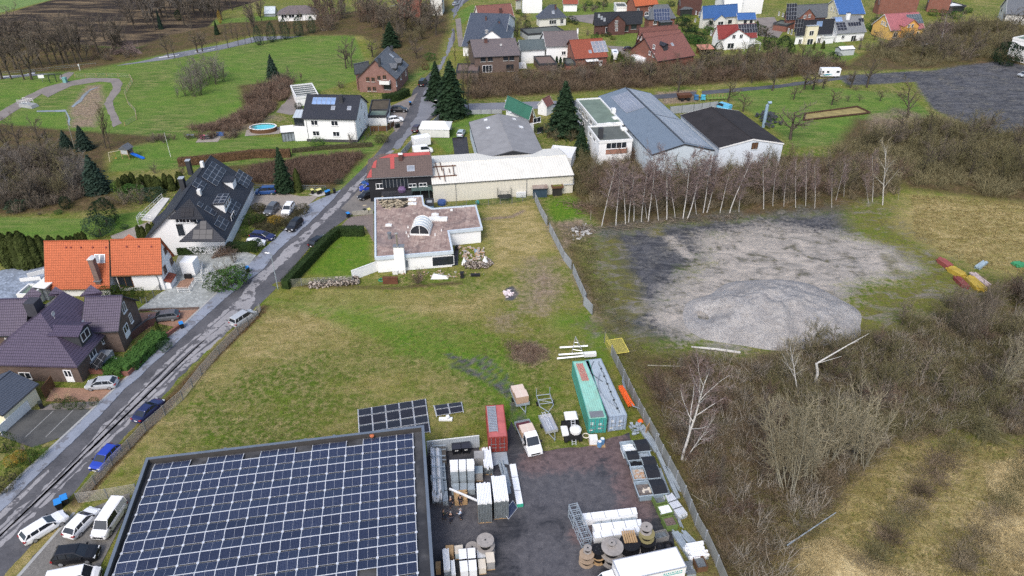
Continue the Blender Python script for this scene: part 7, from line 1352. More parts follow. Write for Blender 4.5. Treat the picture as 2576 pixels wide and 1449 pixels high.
for i in range(3):PROT['spruce',i]=(stem(9,.16),conifer(20+i,10,2.3,L_SPRUCE,6500))
for i in range(2):PROT['fir',i]=(stem(9,.16),conifer(30+i,10,3.0,L_FIR,6500,.5))
for i in range(3):PROT['thuja',i]=(stem(2,.08),thuja(40+i,4.0,.75,L_THUJA))
for i in range(2):PROT['yew',i]=(stem(1,.15),blob(50+i,2.2,4.5,L_YEW,4200,.13,cone=.45))
for i in range(2):PROT['pine',i]=(stem(1,.15),blob(54+i,2.2,3.0,L_PINE,3600,.13))
for i in range(2):PROT['ball',i]=(stem(.5,.05),blob(60+i,.62,1.2,LB,1300,.055,lump=.06))
for i in range(3):PROT['leafy',i]=(stem(.6,.06),blob(70+i,1.3,1.7,LL,1700,.11,lump=.3))
NAMES={'oak':'bare_tree','ash':'bare_tree','fruit':'fruit_tree','birch':'birch','nearbirch':'birch','shrub':'bare_shrub','tallshrub':'tall_bare_shrub','willow':'willow_bush','spruce':'spruce','fir':'fir_tree','thuja':'thuja','yew':'yew','pine':'dwarf_pine','ball':'box_bush','leafy':'evergreen_shrub'}
CATS={'bare_tree':'tree','fruit_tree':'tree','birch':'birch','bare_shrub':'shrub','tall_bare_shrub':'sapling','willow_bush':'shrub','spruce':'spruce','fir_tree':'fir','thuja':'thuja','yew':'yew','dwarf_pine':'pine','box_bush':'bush','evergreen_shrub':'shrub'}
PH={}
for k_,(a_,b2)in PROT.items():PH[k_]=max(v.co.z for v in b2.vertices)
_ti=[0]
def PT(kind,base,top=None,label='',group=None,h=None,mat=None,tmat=None,wide=1.0,lean=None,world=None,var=None):
 """tree with its foot on the ground at a pixel, its top level with another pixel row"""
 _ti[0]+=1;n=len([1 for k_ in PROT if k_[0]==kind]);i=(_ti[0]*7+3)%n if var is None else var;w=world if world is not None else G(base)
 if h is None:h=max(.4,hAT(w,top if not isinstance(top,tuple)else top[1]))
 tm,cm=PROT[kind,i];nm=NAMES[kind];e=thing(nm,label,CATS[nm],(w.x,w.y,0),rnd(0,6.28),group);s_=h/PH[kind,i];ws=s_*wide*rnd(.92,1.08);e.scale=(ws,ws,s_)
 if isinstance(top,tuple)and lean is None:lean=(G(top,h)-w);lean=(lean.x,max(-h*.35,min(h*.35,lean.y*.3)))
 if lean is not None:
  v_=V3((lean[0],lean[1],h)).normalized();q_=V3((0,0,1)).rotation_difference(v_);e.rotation_euler=(q_.to_matrix()@Matrix.Rotation(rnd(0,6.28),3,'Z')).to_euler()
 for nme,me,mm in(('trunk',tm,tmat),('crown',cm,mat)):
  o=put(nme,me,e)
  if mm is not None:o.material_slots[0].link='OBJECT';o.material_slots[0].material=mm
 return e
def iNP(P,n,seed,pad=0):
 """n random ground points inside a pixel polygon"""
 w=np.array(W2(P));rs=np.random.RandomState(seed);out=[];lo,hi=w.min(0),w.max(0)
 while len(out)<n:
  p=lo+rs.rand(4000,2)*(hi-lo);ok=sdist(p[:,0],p[:,1],[tuple(x)for x in w])>pad;out+=[tuple(x)for x in p[ok]]
 return out[:n]
def gV(kind,P,n,hr,label,group,seed,mat=None,wide=1.0,tmat=None):
 for x,y in iNP(P,n,seed):PT(kind if isinstance(kind,str)else random.choice(kind),None,None,label,group,rnd(*hr),mat if not isinstance(mat,list)else random.choice(mat),tmat,wide,world=V3((x,y,0)))
def ribbons(P0,D0,L,W,seed,bend=.35,up=0.0):
 """two-piece flat twigs"""
 rs=np.random.RandomState(seed);n=len(P0);D1=D0+rs.normal(size=(n,3))*bend;D1[:,2]+=up;D1/=np.linalg.norm(D1,axis=1)[:,None];P1=P0+D0*(L*.55)[:,None];P2=P1+D1*(L*.45)[:,None];a=rs.normal(size=(n,3));u=np.cross(D0,a);u/=np.linalg.norm(u,axis=1)[:,None]+1e-9;w=W[:,None]
 V=np.stack([P0-u*w,P0+u*w,P1+u*w*.7,P1-u*w*.7,P2+u*w*.3,P2-u*w*.3],1).reshape(-1,3);b=np.arange(n)[:,None]*6;F=np.concatenate([b+[0,1,2,3],b+[3,2,4,5]],0);return V,F
def thk(name,P,n,hr,twigs,mat,seed,width=.02,spread=.9,pad=0,label=None,cat=None,R=.5,droop=-.1,lean=(0,0)):
 pts=np.array(iNP(P,n,seed,pad));rs=np.random.RandomState(seed+1);hh=rs.uniform(*hr,n);B=np.repeat(pts,twigs,0);Hh=np.repeat(hh,twigs);N=len(B);off=rs.normal(size=(N,2))*(R*Hh/hr[1])[:,None]
 lvl=rs.uniform(0,.55,N)**1.3;P0=np.concatenate([B+off*(1+lvl[:,None]*.8),(Hh*lvl*.9)[:,None]],1);D=np.concatenate([off/(Hh[:,None]+.01)*spread*1.2+rs.normal(size=(N,2))*.45*spread+np.array(lean),np.ones((N,1))*.8],1);D/=np.linalg.norm(D,axis=1)[:,None]
 V,F=ribbons(P0,D,Hh*rs.uniform(.35,.7,N),width*rs.uniform(.6,1.5,N),seed+2,.4,droop);o=put(name,rawm(name,V,F,mat));tag(o,label,cat,None,'stuff');return o
def hedge(label,pts,w,h,mat,name='hedge',size=.07,dens=55,cat='hedge'):
 """clipped hedge along ground pixels: a solid core under a skin of leaf faces"""
 W_=[G(p)for p in pts];rs=np.random.RandomState(int(abs(W_[0].x)*10));C,N=[],[];O=V3((W_[0].x,W_[0].y,0));e=thing(name,label,cat,O);core=MB();rings=[]
 for i,p in enumerate(W_):
  d=W_[min(i+1,len(W_)-1)]-W_[max(i-1,0)];d.z=0;d.normalize();n_=V3((-d.y,d.x,0));pp=V3((p.x,p.y,0))-O;rings.append([pp-n_*w*.44,pp+n_*w*.44,pp+n_*w*.40+V3((0,0,h*.95)),pp-n_*w*.40+V3((0,0,h*.95))])
 core.loft(rings);core.build('core',mat,e,uv=False)
 for a,b in zip(W_[:-1],W_[1:]):
  d=b-a;d.z=0;L=d.length;d.normalize();n_=np.array((-d.y,d.x,0));k=int(L*(w+2*h)*dens);t=rs.rand(k)*L;s_=rs.rand(k)*(w+2*h);base=np.array(a-O)[None]*[1,1,0]+np.outer(t,np.array(d));side=np.where(s_<h,-1,np.where(s_>h+w,1,0));z=np.where(side==-1,s_,np.where(side==1,2*h+w-s_,h));lat=np.where(side==-1,-w/2,np.where(side==1,w/2,s_-h-w/2));c=base+n_[None]*lat[:,None];c[:,2]=z;c+=rs.normal(size=c.shape)*.05;nn=n_[None]*side[:,None];nn[:,2]=np.where(side==0,1,.25);C.append(c);N.append(nn)
 V,F=qcl(np.concatenate(C),np.concatenate(N),size,3,.8);put('foliage',rawm('foliage',V,F,mat),e);return e
# --- roadside trees before the ploughed field
for i,(x,y,t_)in enumerate(((20,745,330),(110,745,300),(230,752,330),(300,750,290),(400,640,230),(480,622,190),(600,605,170),(650,608,150),(720,602,170),(775,592,210),(545,612,200),(340,640,240),(150,660,250),(60,650,240),(830,590,330),(250,640,220))):
 PT('ash' if i%3 else 'oak',A0(x,y),A0(x,t_)[1],'bare dark tree in the roadside row in front of the ploughed field','roadside trees before the ploughed field',wide=1.05)
gV(['oak','ash'],[(-160,150),(10,150),(330,140),(330,120),(10,105),(-160,110)],40,(10,15),'bare dark tree in the roadside row in front of the ploughed field','roadside trees before the ploughed field',11)
PT('fruit',A0(990,380),A0(0,110)[1],'single small bare tree standing alone on the edge of the ploughed field',wide=.7);PT('oak',A0(1180,505),A0(0,270)[1],'bare tree on the small lawn left of the weeping purple tree');PT('oak',A0(1100,440),A0(0,250)[1],'leaning bare tree at the left edge of the small lawn by the main road');PT('willow',A0(1345,510),A0(0,330)[1],'weeping purplish tree on the lawn by the main road',mat=K_PURP,tmat=K_PURP)
PT('oak',A0(1590,545),A0(0,290)[1],'slim bare tree at the near edge of the main road, left of the round one',wide=.7);PT('ash',A0(1650,545),A0(0,310)[1],'second slim bare tree at the near edge of the main road');PT('oak',A0(1865,495),A0(0,225)[1],'round spreading bare tree on the near edge of the main road',wide=1.3);PT('fruit',A0(1910,485),A0(0,300)[1],'low crooked bare tree just right of the round roadside tree')
for i,(x,y,t_)in enumerate(((2155,455,200),(2250,430,210),(2375,405,170),(2050,470,330),(2200,380,180),(2320,420,250))):PT('ash',A0(x,y),A0(x,t_)[1],'thin bare tree leaning over the main road near the hedge','thin trees along the main road',wide=.7)
PT('fir',A0(1520,275),A0(0,80)[1],'narrow dark conifer among bare trees behind the main road lawn',wide=.5);PT('spruce',A0(2050,330),A0(0,190)[1],'dark green conifer right of the tall bare trees by the main road',wide=.9)
PT('yew',A0(1690,190),A0(0,90)[1],'small brown green conifer in the distant garden');PT('yew',A0(2080,220),A0(0,95)[1],'yellowish conifer in the distant garden',mat=L_GOLD,wide=.4)
gV(['oak','ash'],[A0(1250,60),A0(2400,-60),A0(2400,200),A0(2000,230),A0(1350,300),A0(1100,260)],64,(9,16),'bare grey tree in the wood beyond the main road','trees of the wood beyond the main road',12,[KT,KGR])
gV(['shrub'],[A0(900,480),A0(1250,530),A0(1400,530),A0(1000,590),A0(860,590)],14,(2,4),'low brown shrub at the lawn edge along the main road','shrubs along the main road',13,[KR,KT])
gV(['oak','ash'],[A1(-60,130),A1(60,60),A1(90,250),A1(-60,330)],10,(7,11),'bare tree left of the bungalow beyond the meadow','trees left of the bungalow',14)
for i in range(13):PT('yew' if i%3==0 else 'ash',A1(30+i*42,425-i*9),None,'ivy dark tree in the row below the bungalow','dark tree row below the bungalow',h=rnd(6,10),mat=KG if i%3 else L_PINE,wide=.6 if i%3==0 else .8)
gV(['oak','ash','shrub'],[A1(560,330),A1(700,300),A1(900,250),A1(1250,300),A1(1250,160),A1(900,40),A1(560,60)],40,(7,13),'bare tree in the tangled wood right of the bungalow','trees of the tangled wood',15,[KT,KR,KGR])
for i,(x,y,t_)in enumerate(((1545,335,-60),(1420,300,-50),(1330,330,-30),(1650,280,-40),(1720,230,-60),(1260,330,20),(1480,240,-90),(1600,200,-80),(1390,200,-90),(1180,250,-30),(1700,340,60))):PT('oak',A1(x,y),A1(x,t_)[1],'large dark bare oak in front of the brick house at the top','big oaks below the top brick house',wide=1.25)
gV(['oak','shrub'],[A1(1250,420),A1(1700,420),A1(1750,300),A1(1700,170),A1(1250,250)],18,(4,9),'bare garden tree between the slate roofed brick house and the oaks','garden trees below the oaks',16,[KT,KG])
PT('spruce',A1(1275,445),A1(0,200)[1],'broad dark spruce behind the slate roofed brick house',wide=2.0);PT('fruit',A1(850,645),A1(0,400)[1],'dark gnarled bare tree on the meadow edge left of the brick house',wide=.85);PT('ash',A1(905,640),A1(0,330)[1],'tall bare tree on the meadow edge behind the gnarled one');PT('ash',A1(870,600),A1(0,340)[1],'second tall bare tree close to the gnarled meadow tree');PT('fruit',A1(1100,540),A1(0,340)[1],'gnarled bare tree directly behind the brick house');PT('fruit',A1(1520,555),A1(0,340)[1],'dark bare fruit tree on the lawn right of the brick house',wide=.9);PT('leafy',A1(1640,570),A1(0,490)[1],'small dark evergreen at the street end of the lawn');PT('leafy',A1(1600,660),A1(0,600)[1],'round orange brown shrub by the street',mat=L_BEECH)
PT('fir',A1(165,735),A1(0,505)[1],'single dark conifer on the meadow above the red brown bushes',wide=1.15);PT('fruit',A1(430,772),A1(0,665)[1],'tiny reddish tree on the meadow beside the garages',mat=KR,wide=.7);PT('shrub',A1(305,700),A1(0,600)[1],'thin dead sapling on the meadow',wide=.3)
for i,(x,y,t_)in enumerate(((1760,905,660),(1835,912,600),(1885,900,640),(1800,860,560),(1960,805,560),(2040,795,520),(2110,770,550),(1900,790,480),(1980,740,470),(1850,800,500),(2070,740,500))):PT('tallshrub',A0(x,y),A0(x,t_)[1],'grey bare tree in the clump standing on the meadow','tree clump on the meadow',mat=KGR,tmat=KB,wide=1.5)
PT('tallshrub',A0(1675,925),A0(0,790)[1],'small bare shrub at the left foot of the meadow clump',mat=KGR,tmat=KB,wide=1.0)
thk('bramble_thicket',[(640,235),(700,205),(738,205),(725,245),(700,268),(640,325),(560,338),(470,330),(560,315),(610,280)],170,(1.5,3.6),120,KR,21,.03)
gV(['shrub'],[(640,230),(735,205),(725,245),(650,320),(600,320),(610,280)],22,(3,5.5),'rounded red brown bush on the meadow side of the white house','red brown bushes beside the meadow',22,[KR,KT,KR])
gV(['shrub'],[(520,345),(640,330),(640,340),(560,352),(380,362),(360,350)],26,(1.5,3),'low brown bush along the lower meadow edge','bushes along the lower meadow edge',23,[KR,KT])
# --- left wood
for i,(x,y,t_)in enumerate(((200,1449,1075),(405,1449,1085),(110,1449,1150),(490,1440,1200),(20,1449,1180))):PT('oak',A0(x,y),A0(x,t_)[1],'dark bare tree before the reed basin at the left edge','trees before the reed basin',wide=.85)
PT('fir',A0(640,1410),A0(0,1225)[1],'left one of two blue green firs below the reed basin',wide=1.4);PT('fir',A0(808,1415),A0(0,1175)[1],'right one of two blue green firs below the reed basin',wide=1.4);PT('ash',A0(1005,1410),A0(0,960)[1],'tall slim olive tree with upright branches beside the basin path',mat=KG,wide=.75);PT('ash',A0(1045,1415),A0(0,985)[1],'second tall slim tree beside the basin path',mat=KG,wide=.6)
e=thing('pole','leaning bare wooden pole in front of the two firs','pole',G(A0(708,1410)));m=MB();tp=G(A0(618,1080),9.0)-V3(e.location);m.tube([(0,0,0),(tp.x,max(-2,min(2,tp.y)),9.0)],[.14,.09],7);m.build('shaft',KPB,e)
thk('bramble_thicket',[B0(-200,150),B0(250,120),B0(560,150),B0(800,200),B0(820,480),B0(700,600),B0(500,640),B0(200,690),B0(-200,700)],260,(1.5,4.5),110,KT,31,.025)
gV(['tallshrub','oak','shrub'],[B0(-150,250),B0(250,220),B0(560,230),B0(800,350),B0(820,520),B0(620,600),B0(300,640),B0(-150,660)],44,(5,9.5),'grey brown bare tree in the dense wood left of the black villa','dense wood left of the villa',32,[KT,KGR,KG],1.15,KB)
gV(['tallshrub'],[B0(600,380),B0(820,300),B0(830,450),B0(650,560)],7,(6,9),'pale grey bare thicket tree beside the big dark fir','pale thicket trees beside the fir',33,KGR,1.2,KPB)
PT('fir',B0(930,480),B0(0,125)[1],'big dark blue green fir behind the round yew',wide=1.35,var=0);PT('yew',B0(1015,790),B0(0,540)[1],'dark rounded yew at the end of the lawn',wide=1.2);PT('pine',B0(955,890),B0(0,700)[1],'broad rounded dwarf pine on the lawn before the yew',wide=1.0)
for i,(x,y,t_,k_,l_)in enumerate(((1150,470,380,'leafy','light'),(1250,540,410,'leafy','dark'),(1320,600,430,'shrub','brown'),(1180,600,430,'shrub','reddish'),(1440,560,440,'leafy','blue green'),(1000,610,470,'shrub','brown twiggy'),(1180,830,790,'leafy','flat grey green'),(560,690,650,'leafy','small green'),(630,640,520,'yew','dark spreading'),(160,660,560,'leafy','pale green'),(380,700,655,'shrub','low brown'))):PT(k_,B0(x,y),B0(x,t_)[1],'',None,mat={'light':L_LIGHT,'blue green':L_PINE,'pale green':L_PINE,'flat grey green':L_PINE}.get(l_),wide=1.2)['label']=l_+(' evergreen' if k_ in('leafy','yew')else ' bare')+' shrub in the beds bordering the villa lawn'
tops=((1125,345),(1165,322),(1192,310),(1240,290),(1310,340),(1337,315),(1385,310),(1412,315),(1465,325),(1495,340),(1550,300),(1605,315),(1680,285),(1702,290))
for i,(x,t_)in enumerate(tops):PT('thuja',B0(x+28,t_+150),B0(x,t_)[1],ORD[i]+' thuja from the left in the row behind the black villa','thuja row behind the villa',wide=1.25)
tops=((62,860,1175),(155,848,1180),(212,890,1180),(240,845,1185),(325,890,1170),(402,880,1150),(490,888,1100),(580,885,1080),(640,895,1040),(676,890,1030),(722,870,1010),(752,862,1000),(790,850,990))
for i,(x,t_,b_)in enumerate(tops):PT('thuja',B0(x+60-i*3,b_),B0(x,t_)[1],ORD[i]+' thuja from the left in the row beside the orange roof','thuja row beside the orange roof',wide=1.15)
for i,(x,b_,t_)in enumerate(((1325,915,790),(1365,915,800),(1430,915,775),(1480,912,770))):PT('thuja',B0(x,b_),B0(x,t_)[1],ORD[i]+' thuja from the left in front of the white villa gable','thujas before the villa gable',wide=1.3)
PT('willow',B0(20,1050),B0(0,830)[1],'grey green weeping shrub at the left end of the thuja row',mat=L_PINE,wide=.8);PT('shrub',B0(60,1170),B0(0,1040)[1],'yellow green shrub at the foot of the left thujas',mat=KG,wide=1.3)
for i,(x,y)in enumerate(((980,1449),(1080,1440),(1180,1445),(1280,1449))):PT('leafy',C0(x+30,y-1299),None,ORD[i]+' olive green shrub from the left under the orange house terrace',None,h=rnd(1.9,2.4),mat=LB)
# --- along the street, villa garden
PT('spruce',B1(275,480),B1(0,55)[1],'tall dark cypress like conifer beside the blue minivan',wide=1.15,var=1);PT('thuja',B1(405,478),B1(0,255)[1],'narrow olive thuja beside the tall dark conifer',wide=.9);PT('leafy',B1(640,470),B1(0,435)[1],'small dark shrub beside the yellow lidded bins');PT('pine',B1(785,405),B1(0,360)[1],'grey green mound of cut conifer at the reed edge',wide=1.3)
thk('reed_bed',[B1(-80,290),B1(100,230),B1(340,200),B1(640,150),B1(1000,130),B1(940,230),B1(830,330),B1(760,410),B1(440,410),B1(0,400),B1(-80,380)],900,(1.2,2.0),34,KR,41,.03,.45,R=.5)
hedge('long clipped brown beech hedge between the white house garden and the reeds',[B0(1690,235),B0(2000,205),B0(2415,155),B1(330,150)],1.4,1.9,L_BEECH);hedge('low dark hedge with stone edging in front of the white house',[B1(340,110),B1(640,80),B1(1100,50)],1.0,.9,LH);hedge('dark clipped hedge between villa and slab forecourt',[B0(1690,1065),B0(2000,1045),B0(2430,1030)],1.6,1.6,L_HEDGE);hedge('tall dark hedge along the street and round the bungalow lawn',[B1(1022,888),B1(785,888),B1(690,960),B1(280,1400)],1.5,1.8,L_HEDGE);hedge('dark rounded hedge beside the brick house drive',[A1(1205,965),A1(1330,945),A1(1430,900)],2.2,2.2,L_HEDGE)
hedge('leafy hedge bank behind the red brick bed wall',[C0(1030,830),C0(1200,850),C0(1330,720),C0(1530,540)],2.6,1.5,LL,size=.13,dens=40)
for i,(x,y,t_,k_,l_,mm)in enumerate(((20,660,590,'leafy','mossy green shrub left of the grey parked car',LH),(185,770,705,'leafy','bright yellow green ball in the villa rockery',L_GOLD),(30,760,700,'leafy','dark green creeping shrub in the villa rockery',LB),(110,850,790,'leafy','grey green cushion shrub in the villa rockery',LH),(300,800,735,'leafy','brown green heather at the pavement edge of the rockery',LH),(440,680,600,'leafy','heather bank at the white car bay',LH),(400,720,660,'leafy','second heather clump at the white car bay',LH),(10,1045,925,'ball','big rounded box bush at the end of the dark hedge',LB),(230,790,740,'leafy','low olive cushion shrub before the yellow green ball',LH),(-60,790,690,'ball','dark round bush at the villa entrance',LB),(-90,900,800,'ball','olive round bush before the villa gable',LB))):PT(k_,B1(x,y),B1(x,t_)[1],l_,None,mat=mm,wide=1.25)
thk('ground_plants',[B1(0,620),B1(90,600),B1(90,700),B1(260,730),B1(500,600),B1(470,640),B1(270,840),B1(150,900),B1(60,860),B1(-60,780)],260,(.25,.6),40,LH,43,.04,1.2,R=.4)
PT('leafy',A1(590,1395),A1(0,1300)[1],'rounded bright green shrub before the white house wall',mat=LL,wide=.95);PT('shrub',A1(900,1375),A1(0,1230)[1],'bare twiggy bush before the white house corner',mat=KGR,wide=.7);PT('leafy',A1(1190,1340),A1(0,1275)[1],'low mixed shrub at the street corner of the white house',mat=LH,wide=1.6);PT('leafy',A1(405,1030),A1(0,970)[1],'dark shrub at the corner of the long garages',mat=L_YEW);PT('shrub',A1(800,830),A1(0,750)[1],'red brown shrub at the end of the long garages',mat=KR,wide=1.3)
PT('spruce',A1(1705,935),A1(0,575)[1],'left one of two tall dark spruces at the street junction',wide=1.45,var=0);PT('spruce',A1(1845,1095),A1(0,555)[1],'right and nearer one of two tall dark spruces at the street junction',wide=1.6,var=2)
for i,(x,y,t_)in enumerate(((1960,1060,500),(2005,1055,430),(1880,640,380),(2010,700,420))):PT('ash',A1(x,y),A1(x,t_)[1],ORD[i]+' thin bare tree beside the junction spruces','thin trees by the junction',mat=KG,wide=.45)
PT('spruce',A2(490,1265),A2(0,760)[1],'huge dark spruce between the green roofed house and the halls',wide=1.7,var=1);PT('spruce',A2(650,1470),A2(0,1190)[1],'smaller dark spruce in front of the white office block',wide=1.4,var=0)
for i,(x,y)in enumerate(((340,1300),(420,1330),(560,1330),(300,1240))):PT('shrub',A2(x,y),None,ORD[i]+' bare shrub around the foot of the huge spruce',None,h=3.5,mat=KG)
PT('spruce',A1(2222,372),A1(0,190)[1],'slender young spruce before the white gable of the slate roofed house',wide=.6)
for i,x in enumerate((420,455,492)):PT('thuja',A2(x,640),A2(0,525+i*8)[1],['leftmost','middle','rightmost'][i]+' of three dark cypresses before the flat brown garage','three cypresses',wide=.9,mat=L_YEW)
G_=[(130,560,470,'yew'),(50,350,190,'oak'),(100,330,210,'oak'),(555,210,150,'leafy'),(600,230,180,'leafy'),(900,345,300,'leafy'),(950,375,340,'leafy'),(1590,240,150,'leafy'),(1640,300,170,'yew'),(1700,300,230,'leafy'),(1760,380,300,'leafy'),(1680,370,280,'leafy'),(1790,420,340,'leafy'),(1940,520,390,'yew'),(1860,500,420,'leafy'),(1860,290,190,'yew'),(2155,225,160,'thuja'),(2300,300,190,'thuja'),(2320,330,230,'leafy'),(2250,520,410,'yew'),(2150,520,430,'shrub'),(2080,500,430,'shrub'),(2380,400,210,'fruit'),(2400,470,380,'yew'),(1170,160,100,'leafy'),(1150,500,460,'leafy'),(940,590,510,'thuja'),(1010,590,480,'thuja'),(1040,580,510,'thuja'),(720,320,270,'shrub'),(690,110,20,'fruit'),(860,90,0,'fruit'),(760,110,30,'shrub'),(1500,60,10,'leafy'),(1300,130,80,'leafy')]
for i,(x,y,t_,k_)in enumerate(G_):PT(k_,A2(x,y),A2(x,t_)[1],('evergreen' if k_ in('leafy','yew','thuja')else 'bare')+' garden plant among the village houses','garden plants of the village',wide=1.15,mat=random.choice([L_HEDGE,LB,L_YEW,L_SPRUCE])if k_=='leafy' else None)
for n_,P in enumerate(([A2(640,330),A2(860,330),A2(900,400),A2(1090,480),A2(930,420),A2(900,640),A2(1250,620),A2(1000,520)],[A2(1560,120),A2(1720,240),A2(1860,300),A2(1830,500),A2(1720,470),A2(1620,260)],[A2(30,60),A2(200,60),A2(220,240),A2(60,330)],[A2(640,40),A2(960,30),A2(780,120),A2(620,110)],[A3(960,200),A3(1050,120),A3(1020,330),A3(950,400),A3(640,420),A3(900,330)],[A3(1480,60),A3(2100,40),A3(2050,160),A3(1500,200)])):gV(['leafy','shrub','yew'],P,9,(1.2,3.4),'garden shrub or small tree among the village houses','shrubs in the village gardens',120+n_,None,1.2)
G3=[(140,500,330,'yew'),(200,520,400,'yew'),(20,440,330,'leafy'),(430,460,390,'thuja'),(515,460,380,'thuja'),(230,560,510,'leafy'),(500,540,490,'leafy'),(630,560,490,'leafy'),(600,520,490,'leafy'),(470,580,530,'leafy'),(330,590,540,'shrub'),(1180,110,30,'spruce'),(1020,230,100,'oak'),(970,300,180,'oak'),(1000,380,270,'fruit'),(860,470,380,'shrub'),(940,480,370,'shrub'),(1100,480,390,'shrub'),(1200,440,350,'shrub'),(1500,430,260,'ash'),(1620,200,60,'ash'),(1730,170,100,'yew'),(1650,150,90,'leafy'),(1260,450,380,'shrub'),(720,500,440,'shrub'),(1530,300,180,'shrub'),(1600,260,170,'shrub')]
for i,(x,y,t_,k_)in enumerate(G3):PT(k_,A3(x,y),A3(x,t_)[1],('evergreen' if k_ in('leafy','yew','thuja','spruce')else 'bare')+' garden plant among the village houses','garden plants of the village',wide=1.15,mat=random.choice([L_HEDGE,LB,L_YEW])if k_=='leafy' else None)
PT('birch',A3(1600,500),A3(0,60)[1],'pale slender birch before the brown thicket right of the yellow house');PT('yew',A3(2225,610),A3(0,390)[1],'dense dark evergreen at the corner of the white school block',wide=1.6)
# --- brown belt behind the halls and the woods on the right
thk('bramble_thicket',[(1175,205),(1300,192),(1700,165),(1800,165),(1960,145),(2120,165),(2110,183),(1900,205),(1700,215),(1560,225),(1180,250)],520,(2,4.5),100,bark('belt_twigs',(.11,.08,.055),(.19,.145,.10),.15),51,.034,1.0,R=1.0)
gV(['shrub','tallshrub'],[(1180,205),(1400,190),(1700,165),(1960,145),(2120,165),(2110,180),(1700,208),(1200,240)],64,(4,6.5),'brown bare shrub in the long thicket belt below the village','shrubs of the thicket belt',52,[KT,KR,KG,KT],1.5,KT)
gV(['oak','fruit'],[(1560,180),(1700,165),(1960,140),(2120,165),(2080,195),(1900,210),(1560,225)],24,(6,9),'bare rounded tree rising out of the thicket belt','trees of the thicket belt',53,KG)
gV(['oak','shrub','ash'],[(2180,130),(2330,70),(2480,60),(2700,60),(2700,160),(2460,150),(2310,170)],60,(5,10),'bare tree in the brown wood beside the school block','wood beside the school block',54,[KT,KG],1.2)
thk('bramble_thicket',[(2180,140),(2330,80),(2480,60),(2700,60),(2700,165),(2460,152),(2310,172)],300,(2,4.5),90,KG,55,.035,1.0,R=1.0)
for i,(x,y,t_,k_)in enumerate(((40,855,560,'oak'),(930,825,500,'oak'),(775,830,640,'fruit'),(600,990,830,'fruit'),(860,955,880,'fruit'),(1055,955,830,'fruit'),(755,960,890,'fruit'),(1315,1115,740,'oak'),(210,1315,950,'fruit'),(1500,1265,1080,'fruit'),(425,845,640,'fruit'),(520,835,700,'fruit'),(340,840,640,'fruit'),(240,940,780,'fruit'),(1440,1200,1060,'shrub'),(2050,1200,1060,'shrub'),(820,850,790,'shrub'))):PT(k_,A3(x,y),A3(x,t_)[1],['broad bare tree beside the pale track end','large round bare tree by the motorhome track','crooked bare fruit tree left of the large round tree','fruit tree on the mulch circle','tiny bare fruit tree in the orchard centre','small bare fruit tree at the orchard right','thin bare sapling left of the tiny fruit tree','large spreading bare tree at the car park corner','dark dense bare tree beside the black hall','dark rounded bare tree before the car park','twisted bare tree in front of the motorhome','bare tree just under the motorhome','bare tree left of the motorhome','pale bare tree on the orchard left','dark shrub before the car park corner','shrub at the lower edge of the car park','low shrub by the track'][i],None,mat=KG if i%2 else KT,wide=1.25)
PT('fruit',(1705,232),160,'bare tree on the track bend right of the metal hall',mat=KG);PT('fruit',A2(2040,960),A2(0,740)[1],'dark bare tree at the orchard left edge',mat=KG);PT('fruit',A2(2180,1050),A2(0,860)[1],'pair of bare branches behind the black hall',mat=KG)
WG='dense brown wood right of the gravel lot'
thk('bramble_thicket',[(2090,390),(2250,330),(2340,300),(2500,345),(2720,310),(2720,500),(2560,500),(2290,470),(2240,420)],420,(2,4.5),110,KG,61,.03,1.0,R=.9)
gV(['tallshrub','oak','shrub'],[(2100,380),(2250,335),(2340,310),(2500,350),(2720,320),(2720,480),(2560,480),(2300,455),(2240,410)],70,(5,9),'olive brown bare tree in the dense wood right of the gravel lot',WG,62,[KG,KT,KO],1.2,KB)
thk('bramble_thicket',[(1445,430),(1560,400),(1700,395),(2000,420),(2240,420),(2260,490),(2130,505),(1900,520),(1700,540),(1560,545),(1470,520)],420,(1.2,3.8),100,K_MIX,63,.025,.8,R=.6)
gV(['tallshrub','shrub'],[(1460,440),(1560,405),(1720,395),(2000,420),(2200,420),(2200,480),(1900,505),(1700,525),(1500,520)],66,(4.5,8.5),'thin brown bare sapling cluster in the wood before the halls','saplings before the halls',64,[KT,KR,KG],.95,KG)
for i,(x,y,tx,ty)in enumerate(((845,812,970,170),(980,802,1025,120),(1070,792,1035,180),(1150,765,1180,250),(1220,772,1245,200),(1272,742,1228,320),(1285,772,1372,30),(1382,757,1308,230),(1460,752,1522,20),(1612,745,1705,30),(1652,742,1880,130),(1740,702,1702,330),(1800,692,1885,100),(1835,690,2005,200),(1960,692,2040,260),(2050,692,2245,80),(2140,682,2160,350),(2372,652,2365,120),(1100,770,1130,260),(1540,740,1500,280))):
 PT('birch',B2(x,y),B2(tx,ty),ORD[i]+' white stemmed birch counted along the dark edge of the gravel lot' if i<18 else['thin pale birch hidden between the left birches','thin pale birch hidden behind the middle birches'][i-18],'birches along the gravel lot',wide=rnd(1.1,1.45))
for i,(x,y,tx,ty)in enumerate(((45,625,55,150),(150,630,170,200),(260,640,262,130),(355,625,365,110),(440,645,470,130),(600,640,610,230),(638,570,745,150),(715,540,740,220),(950,592,890,260),(985,575,1015,30),(1080,605,1150,-70),(1228,560,1240,420))):
 PT('birch' if i!=10 else 'nearbirch',B3(x,y),B3(tx,ty),['thin grey birch at the right end of the lot edge','second thin grey birch at the right end of the lot edge','straight white birch behind the pale puddles','straight white birch with bright trunk over the puddles','slim white birch left of the dark shrub','dark stemmed birch beside the brush heap','birch leaning right over the brush heap','small birch behind the leaning one','forked pale birch left of the big white one','tall grey birch behind the big white one','big bright white birch standing alone at the grass edge','short white sapling right of the big white birch'][i],None,wide=.85 if i!=10 else 1.0,mat=K_PURP if i not in(10,)else K_PALE)
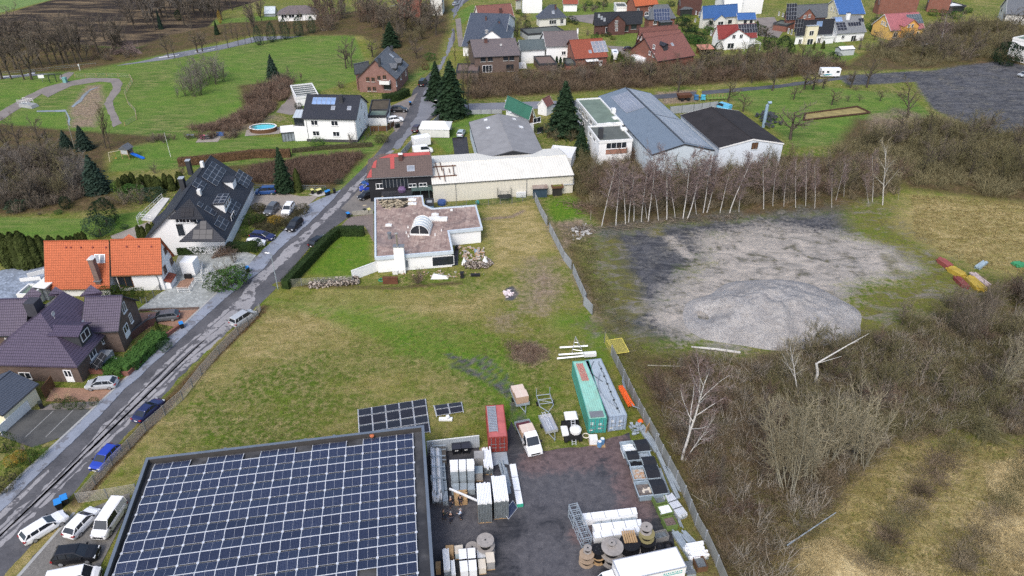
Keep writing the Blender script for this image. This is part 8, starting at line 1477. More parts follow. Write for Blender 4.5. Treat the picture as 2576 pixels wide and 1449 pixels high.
gV(['tallshrub','shrub'],[B3(0,500),B3(0,250),B3(600,230),B3(1200,300),B3(1250,520),B3(700,520),B3(600,580),B3(0,600)],34,(4,7.5),'brown bare sapling behind the right half of the birch row','saplings behind the right birches',65,[KG,KR,KT],.9,KG)
gV(['shrub','tallshrub'],[B2(560,250),B2(760,180),B2(830,400),B2(800,620),B2(700,600),B2(560,480)],14,(3.5,6),'olive bare shrub at the corner of the cream warehouse','shrubs at the warehouse corner',66,[KG,KO],1.0,KG)
# --- rough ground in front on the right
RP=[(1640,960),(1720,900),(1900,905),(2050,870),(2250,850),(2400,800),(2720,780),(2720,1110),(2420,1085),(2280,1110),(2150,1200),(2030,1330),(1960,1500),(1860,1500),(1790,1340),(1700,1150)]
RU=[(1900,930),(2100,870),(2260,830),(2576,740),(2720,780),(2720,1080),(2300,1090),(2050,1150)]
thk('bramble_thicket',RP,900,(.6,1.7),110,K_SOIL,71,.017,1.1,R=.7);thk('bramble_thicket',RP,650,(.8,2.4),90,K_MIX,72,.015,1.0,R=.6);thk('bramble_thicket',RU,420,(1.2,3.0),120,KO,73,.016,1.0,R=.7);thk('dead_twigs',RP,520,(1.4,3.6),26,KS,78,.018,.8,R=.5)
for i in range(26):x,y,r=2000+i*613%640,1110+i*379%340,14+i*7%26;thk('bramble_thicket',[(x+r*(1.4+.5*sin(k*2.3+i))*cos(k),y+r*(.7+.3*sin(k*3.1+i))*sin(k))for k in range(6)],34,(.3,1.2),60,random.choice([K_MIX,K_SOIL,KO]),90+i,.014,1.3,R=.8)
thk('weed_tangle',[(1480,590),(1500,640),(1560,800),(1640,880),(1600,960),(1540,850),(1470,720),(1420,580)],160,(.3,.9),80,KO,74,.02,1.3,R=.6);thk('weed_tangle',[(1280,868),(1340,862),(1385,900),(1340,915),(1290,900)],28,(.4,.9),110,KR,75,.02,1.2,R=.6)
gV(['shrub','shrub','oak'],[(1980,860),(2300,770),(2576,720),(2720,800),(2720,1050),(2350,1070),(2150,1040),(2050,960)],58,(3,5.5),'olive brown bare shrub on the rough ground at the right edge','shrubs on the rough ground',76,[KO,KT,KR,KG],1.1,KT)
gV(['shrub','tallshrub'],[(1640,930),(1760,920),(1930,930),(1980,1060),(1960,1200),(1880,1400),(1820,1340),(1720,1160),(1650,1020)],40,(2.5,5),'brown bare shrub between the panel fence and the pale willows','shrubs beyond the panel fence',77,[KR,KT],.9,KT)
fb=(1715,1157);PT('nearbirch',fb,(1745,880),'white birch standing close behind the panel fence near the skips',wide=1.1);PT('nearbirch',(1722,1160),(1812,1010),'side stem leaning right at the foot of the near white birch',wide=.8)
for i,(x,y,tx,ty)in enumerate(((100,580,60,1010),(160,640,200,1000),(225,700,300,1020),(450,400,480,900),(560,380,640,950),(660,360,760,960),(800,400,900,980),(900,450,1120,1020),(360,560,420,960))):PT('tallshrub',D3(x,y),(C3(tx,ty)),'pale barked bare willow in the light clump on the rough ground','pale willow clump',mat=K_PALE,tmat=KPB,wide=.95 if i>2 else .75)
for i,(x,y,s_)in enumerate(((1950,1290,210),(1780,1360,190),(2050,1420,200),(1500,1380,170),(1650,1250,150))):PT('willow',C3(x,y),None,'wind flattened olive willow bush lying to the left','flattened willow bushes',h=rnd(2.2,3.0),wide=1.3)['kind']='thing'
for i,(x,y,t_)in enumerate(((1690,480,20),(1880,620,-20),(2330,260,-330),(1820,560,60),(2160,1040,420),(2300,800,400))):PT('tallshrub',C3(x,y),C3(x,t_)[1],['dark forked bare tree before the coloured barrier pile','second dark bare tree right of the coloured barrier pile','dark bare tree at the right picture edge above the clearing','slim dark bare tree between the two forked ones','pale dead stem cluster at the right edge','leaning dark stems at the right edge'][i],None,tmat=KB if i!=4 else KPB,mat=KT if i!=4 else K_PALE,wide=.8)
PT('nearbirch',C3(280,1050),C3(90,470),'white broken birch with forked crown left of the snapped stem',mat=K_PALE,wide=1.2)
e=thing('broken_birch','snapped white birch stem with its top bent far to the right','broken tree',G(C3(440,960)));m=MB();O=V3(e.location);P_1=G(C3(455,770),3.6)-O;P_2=G(C3(700,510),6.2)-O;P_3=G(C3(825,310),7.4)-O
for p in(P_1,P_2,P_3):p.y=max(-3,min(3,p.y*.3))
m.tube([(0,0,-.2),(0.02,0,1.8),P_1],[.22,.2,.18],8);m.tube([P_1,P_1.lerp(P_2,.5),P_2,P_3],[.12,.10,.07,.02],6);m.tube([P_2,P_2+V3((1.6,.5,.4))],[.05,.015],5);m.tube([P_1,P_1+V3((3.5,.5,.9))],[.06,.02],5);m.build('trunk',K_BIRCH,e)
e=thing('fallen_trunk','white fallen birch trunk lying on the dark soil beside the sand heap','log',G(C2(1690,628)));p1=G(C2(2150,682))-V3(e.location);tU('trunk',K_BIRCH,e)([(0,0,.25),(p1.x*.5,p1.y*.5,.35),(p1.x,p1.y,.25)],[.13,.2,.22],7)
for n_,(a,b,mm,lab)in enumerate((((C2(1280,790)),C2(1620,800),KPB,'thin bare pole lying in the brambles behind the yellow barrier'),(D3(180,1160),D3(640,850),GA,'thin pale metal pole lying in the grass at the bottom right'),(B2(660,780),B2(800,860),KPB,'pale cut branch on the brush heap'),(B2(740,750),B2(752,620),KPB,'pale upright stump beside the brush heap'))):
 A_,B_=G(a,.4),G(b,.4 if n_!=3 else 0);B_=V3((A_.x,A_.y,2.6))if n_==3 else B_;o=tU('cut_pole',mm)([A_,B_],[.09,.05],6);tag(o,lab,'pole')
for i,(x,y)in enumerate(((560,600),(640,640),(720,680),(680,620),(600,830),(680,850),(760,830),(1000,830),(1150,825),(1300,790),(1500,765),(1700,760),(1900,740),(2050,735))):
 p=G(B2(x,y));rs=np.random.RandomState(i);n=70;P0=np.stack([rs.normal(p.x,1.1,n),rs.normal(p.y,.6,n),rs.uniform(.05,.6,n)],1);D_=rs.normal(size=(n,3))*[1,.7,.25];D_/=np.linalg.norm(D_,axis=1)[:,None];V,F=ribbons(P0,D_,rs.uniform(.8,2.2,n),rs.uniform(.02,.06,n),i);o=put('brush_heap',rawm('brush_heap',V,F,KT if i>3 else KR));tag(o,ORD[i]+' brush heap from the left at the foot of the birch wood','brush heap','brush heaps at the birch wood')
def tufts(name,P,n,h,mat,seed,lean=(.5,-.2),w=.018,blades=6):
 pts=np.array(iNP(P,n,seed));rs=np.random.RandomState(seed);B=np.repeat(pts,blades,0)+rs.normal(size=(n*blades,2))*.10;N=len(B);P0=np.concatenate([B,np.zeros((N,1))],1);D_=np.stack([lean[0]+rs.normal(size=N)*.5,lean[1]+rs.normal(size=N)*.5,np.ones(N)*.75],1);D_/=np.linalg.norm(D_,axis=1)[:,None];V,F=ribbons(P0,D_,rs.uniform(.5,1.2,N)*h,np.full(N,w),seed,.3,-.45);o=put(name,rawm(name,V,F,mat));tag(o,None,None,None,'stuff')
GR_S=bark('straw_grass',(.36,.28,.14),(.52,.43,.24),.3);GR_D=bark('dry_grass',(.20,.16,.065),(.30,.24,.11),.25);GR_G=bark('green_grass',(.075,.105,.018),(.13,.15,.035),.25)
for i,P in enumerate(([(2470,1170),(2720,1130),(2720,1310),(2560,1290),(2480,1240)],[(2420,1290),(2540,1265),(2720,1370),(2720,1490),(2500,1450)],[(2010,1372),(2090,1350),(2180,1410),(2320,1449),(2320,1530),(1990,1530)])):tufts('straw_grass',P,2600,.75,GR_S,80+i,(.55,-.45))
tufts('dry_grass',[(2000,1080),(2350,1110),(2720,1110),(2720,1500),(1820,1500),(1900,1400)],6500,.55,GR_D,84,(.4,-.3));tufts('dry_grass',[(2290,490),(2720,520),(2720,720),(2450,670),(2300,600)],4500,.5,GR_D,85,(.3,-.2),.025);tufts('rough_grass',[(2000,1080),(2350,1110),(2720,1110),(2720,1500),(1820,1500),(1900,1400)],3000,.35,GR_G,86)
tufts('meadow_grass',[(665,775),(760,735),(1230,730),(1340,800),(1420,870),(1420,960),(1290,1060),(1205,1110),(900,1110),(372,1160),(320,1240),(300,1200)],7000,.20,GR_D,87,(.15,-.1),.014,5);tufts('meadow_grass',[(665,775),(760,735),(1230,730),(1340,800),(1420,870),(1500,960),(1290,1060),(1205,1110),(900,1110),(372,1160),(320,1240),(300,1200)],5000,.17,GR_G,88,(.15,-.1),.016,5)
tufts('verge_grass',[(190,1262),(330,1105),(470,955),(600,825),(668,770),(672,782),(600,850),(480,970),(340,1120),(215,1262)],2600,.45,bark('rusty_verge_grass',(.18,.11,.055),(.27,.18,.09),.3),89,(.1,-.1),.018)
for i,(x,y,t_,k_,mm,lab)in enumerate((((565),1190,1110,'ball',LB,'clipped box ball leftmost in the bed before the parking court'),(682,1190,1095,'ball',LB,'large clipped box bush in the bed before the parking court'),(775,1195,1125,'ball',LB,'olive box ball right of the large one'),(895,1160,1095,'ball',LB,'single box ball at the pavement end of the bed'),(1548,500,415,'ball',LB,'round bush on top of the brick bed wall'),(1495,470,375,'thuja',L_THUJA,'little thuja cone beside the round wall bush'),(1465,560,480,'leafy',LL,'green shrub left of the round wall bush'),(1560,640,570,'leafy',L_PINE,'grey green juniper spilling over the pavement'),(600,1150,1030,'shrub',bark('straw_plume',(.35,.25,.14),(.45,.33,.2)),'straw coloured ornamental grass in the bed'))):PT(k_,C0(x,y),C0(x,t_)[1],lab,None,mat=mm,wide=1.1 if k_!='thuja' else .9)
for i,(x,y,t_,k_,mm,lab)in enumerate(((65,260,110,'ball',LB,'big clipped dark shrub at the left edge above the orange bushes'),(120,410,320,'ball',L_GOLD,'left one of two orange yellow bushes in the corner garden'),(205,365,275,'ball',L_GOLD,'right one of two orange yellow bushes in the corner garden'),(290,380,270,'ball',LB,'dark green ball right of the orange bushes'),(160,520,410,'ball',LB,'dark green cone shrub below the orange bushes'),(360,320,240,'leafy',L_LIGHT,'bright green juniper at the corner garden edge'),(220,270,200,'shrub',K_PURP,'purplish heather at the corner garden'),(40,640,540,'leafy',LH,'brown green shrub at the left edge by the pavement'))):PT(k_,D0(x,y),D0(x,t_)[1],lab,None,mat=mm,wide=1.05)
PT('willow',B0(1990,1110),B0(0,990)[1],'weeping dark red maple on the slab forecourt',mat=KR,tmat=KR,wide=.9);PT('shrub',B0(2210,1150),B0(0,1000)[1],'upright bare bush behind the street corner shrubs',mat=KT,wide=.6);PT('shrub',B0(2110,1280),B0(0,1110)[1],'bare twiggy bush among the street corner shrubs',mat=KG,wide=.9);PT('leafy',B0(2190,1380),B0(0,1200)[1],'big evergreen shrub at the street corner',mat=LL,wide=1.0);PT('leafy',B0(2080,1400),B0(0,1240)[1],'yellow green evergreen shrub at the street corner',mat=LB,wide=1.0);PT('leafy',B0(2260,1330),B0(0,1180)[1],'dark evergreen shrub nearest the blue bin',mat=LB,wide=.9)
PT('shrub',B1(1530,1340),B1(0,1190)[1],'dense brown weeping bush before the bungalow wall',mat=KR,wide=1.5)
# ------ sand heap, fences, bins, lamps, people and smaller things
n_r,n_a=46,120;hc=G((1945,790));ax_,ay_,Hh_=14.8,10.4,3.7;VV,FF=[],[];rs=np.random.RandomState(4);T_=[rs.uniform(0,6.28)for _ in range(12)]
for i in range(n_r+1):
 for j in range(n_a):
  a=2*PI*j/n_a;r=i/n_r;k=1+.10*sin(2*a+T_[0])+.06*sin(3*a+T_[1])+.03*sin(7*a+T_[2]);x,y=ax_*r*k*cos(a),ay_*r*k*sin(a)
  z=Hh_*(max(0,1-r**1.25)**.9);z=min(z,Hh_*.78+.12*z)if r<.5 else z;z+=(vnoise(np.array([x]),np.array([y]),2.6,5)[0]-.5)*1.1*min(1,(1-r)*3)*min(1,z)+(vnoise(np.array([x]),np.array([y]),.9,6)[0]-.5)*.35*min(1,(1-r)*3)
  ddx,ddy=x+11.0,y+2.2;z-=1.5*exp(-(ddx*ddx/4.5+ddy*ddy/5.0))*(1 if z>.8 else z/.8);VV.append((x,y,z-.05))
for i in range(n_r):
 for j in range(n_a):k=(j+1)%n_a;FF.append((i*n_a+j,(i+1)*n_a+j,(i+1)*n_a+k,i*n_a+k))
t=NT('grey_sand_heap');P=t.pos();a=t.noise(.3,6,.7,P);b=t.noise(1.6,6,.75,P);c=t.noise(7,4,.7,P);cc=t.mix(t.rng(a,.38,.66),(.33,.315,.30),(.47,.45,.425));cc=t.mix(t.rng(b,.48,.68,0,.8),cc,(.20,.185,.175));cc=t.mix(t.rng(c,.3,.65,.35,0),cc,(.18,.165,.16));MS=t.out(cc,.95,0,t.math('ADD',c,b),.8,.25,.15)
o=put('sand_heap',rawm('sand_heap',VV,FF,MS,None,True),None,(hc.x,hc.y,0),-.12);tag(o,'wide pale grey sand heap on the open lot','sand heap')
def fC(label,tops,h,bay,kind,name='fence',bars_=0,mat=None,post=None,group=None,th=.05):
 """tops: pixels of the top edge"""
 W_=[G(p,h)for p in tops];O=V3((W_[0].x,W_[0].y,0));e=thing(name,label,'fence',O,0,group);mat,post=mat or GA,post or GU;pts=[V3((w.x,w.y,0))-O for w in W_]
 for a,b in zip(pts[:-1],pts[1:]):
  L=(b-a).length;n=max(1,round(L/bay));d=(b-a)/n;rz=atan2(d.y,d.x);l=d.length
  for i in range(n):
   p=a+d*i;m=MB();ps=.05 if kind!='panel' else .07;m.box(-ps,ps,-ps,ps,0,h+.05);m.build('post',post,e,p,rz);m=MB();jt=rnd(-.02,.02)
   if kind=='panel':m.box(.06,l-.06,-th/2,th/2,.05,h+jt)
   elif kind=='bars':
    for k in range(bars_):z=.12+(h-.15)*k/(bars_-1);m.box(.0,l,-.018,.018,z,z+.045)
   elif kind=='mesh':
    for k in range(7):z=.1+(h-.12)*k/6;m.box(0,l,-.012,.012,z,z+.022)
    for k in range(int(l/.3)):m.box(k*.3,k*.3+.018,-.010,.010,.1,h)
   m.build('panel' if kind!='bars' else 'rails',mat,e,p,rz)
 bX('post',post,e,pts[-1])(-.06,.06,-.06,.06,0,h+.05);return e
CONC=corr('grey_fence_panel',(.34,.36,.38),.4,.7,0,.35);CONCD=wall_('stained_fence_panel',(.23,.235,.22),.85,.5)
F2=B2;H2=C2
fC('grey panel fence from the blue shed down to the first gap',[F2(218,490),F2(275,620),F2(332,720)],2.0,2.5,'panel',mat=CONC);fC('grey panel fence between gap and yellow edged post beside the lot',[F2(355,775),F2(420,900),F2(490,1040),F2(562,1130)],2.0,2.5,'panel',mat=CONC);fC('grey panel fence with pale yellow edge ending in the mud',[F2(578,1165),F2(640,1310),F2(700,1440),H2(680,130),H2(762,220)],2.0,2.5,'panel',mat=CONC)
fC('long stained panel fence along the yard and the brambles',[H2(945,600),H2(1060,830),H2(1200,1110),H2(1300,1290),H2(1385,1440),Y2(1125,105),Y2(1250,325),Y2(1400,600),Y2(1510,865),Y2(1600,1020),Y2(1710,1255),Y2(1800,1465)],2.0,2.5,'panel',mat=CONCD,post=CONC)
fC('pale yellow mesh panel standing at the end of the long fence',[H2(880,480),H2(945,600)],2.0,3.5,'mesh',mat=M('yellow_mesh',(.50,.44,.12),.6,.15));w4=[H2(890,555),H2(1035,532),H2(1105,662),H2(985,680)];w4=[G(p,.5)for p in w4];e=thing('site_barrier','yellow site fence panel lying tilted beside the long fence','fence panel',w4[0]);c4=[p-w4[0]for p in w4];m=MB()
for i in range(4):m.tube([c4[i],c4[(i+1)%4]],.06,5)
m.build('frame',M('yellow_steel',(.55,.47,.10),.5,.1),e);m=MB()
for k in range(1,24):m.tube([c4[0].lerp(c4[1],k/24),c4[3].lerp(c4[2],k/24)],.028,4)
m.build('mesh',M('yellow_mesh',(.50,.44,.12),.6,.15),e)
BARM=M('weathered_bar',(.36,.335,.29),.7,.2,2);fC('long horizontal bar fence along the street side of the meadow',[S3(725,668),S3(868,505),S3(1030,328),S3(1195,165),S3(1350,0),S2(1700,1030),S2(1880,800),S2(2050,610),S2(2230,430),S2(2420,250),C1(30,200)],1.7,3.6,'bars',bars_=9,mat=BARM);fC('short bar fence from the street corner to the big roof',[S3(705,672),S3(985,630),S3(1265,582)],1.7,3.6,'bars',bars_=9,mat=BARM);fC('green grey bar fence at the foot of the bungalow lawn',[S1(245,1318),S1(420,1300),S1(905,1272)],1.6,3,'bars',bars_=8,mat=M('mossy_bar',(.24,.25,.19),.8,.25,2))
fC('pale panel fence along the street below the junction spruces',[S0(1750,1058),S0(1650,1150),S0(1530,1255),S0(1440,1345),S0(1370,1425)],1.7,2.5,'panel',mat=CONC);fC('pale panel fence along the side street behind the spruces',[S0(1925,1040),S0(2320,1030)],1.3,3,'panel',mat=CONC);fC('light grey panel fence between the metal hall and the machinery',[A2(1495,1005),A2(1720,985),A2(1945,955)],2.2,3,'panel',mat=CONC);fC('garden mesh fence before the cream warehouse',[S1(1790,575),S1(2080,560),S1(2415,540),F2(200,498)],1.3,2.5,'mesh',mat=M('green_mesh',(.09,.14,.08),.7));fC('brown board fence on the drive of the grey garage',[S0(1075,1190),S0(1230,1190),S0(1300,1140)],1.4,2,'panel',mat=WD);fC('dark picket fence before the white house lawn',[S0(980,1340),S0(1080,1240),S0(1170,1170)],.9,2,'bars',bars_=4,mat=WD)
fC('wire fence curving along the basin path on the meadow',[A0(700,700),A0(1000,690),A0(1220,700),A0(1245,740),A0(1170,860),A0(1200,950),A0(1270,1020),A0(1280,1090),A0(1170,1150)],1.1,3.5,'bars',bars_=3,mat=BARM,post=PW_);fC('steel guard rail along the far side of the main road',[A0(-100,690),A0(300,655),A0(600,622),A0(900,595)],.7,4,'bars',bars_=2,mat=GA);fC('dark bar fence between the slab forecourt and the brick house',[S2(1320,150),S2(1370,150),S2(1500,30)],1.2,2,'bars',bars_=6,mat=FK);fC('low fence behind the blue minivan bay',[S1(-80,415),S1(200,410),S1(450,420),S1(655,425)],1.0,3,'bars',bars_=3,mat=GA)
BINB=M('bin_black',(.018,.019,.021),.55,.15);LID={'blue':M('bin_lid_blue',(.03,.22,.58),.5,.08),'yellow':M('bin_lid_yellow',(.62,.58,.22),.5,.08),'dark':M('bin_lid_dark',(.03,.035,.03),.5)}
def bin_(px,lid,lab,big=1.0,rz=.6):
 e=thing('wheelie_bin',lab,'wheelie bin',G(px),rz);k=big;e.scale=(k,k,1.05);lO('body',BINB,e)([[(-.22,-.25,.05),(.22,-.25,.05),(.22,.25,.05),(-.22,.25,.05)],[(-.28,-.34,1.0),(.28,-.34,1.0),(.28,.34,1.0),(-.28,.34,1.0)]]);lO('lid',LID[lid],e)([[(-.3,-.37,1.0),(.3,-.37,1.0),(.3,.38,1.0),(-.3,.38,1.0)],[(-.29,-.35,1.05),(.29,-.35,1.05),(.27,.34,1.12),(-.27,.34,1.12)]]);tU('handle',TT,e)([(-.22,.4,.98),(.22,.4,.98)],.025,5)
 for s in(-1,1):lA('wheel',TY,e)([(.1,-.03),(.1,.03)],10,(s*.22,.28,.1),'x')
for(x,y),l,lab,b in((S3(568,805),'blue','nearer of two large blue lidded bins by the parked cars',1.35),(S3(625,765),'blue','farther of two large blue lidded bins by the parked cars',1.35),(S2(1722,440),'blue','single blue lidded bin on the drive of the dark grey estate car',1.1),(B0(2342,1240),'blue','single blue lidded bin by the street corner shrubs',1.1),(S1(535,502),'yellow','yellow lidded bin standing alone on the concrete stand',1),(S1(588,505),'yellow','left bin of the yellow lidded pair',1),(S1(608,498),'yellow','right bin of the yellow lidded pair',1),(S1(668,520),'blue','left bin of the blue lidded pair at the pavement end',1),(S1(690,510),'blue','right bin of the blue lidded pair at the pavement end',1),(S1(742,498),'dark','lone dark bin at the pavement end',.9),(S1(873,725),'blue','single blue lidded bin across the street before the bungalow drive',1.1),(S1(1030,690),'dark','dark bin at the low wall before the bungalow',1),(S1(1070,688),'yellow','yellow lidded bin at the low wall before the bungalow',1),(S0(1457,995),'blue','blue lidded bin on the street near the brick house hedge',1),(S0(1325,1208),'dark','left of two dark bins by the white crossover',1),(S0(1348,1203),'dark','right of two dark bins by the white crossover',1),(S2(400,1195),'dark','black round tub at the corner of the cream garage',.9)):bin_((x,y),l,lab,b)
wrun('garden_wall','low concrete wall behind the two bins before the bungalow',[S1(912,705),S1(1105,690)],1.0,.2,M('mossy_concrete',(.28,.27,.23),.9,.3,1.5))
for i,(a,b)in enumerate(((S1(125,1065),S1(208,1395)),(S0(1715,950),S0(1722,1055)))):
 base=G(b);hh=hAT(base,a[1]);e=thing('street_lamp',['slim grey street lamp with flat white head beside the road','slim street lamp at the junction spruces'][i],'street lamp',base,radians(170));m=MB();m.tube([(0,0,0),(0,0,hh*.5),(0,0,hh)],[.09,.07,.05],8);m.tube([(0,0,hh),(.5,0,hh+.08)],.04,6);m.build('pole',GA,e);lO('lamp_head',FW,e)([[(.2,-.12,hh+.04),(.2,.12,hh+.04),(.2,.1,hh+.14),(.2,-.1,hh+.14)],[(1.0,-.16,hh+.08),(1.0,.16,hh+.08),(1.0,.1,hh+.18),(1.0,-.1,hh+.18)]])
e=thing('swimming_pool','oval turquoise garden pool with wooden rim on a pale terrace','pool',G(S0(70,1235)));a,b,c=G(S0(-55,1235)),G(S0(200,1228)),G(S0(80,1195));d=b-a;rx=d.length/2;e.location=(a+b)/2;e.rotation_euler=(0,0,atan2(d.y,d.x));
def oval(rx,ry,z,n=36):return[(rx*cos(2*PI*k/n),ry*sin(2*PI*k/n),z)for k in range(n)]
lO('rim',WD,e)([oval(rx,2.5,0),oval(rx,2.5,1.1),oval(rx-.25,2.25,1.1),oval(rx-.25,2.25,.8)],False);lO('coping',FW,e)([oval(rx+.05,2.55,1.08),oval(rx+.05,2.55,1.16),oval(rx-.3,2.2,1.16),oval(rx-.3,2.2,1.08)],False);pO('water',M('pool_water',(.08,.50,.55),.08,.08,1,0,0,.6),e)(oval(rx-.2,2.3,.9));sT('pool_terrace',[S0(-105,1285),S0(220,1262),S0(245,1205),S0(150,1190),S0(-90,1225)],m_beige,.03)
sT('terrace',[A0(1845,1345),A0(2055,1338),A0(2110,1260),A0(1900,1275)],m_beige,.03);e=thing('garden_table','dark garden table with bench on the small terrace','table',G(A0(1955,1315)),.2);bX('table_top',FK,e)(-1.2,1.2,-.5,.5,.7,.78);m=MB()
for x in(-1.1,1.05):
 for y in(-.45,.4):m.box(x,x+.08,y,y+.08,0,.7)
m.build('leg_frame',FK,e);m=MB();m.box(-.7,.7,-.3,.3,0,.4);m.box(-.7,.7,.25,.35,.4,.8);o=m.build('garden_lounger',M('pink_cushion',(.72,.22,.33),.7),None,G(A0(1912,1305)),.4);tag(o,'pink cushioned lounger beside the dark garden table','lounger');m=MB();m.box(-1.0,1.0,-.35,.35,0,.45);m.box(-1,1,.3,.4,.45,.9);o=m.build('garden_bench',M('blue_cushion',(.05,.13,.32),.7),None,G(A0(2080,1280)),.1);tag(o,'blue bench at the right end of the small terrace','bench')
m=MB();m.box(-1,1,-.5,.5,.6,.7);[m.box(x,x+.08,y,y+.08,0,.6)for x in(-.95,.9)for y in(-.45,.4)];o=m.build('trestle_table',GU,None,G(A0(1800,1295)));tag(o,'small grey table on the lawn left of the terrace','table')
e=thing('play_tower','wooden play tower with grey roof, swing frame and blue slide on the lawn','play tower',G(B0(1215,160)),radians(-12));m=MB();[m.box(x,x+.12,y,y+.12,0,2.6)for x in(-1,.9)for y in(-1,.9)];m.box(-1,1.02,-1,1.02,1.2,1.3);m.build('tower_frame',PW_,e);m=MB();m.box(-.95,.95,-.98,-.9,1.3,2.4);m.box(-.95,.95,.9,.98,1.3,2.4);m.box(-.98,-.9,-.9,.9,1.3,2.4);m.build('tower_wall',WGR,e);eX('roof',RG,e)([(-1.3,-1.2,2.5),(1.3,-1.2,2.5),(0,-1.2,3.5)],(0,2.4,0));m=MB();m.extr([(1.0,-.3,1.25),(2.6,-.3,.7),(4.2,-.3,.15),(4.2,-.3,.05),(2.6,-.3,.6),(1.0,-.3,1.15)],(0,.6,0));m.extr([(1,-.36,1.45),(4.2,-.36,.35),(4.2,-.36,.05),(1,-.36,1.15)],(0,.06,0));m.extr([(1,.3,1.45),(4.2,.3,.35),(4.2,.3,.05),(1,.3,1.15)],(0,.06,0));m.build('slide',M('blue_slide',(.02,.14,.55),.35,.05),e);m=MB();m.tube([(-1,-1,2.2),(-3.0,-2.6,2.1)],.07,6);m.tube([(-3,-2.6,2.1),(-3.4,-1.6,0)],.06,6);m.tube([(-3,-2.6,2.1),(-2.6,-3.4,0)],.06,6);m.build('swing_frame',M('pale_timber',(.55,.48,.33),.8),e);m=MB();m.box(-2.2,-1.8,-2.0,-1.7,.45,.5);[m.tube([(-2.0,y,.5),(-2.0,y,2.1)],.015,4)for y in(-2,-1.7)];m.build('swing_seat',M('orange_swing',(.6,.28,.06),.6),e)
e=thing('party_tent','big white party tent beside the street','tent',G(S0(1545,1300)),0);a,b=G(S0(1545,1298)),G(S0(1825,1302));L_=(b-a).length;e.location=a;e.rotation_euler=(0,0,atan2((b-a).y,(b-a).x));m=MB();m.add([(-.2,-.2,2.3),(L_+.2,-.2,2.3),(L_+.2,6.2,2.3),(-.2,6.2,2.3),(1.5,3,3.5),(L_-1.5,3,3.5)],[(0,1,5,4),(1,2,5),(2,3,4,5),(3,0,4)]);m.build('roof',M('white_canvas',(.74,.74,.70),.8,.08),e);m=MB();m.box(0,L_,0,.03,.1,2.3);m.box(0,.03,.03,6,.1,2.3);m.box(0,L_,5.97,6,.1,2.3);m.build('side_wall',M('canvas_wall',(.62,.62,.58),.8,.15),e)
e=thing('carport','small carport with salmon tiled roof beside the nearest row house','carport',G(A2(1770,530)));a,b=G(A2(1770,530)),G(A2(1895,525));L_=(b-a).length;e.rotation_euler=(0,0,atan2((b-a).y,(b-a).x));eX('roof',tile('salmon_tiles',(.55,.24,.17)),e)([(-.2,-.2,2.3),(L_+.2,-.2,2.3),(L_+.2,4,2.9),(-.2,4,2.9)],(0,0,.12));m=MB();[m.box(x,x+.12,y,y+.12,0,2.3)for x in(0,L_-.12)for y in(0,3.8)];m.box(.1,L_-.1,3.6,3.7,0,2.3);m.build('post_frame',WD,e)
m=MB();m.add([(-1.9,-1.4,0),(1.9,-1.4,0),(1.9,1.4,0),(-1.9,1.4,0),(-1.2,0,1.7),(1.2,0,1.7)],[(0,1,5,4),(1,2,5),(2,3,4,5),(3,0,4)]);o=m.build('covered_boat',M('white_tarp',(.70,.70,.68),.7,.1),None,G(A2(90,635)));tag(o,'white covered shape below the brown brick house','tarpaulin')
HS('garden_hut','little white roofed hut below the pale grey roofed house',A3(690,468),A3(825,460),2.2,2.8,A3(755,435),wall=WGR,roof=FW,ov=.1,cat='hut');HS('garden_hut','small green grey hut with pale roof below the yellow house',A3(1495,420),A3(1560,412),2.2,None,A3(1525,395),typ='flat',wall=M('green_boards',(.08,.13,.10),.8),roof=FW,ov=.05,cat='hut')
e=thing('trampoline','dark netted trampoline before the cream warehouse','trampoline',G(S1(2345,550)));lA('mat',FK,e)([(1.5,.7),(1.55,.75),(1.5,.8),(.05,.8)],18);m=MB();[m.tube([(1.5*cos(k*PI/3),1.5*sin(k*PI/3),0),(1.5*cos(k*PI/3),1.5*sin(k*PI/3),2.5)],.04,5)for k in range(6)];[m.tube([(1.5*cos(k*PI/9),1.5*sin(k*PI/9),z)for k in range(19)],.025,4)for z in(1.2,1.7,2.1,2.45)];m.build('net',FK,e)
for i,x in enumerate((62,108)):m=MB();m.box(-.5,.5,-.5,.5,.15,1.1);[m.box(-.53,.53,-.53,.53,z,z+.03)for z in(.15,.5,.8,1.1)];o=m.build('liquid_tank',M('white_plastic_tank',(.55,.57,.58),.5,.1),None,G(F2(x,530)));tag(o,['left','right'][i]+' caged white liquid tank at the warehouse wall','tank')
HS('garden_shed','small pale blue shed between bungalow roof and warehouse',S1(1590,590),S1(1672,588),2.1,None,S1(1630,540),typ='flat',wall=M('pale_blue_boards',(.17,.28,.38),.7),roof=R_ZINC,ov=.05,cat='shed')
o=lA('covered_grill',M('purple_cover',(.16,.10,.20),.8),None,G(S1(1378,478),2.3))([(.8,0),(.9,.5),(.6,1.0),(.05,1.1)],10);tag(o,'purple covered shape on the balcony of the black house','cover');o=lA('water_butt',M('blue_tub',(.04,.08,.22),.6),None,G(S1(1755,600)))([(.9,0),(1.0,.5),(.9,.9),(.05,.9)],14);tag(o,'dark blue round tub under the warehouse stair','tub');o=lA('garden_ball',M('teal_ball',(.05,.32,.30),.4),None,G(S1(2090,598)))([(.05,0),(.4,.2),(.45,.5),(.3,.8),(.05,.9)],12);tag(o,'teal ball on the fence corner behind the bungalow','ball')
LOGS=NT('split_logs');vo=LOGS.n('TexVoronoi',{'Vector':LOGS.co(),'Scale':4.5}).outputs['Color'];lv=LOGS.n('SeparateColor',{0:vo}).outputs[0];LOGM=LOGS.out(LOGS.mix(LOGS.rng(lv,.35,.65),(.05,.038,.03),(.42,.36,.30)),.9)
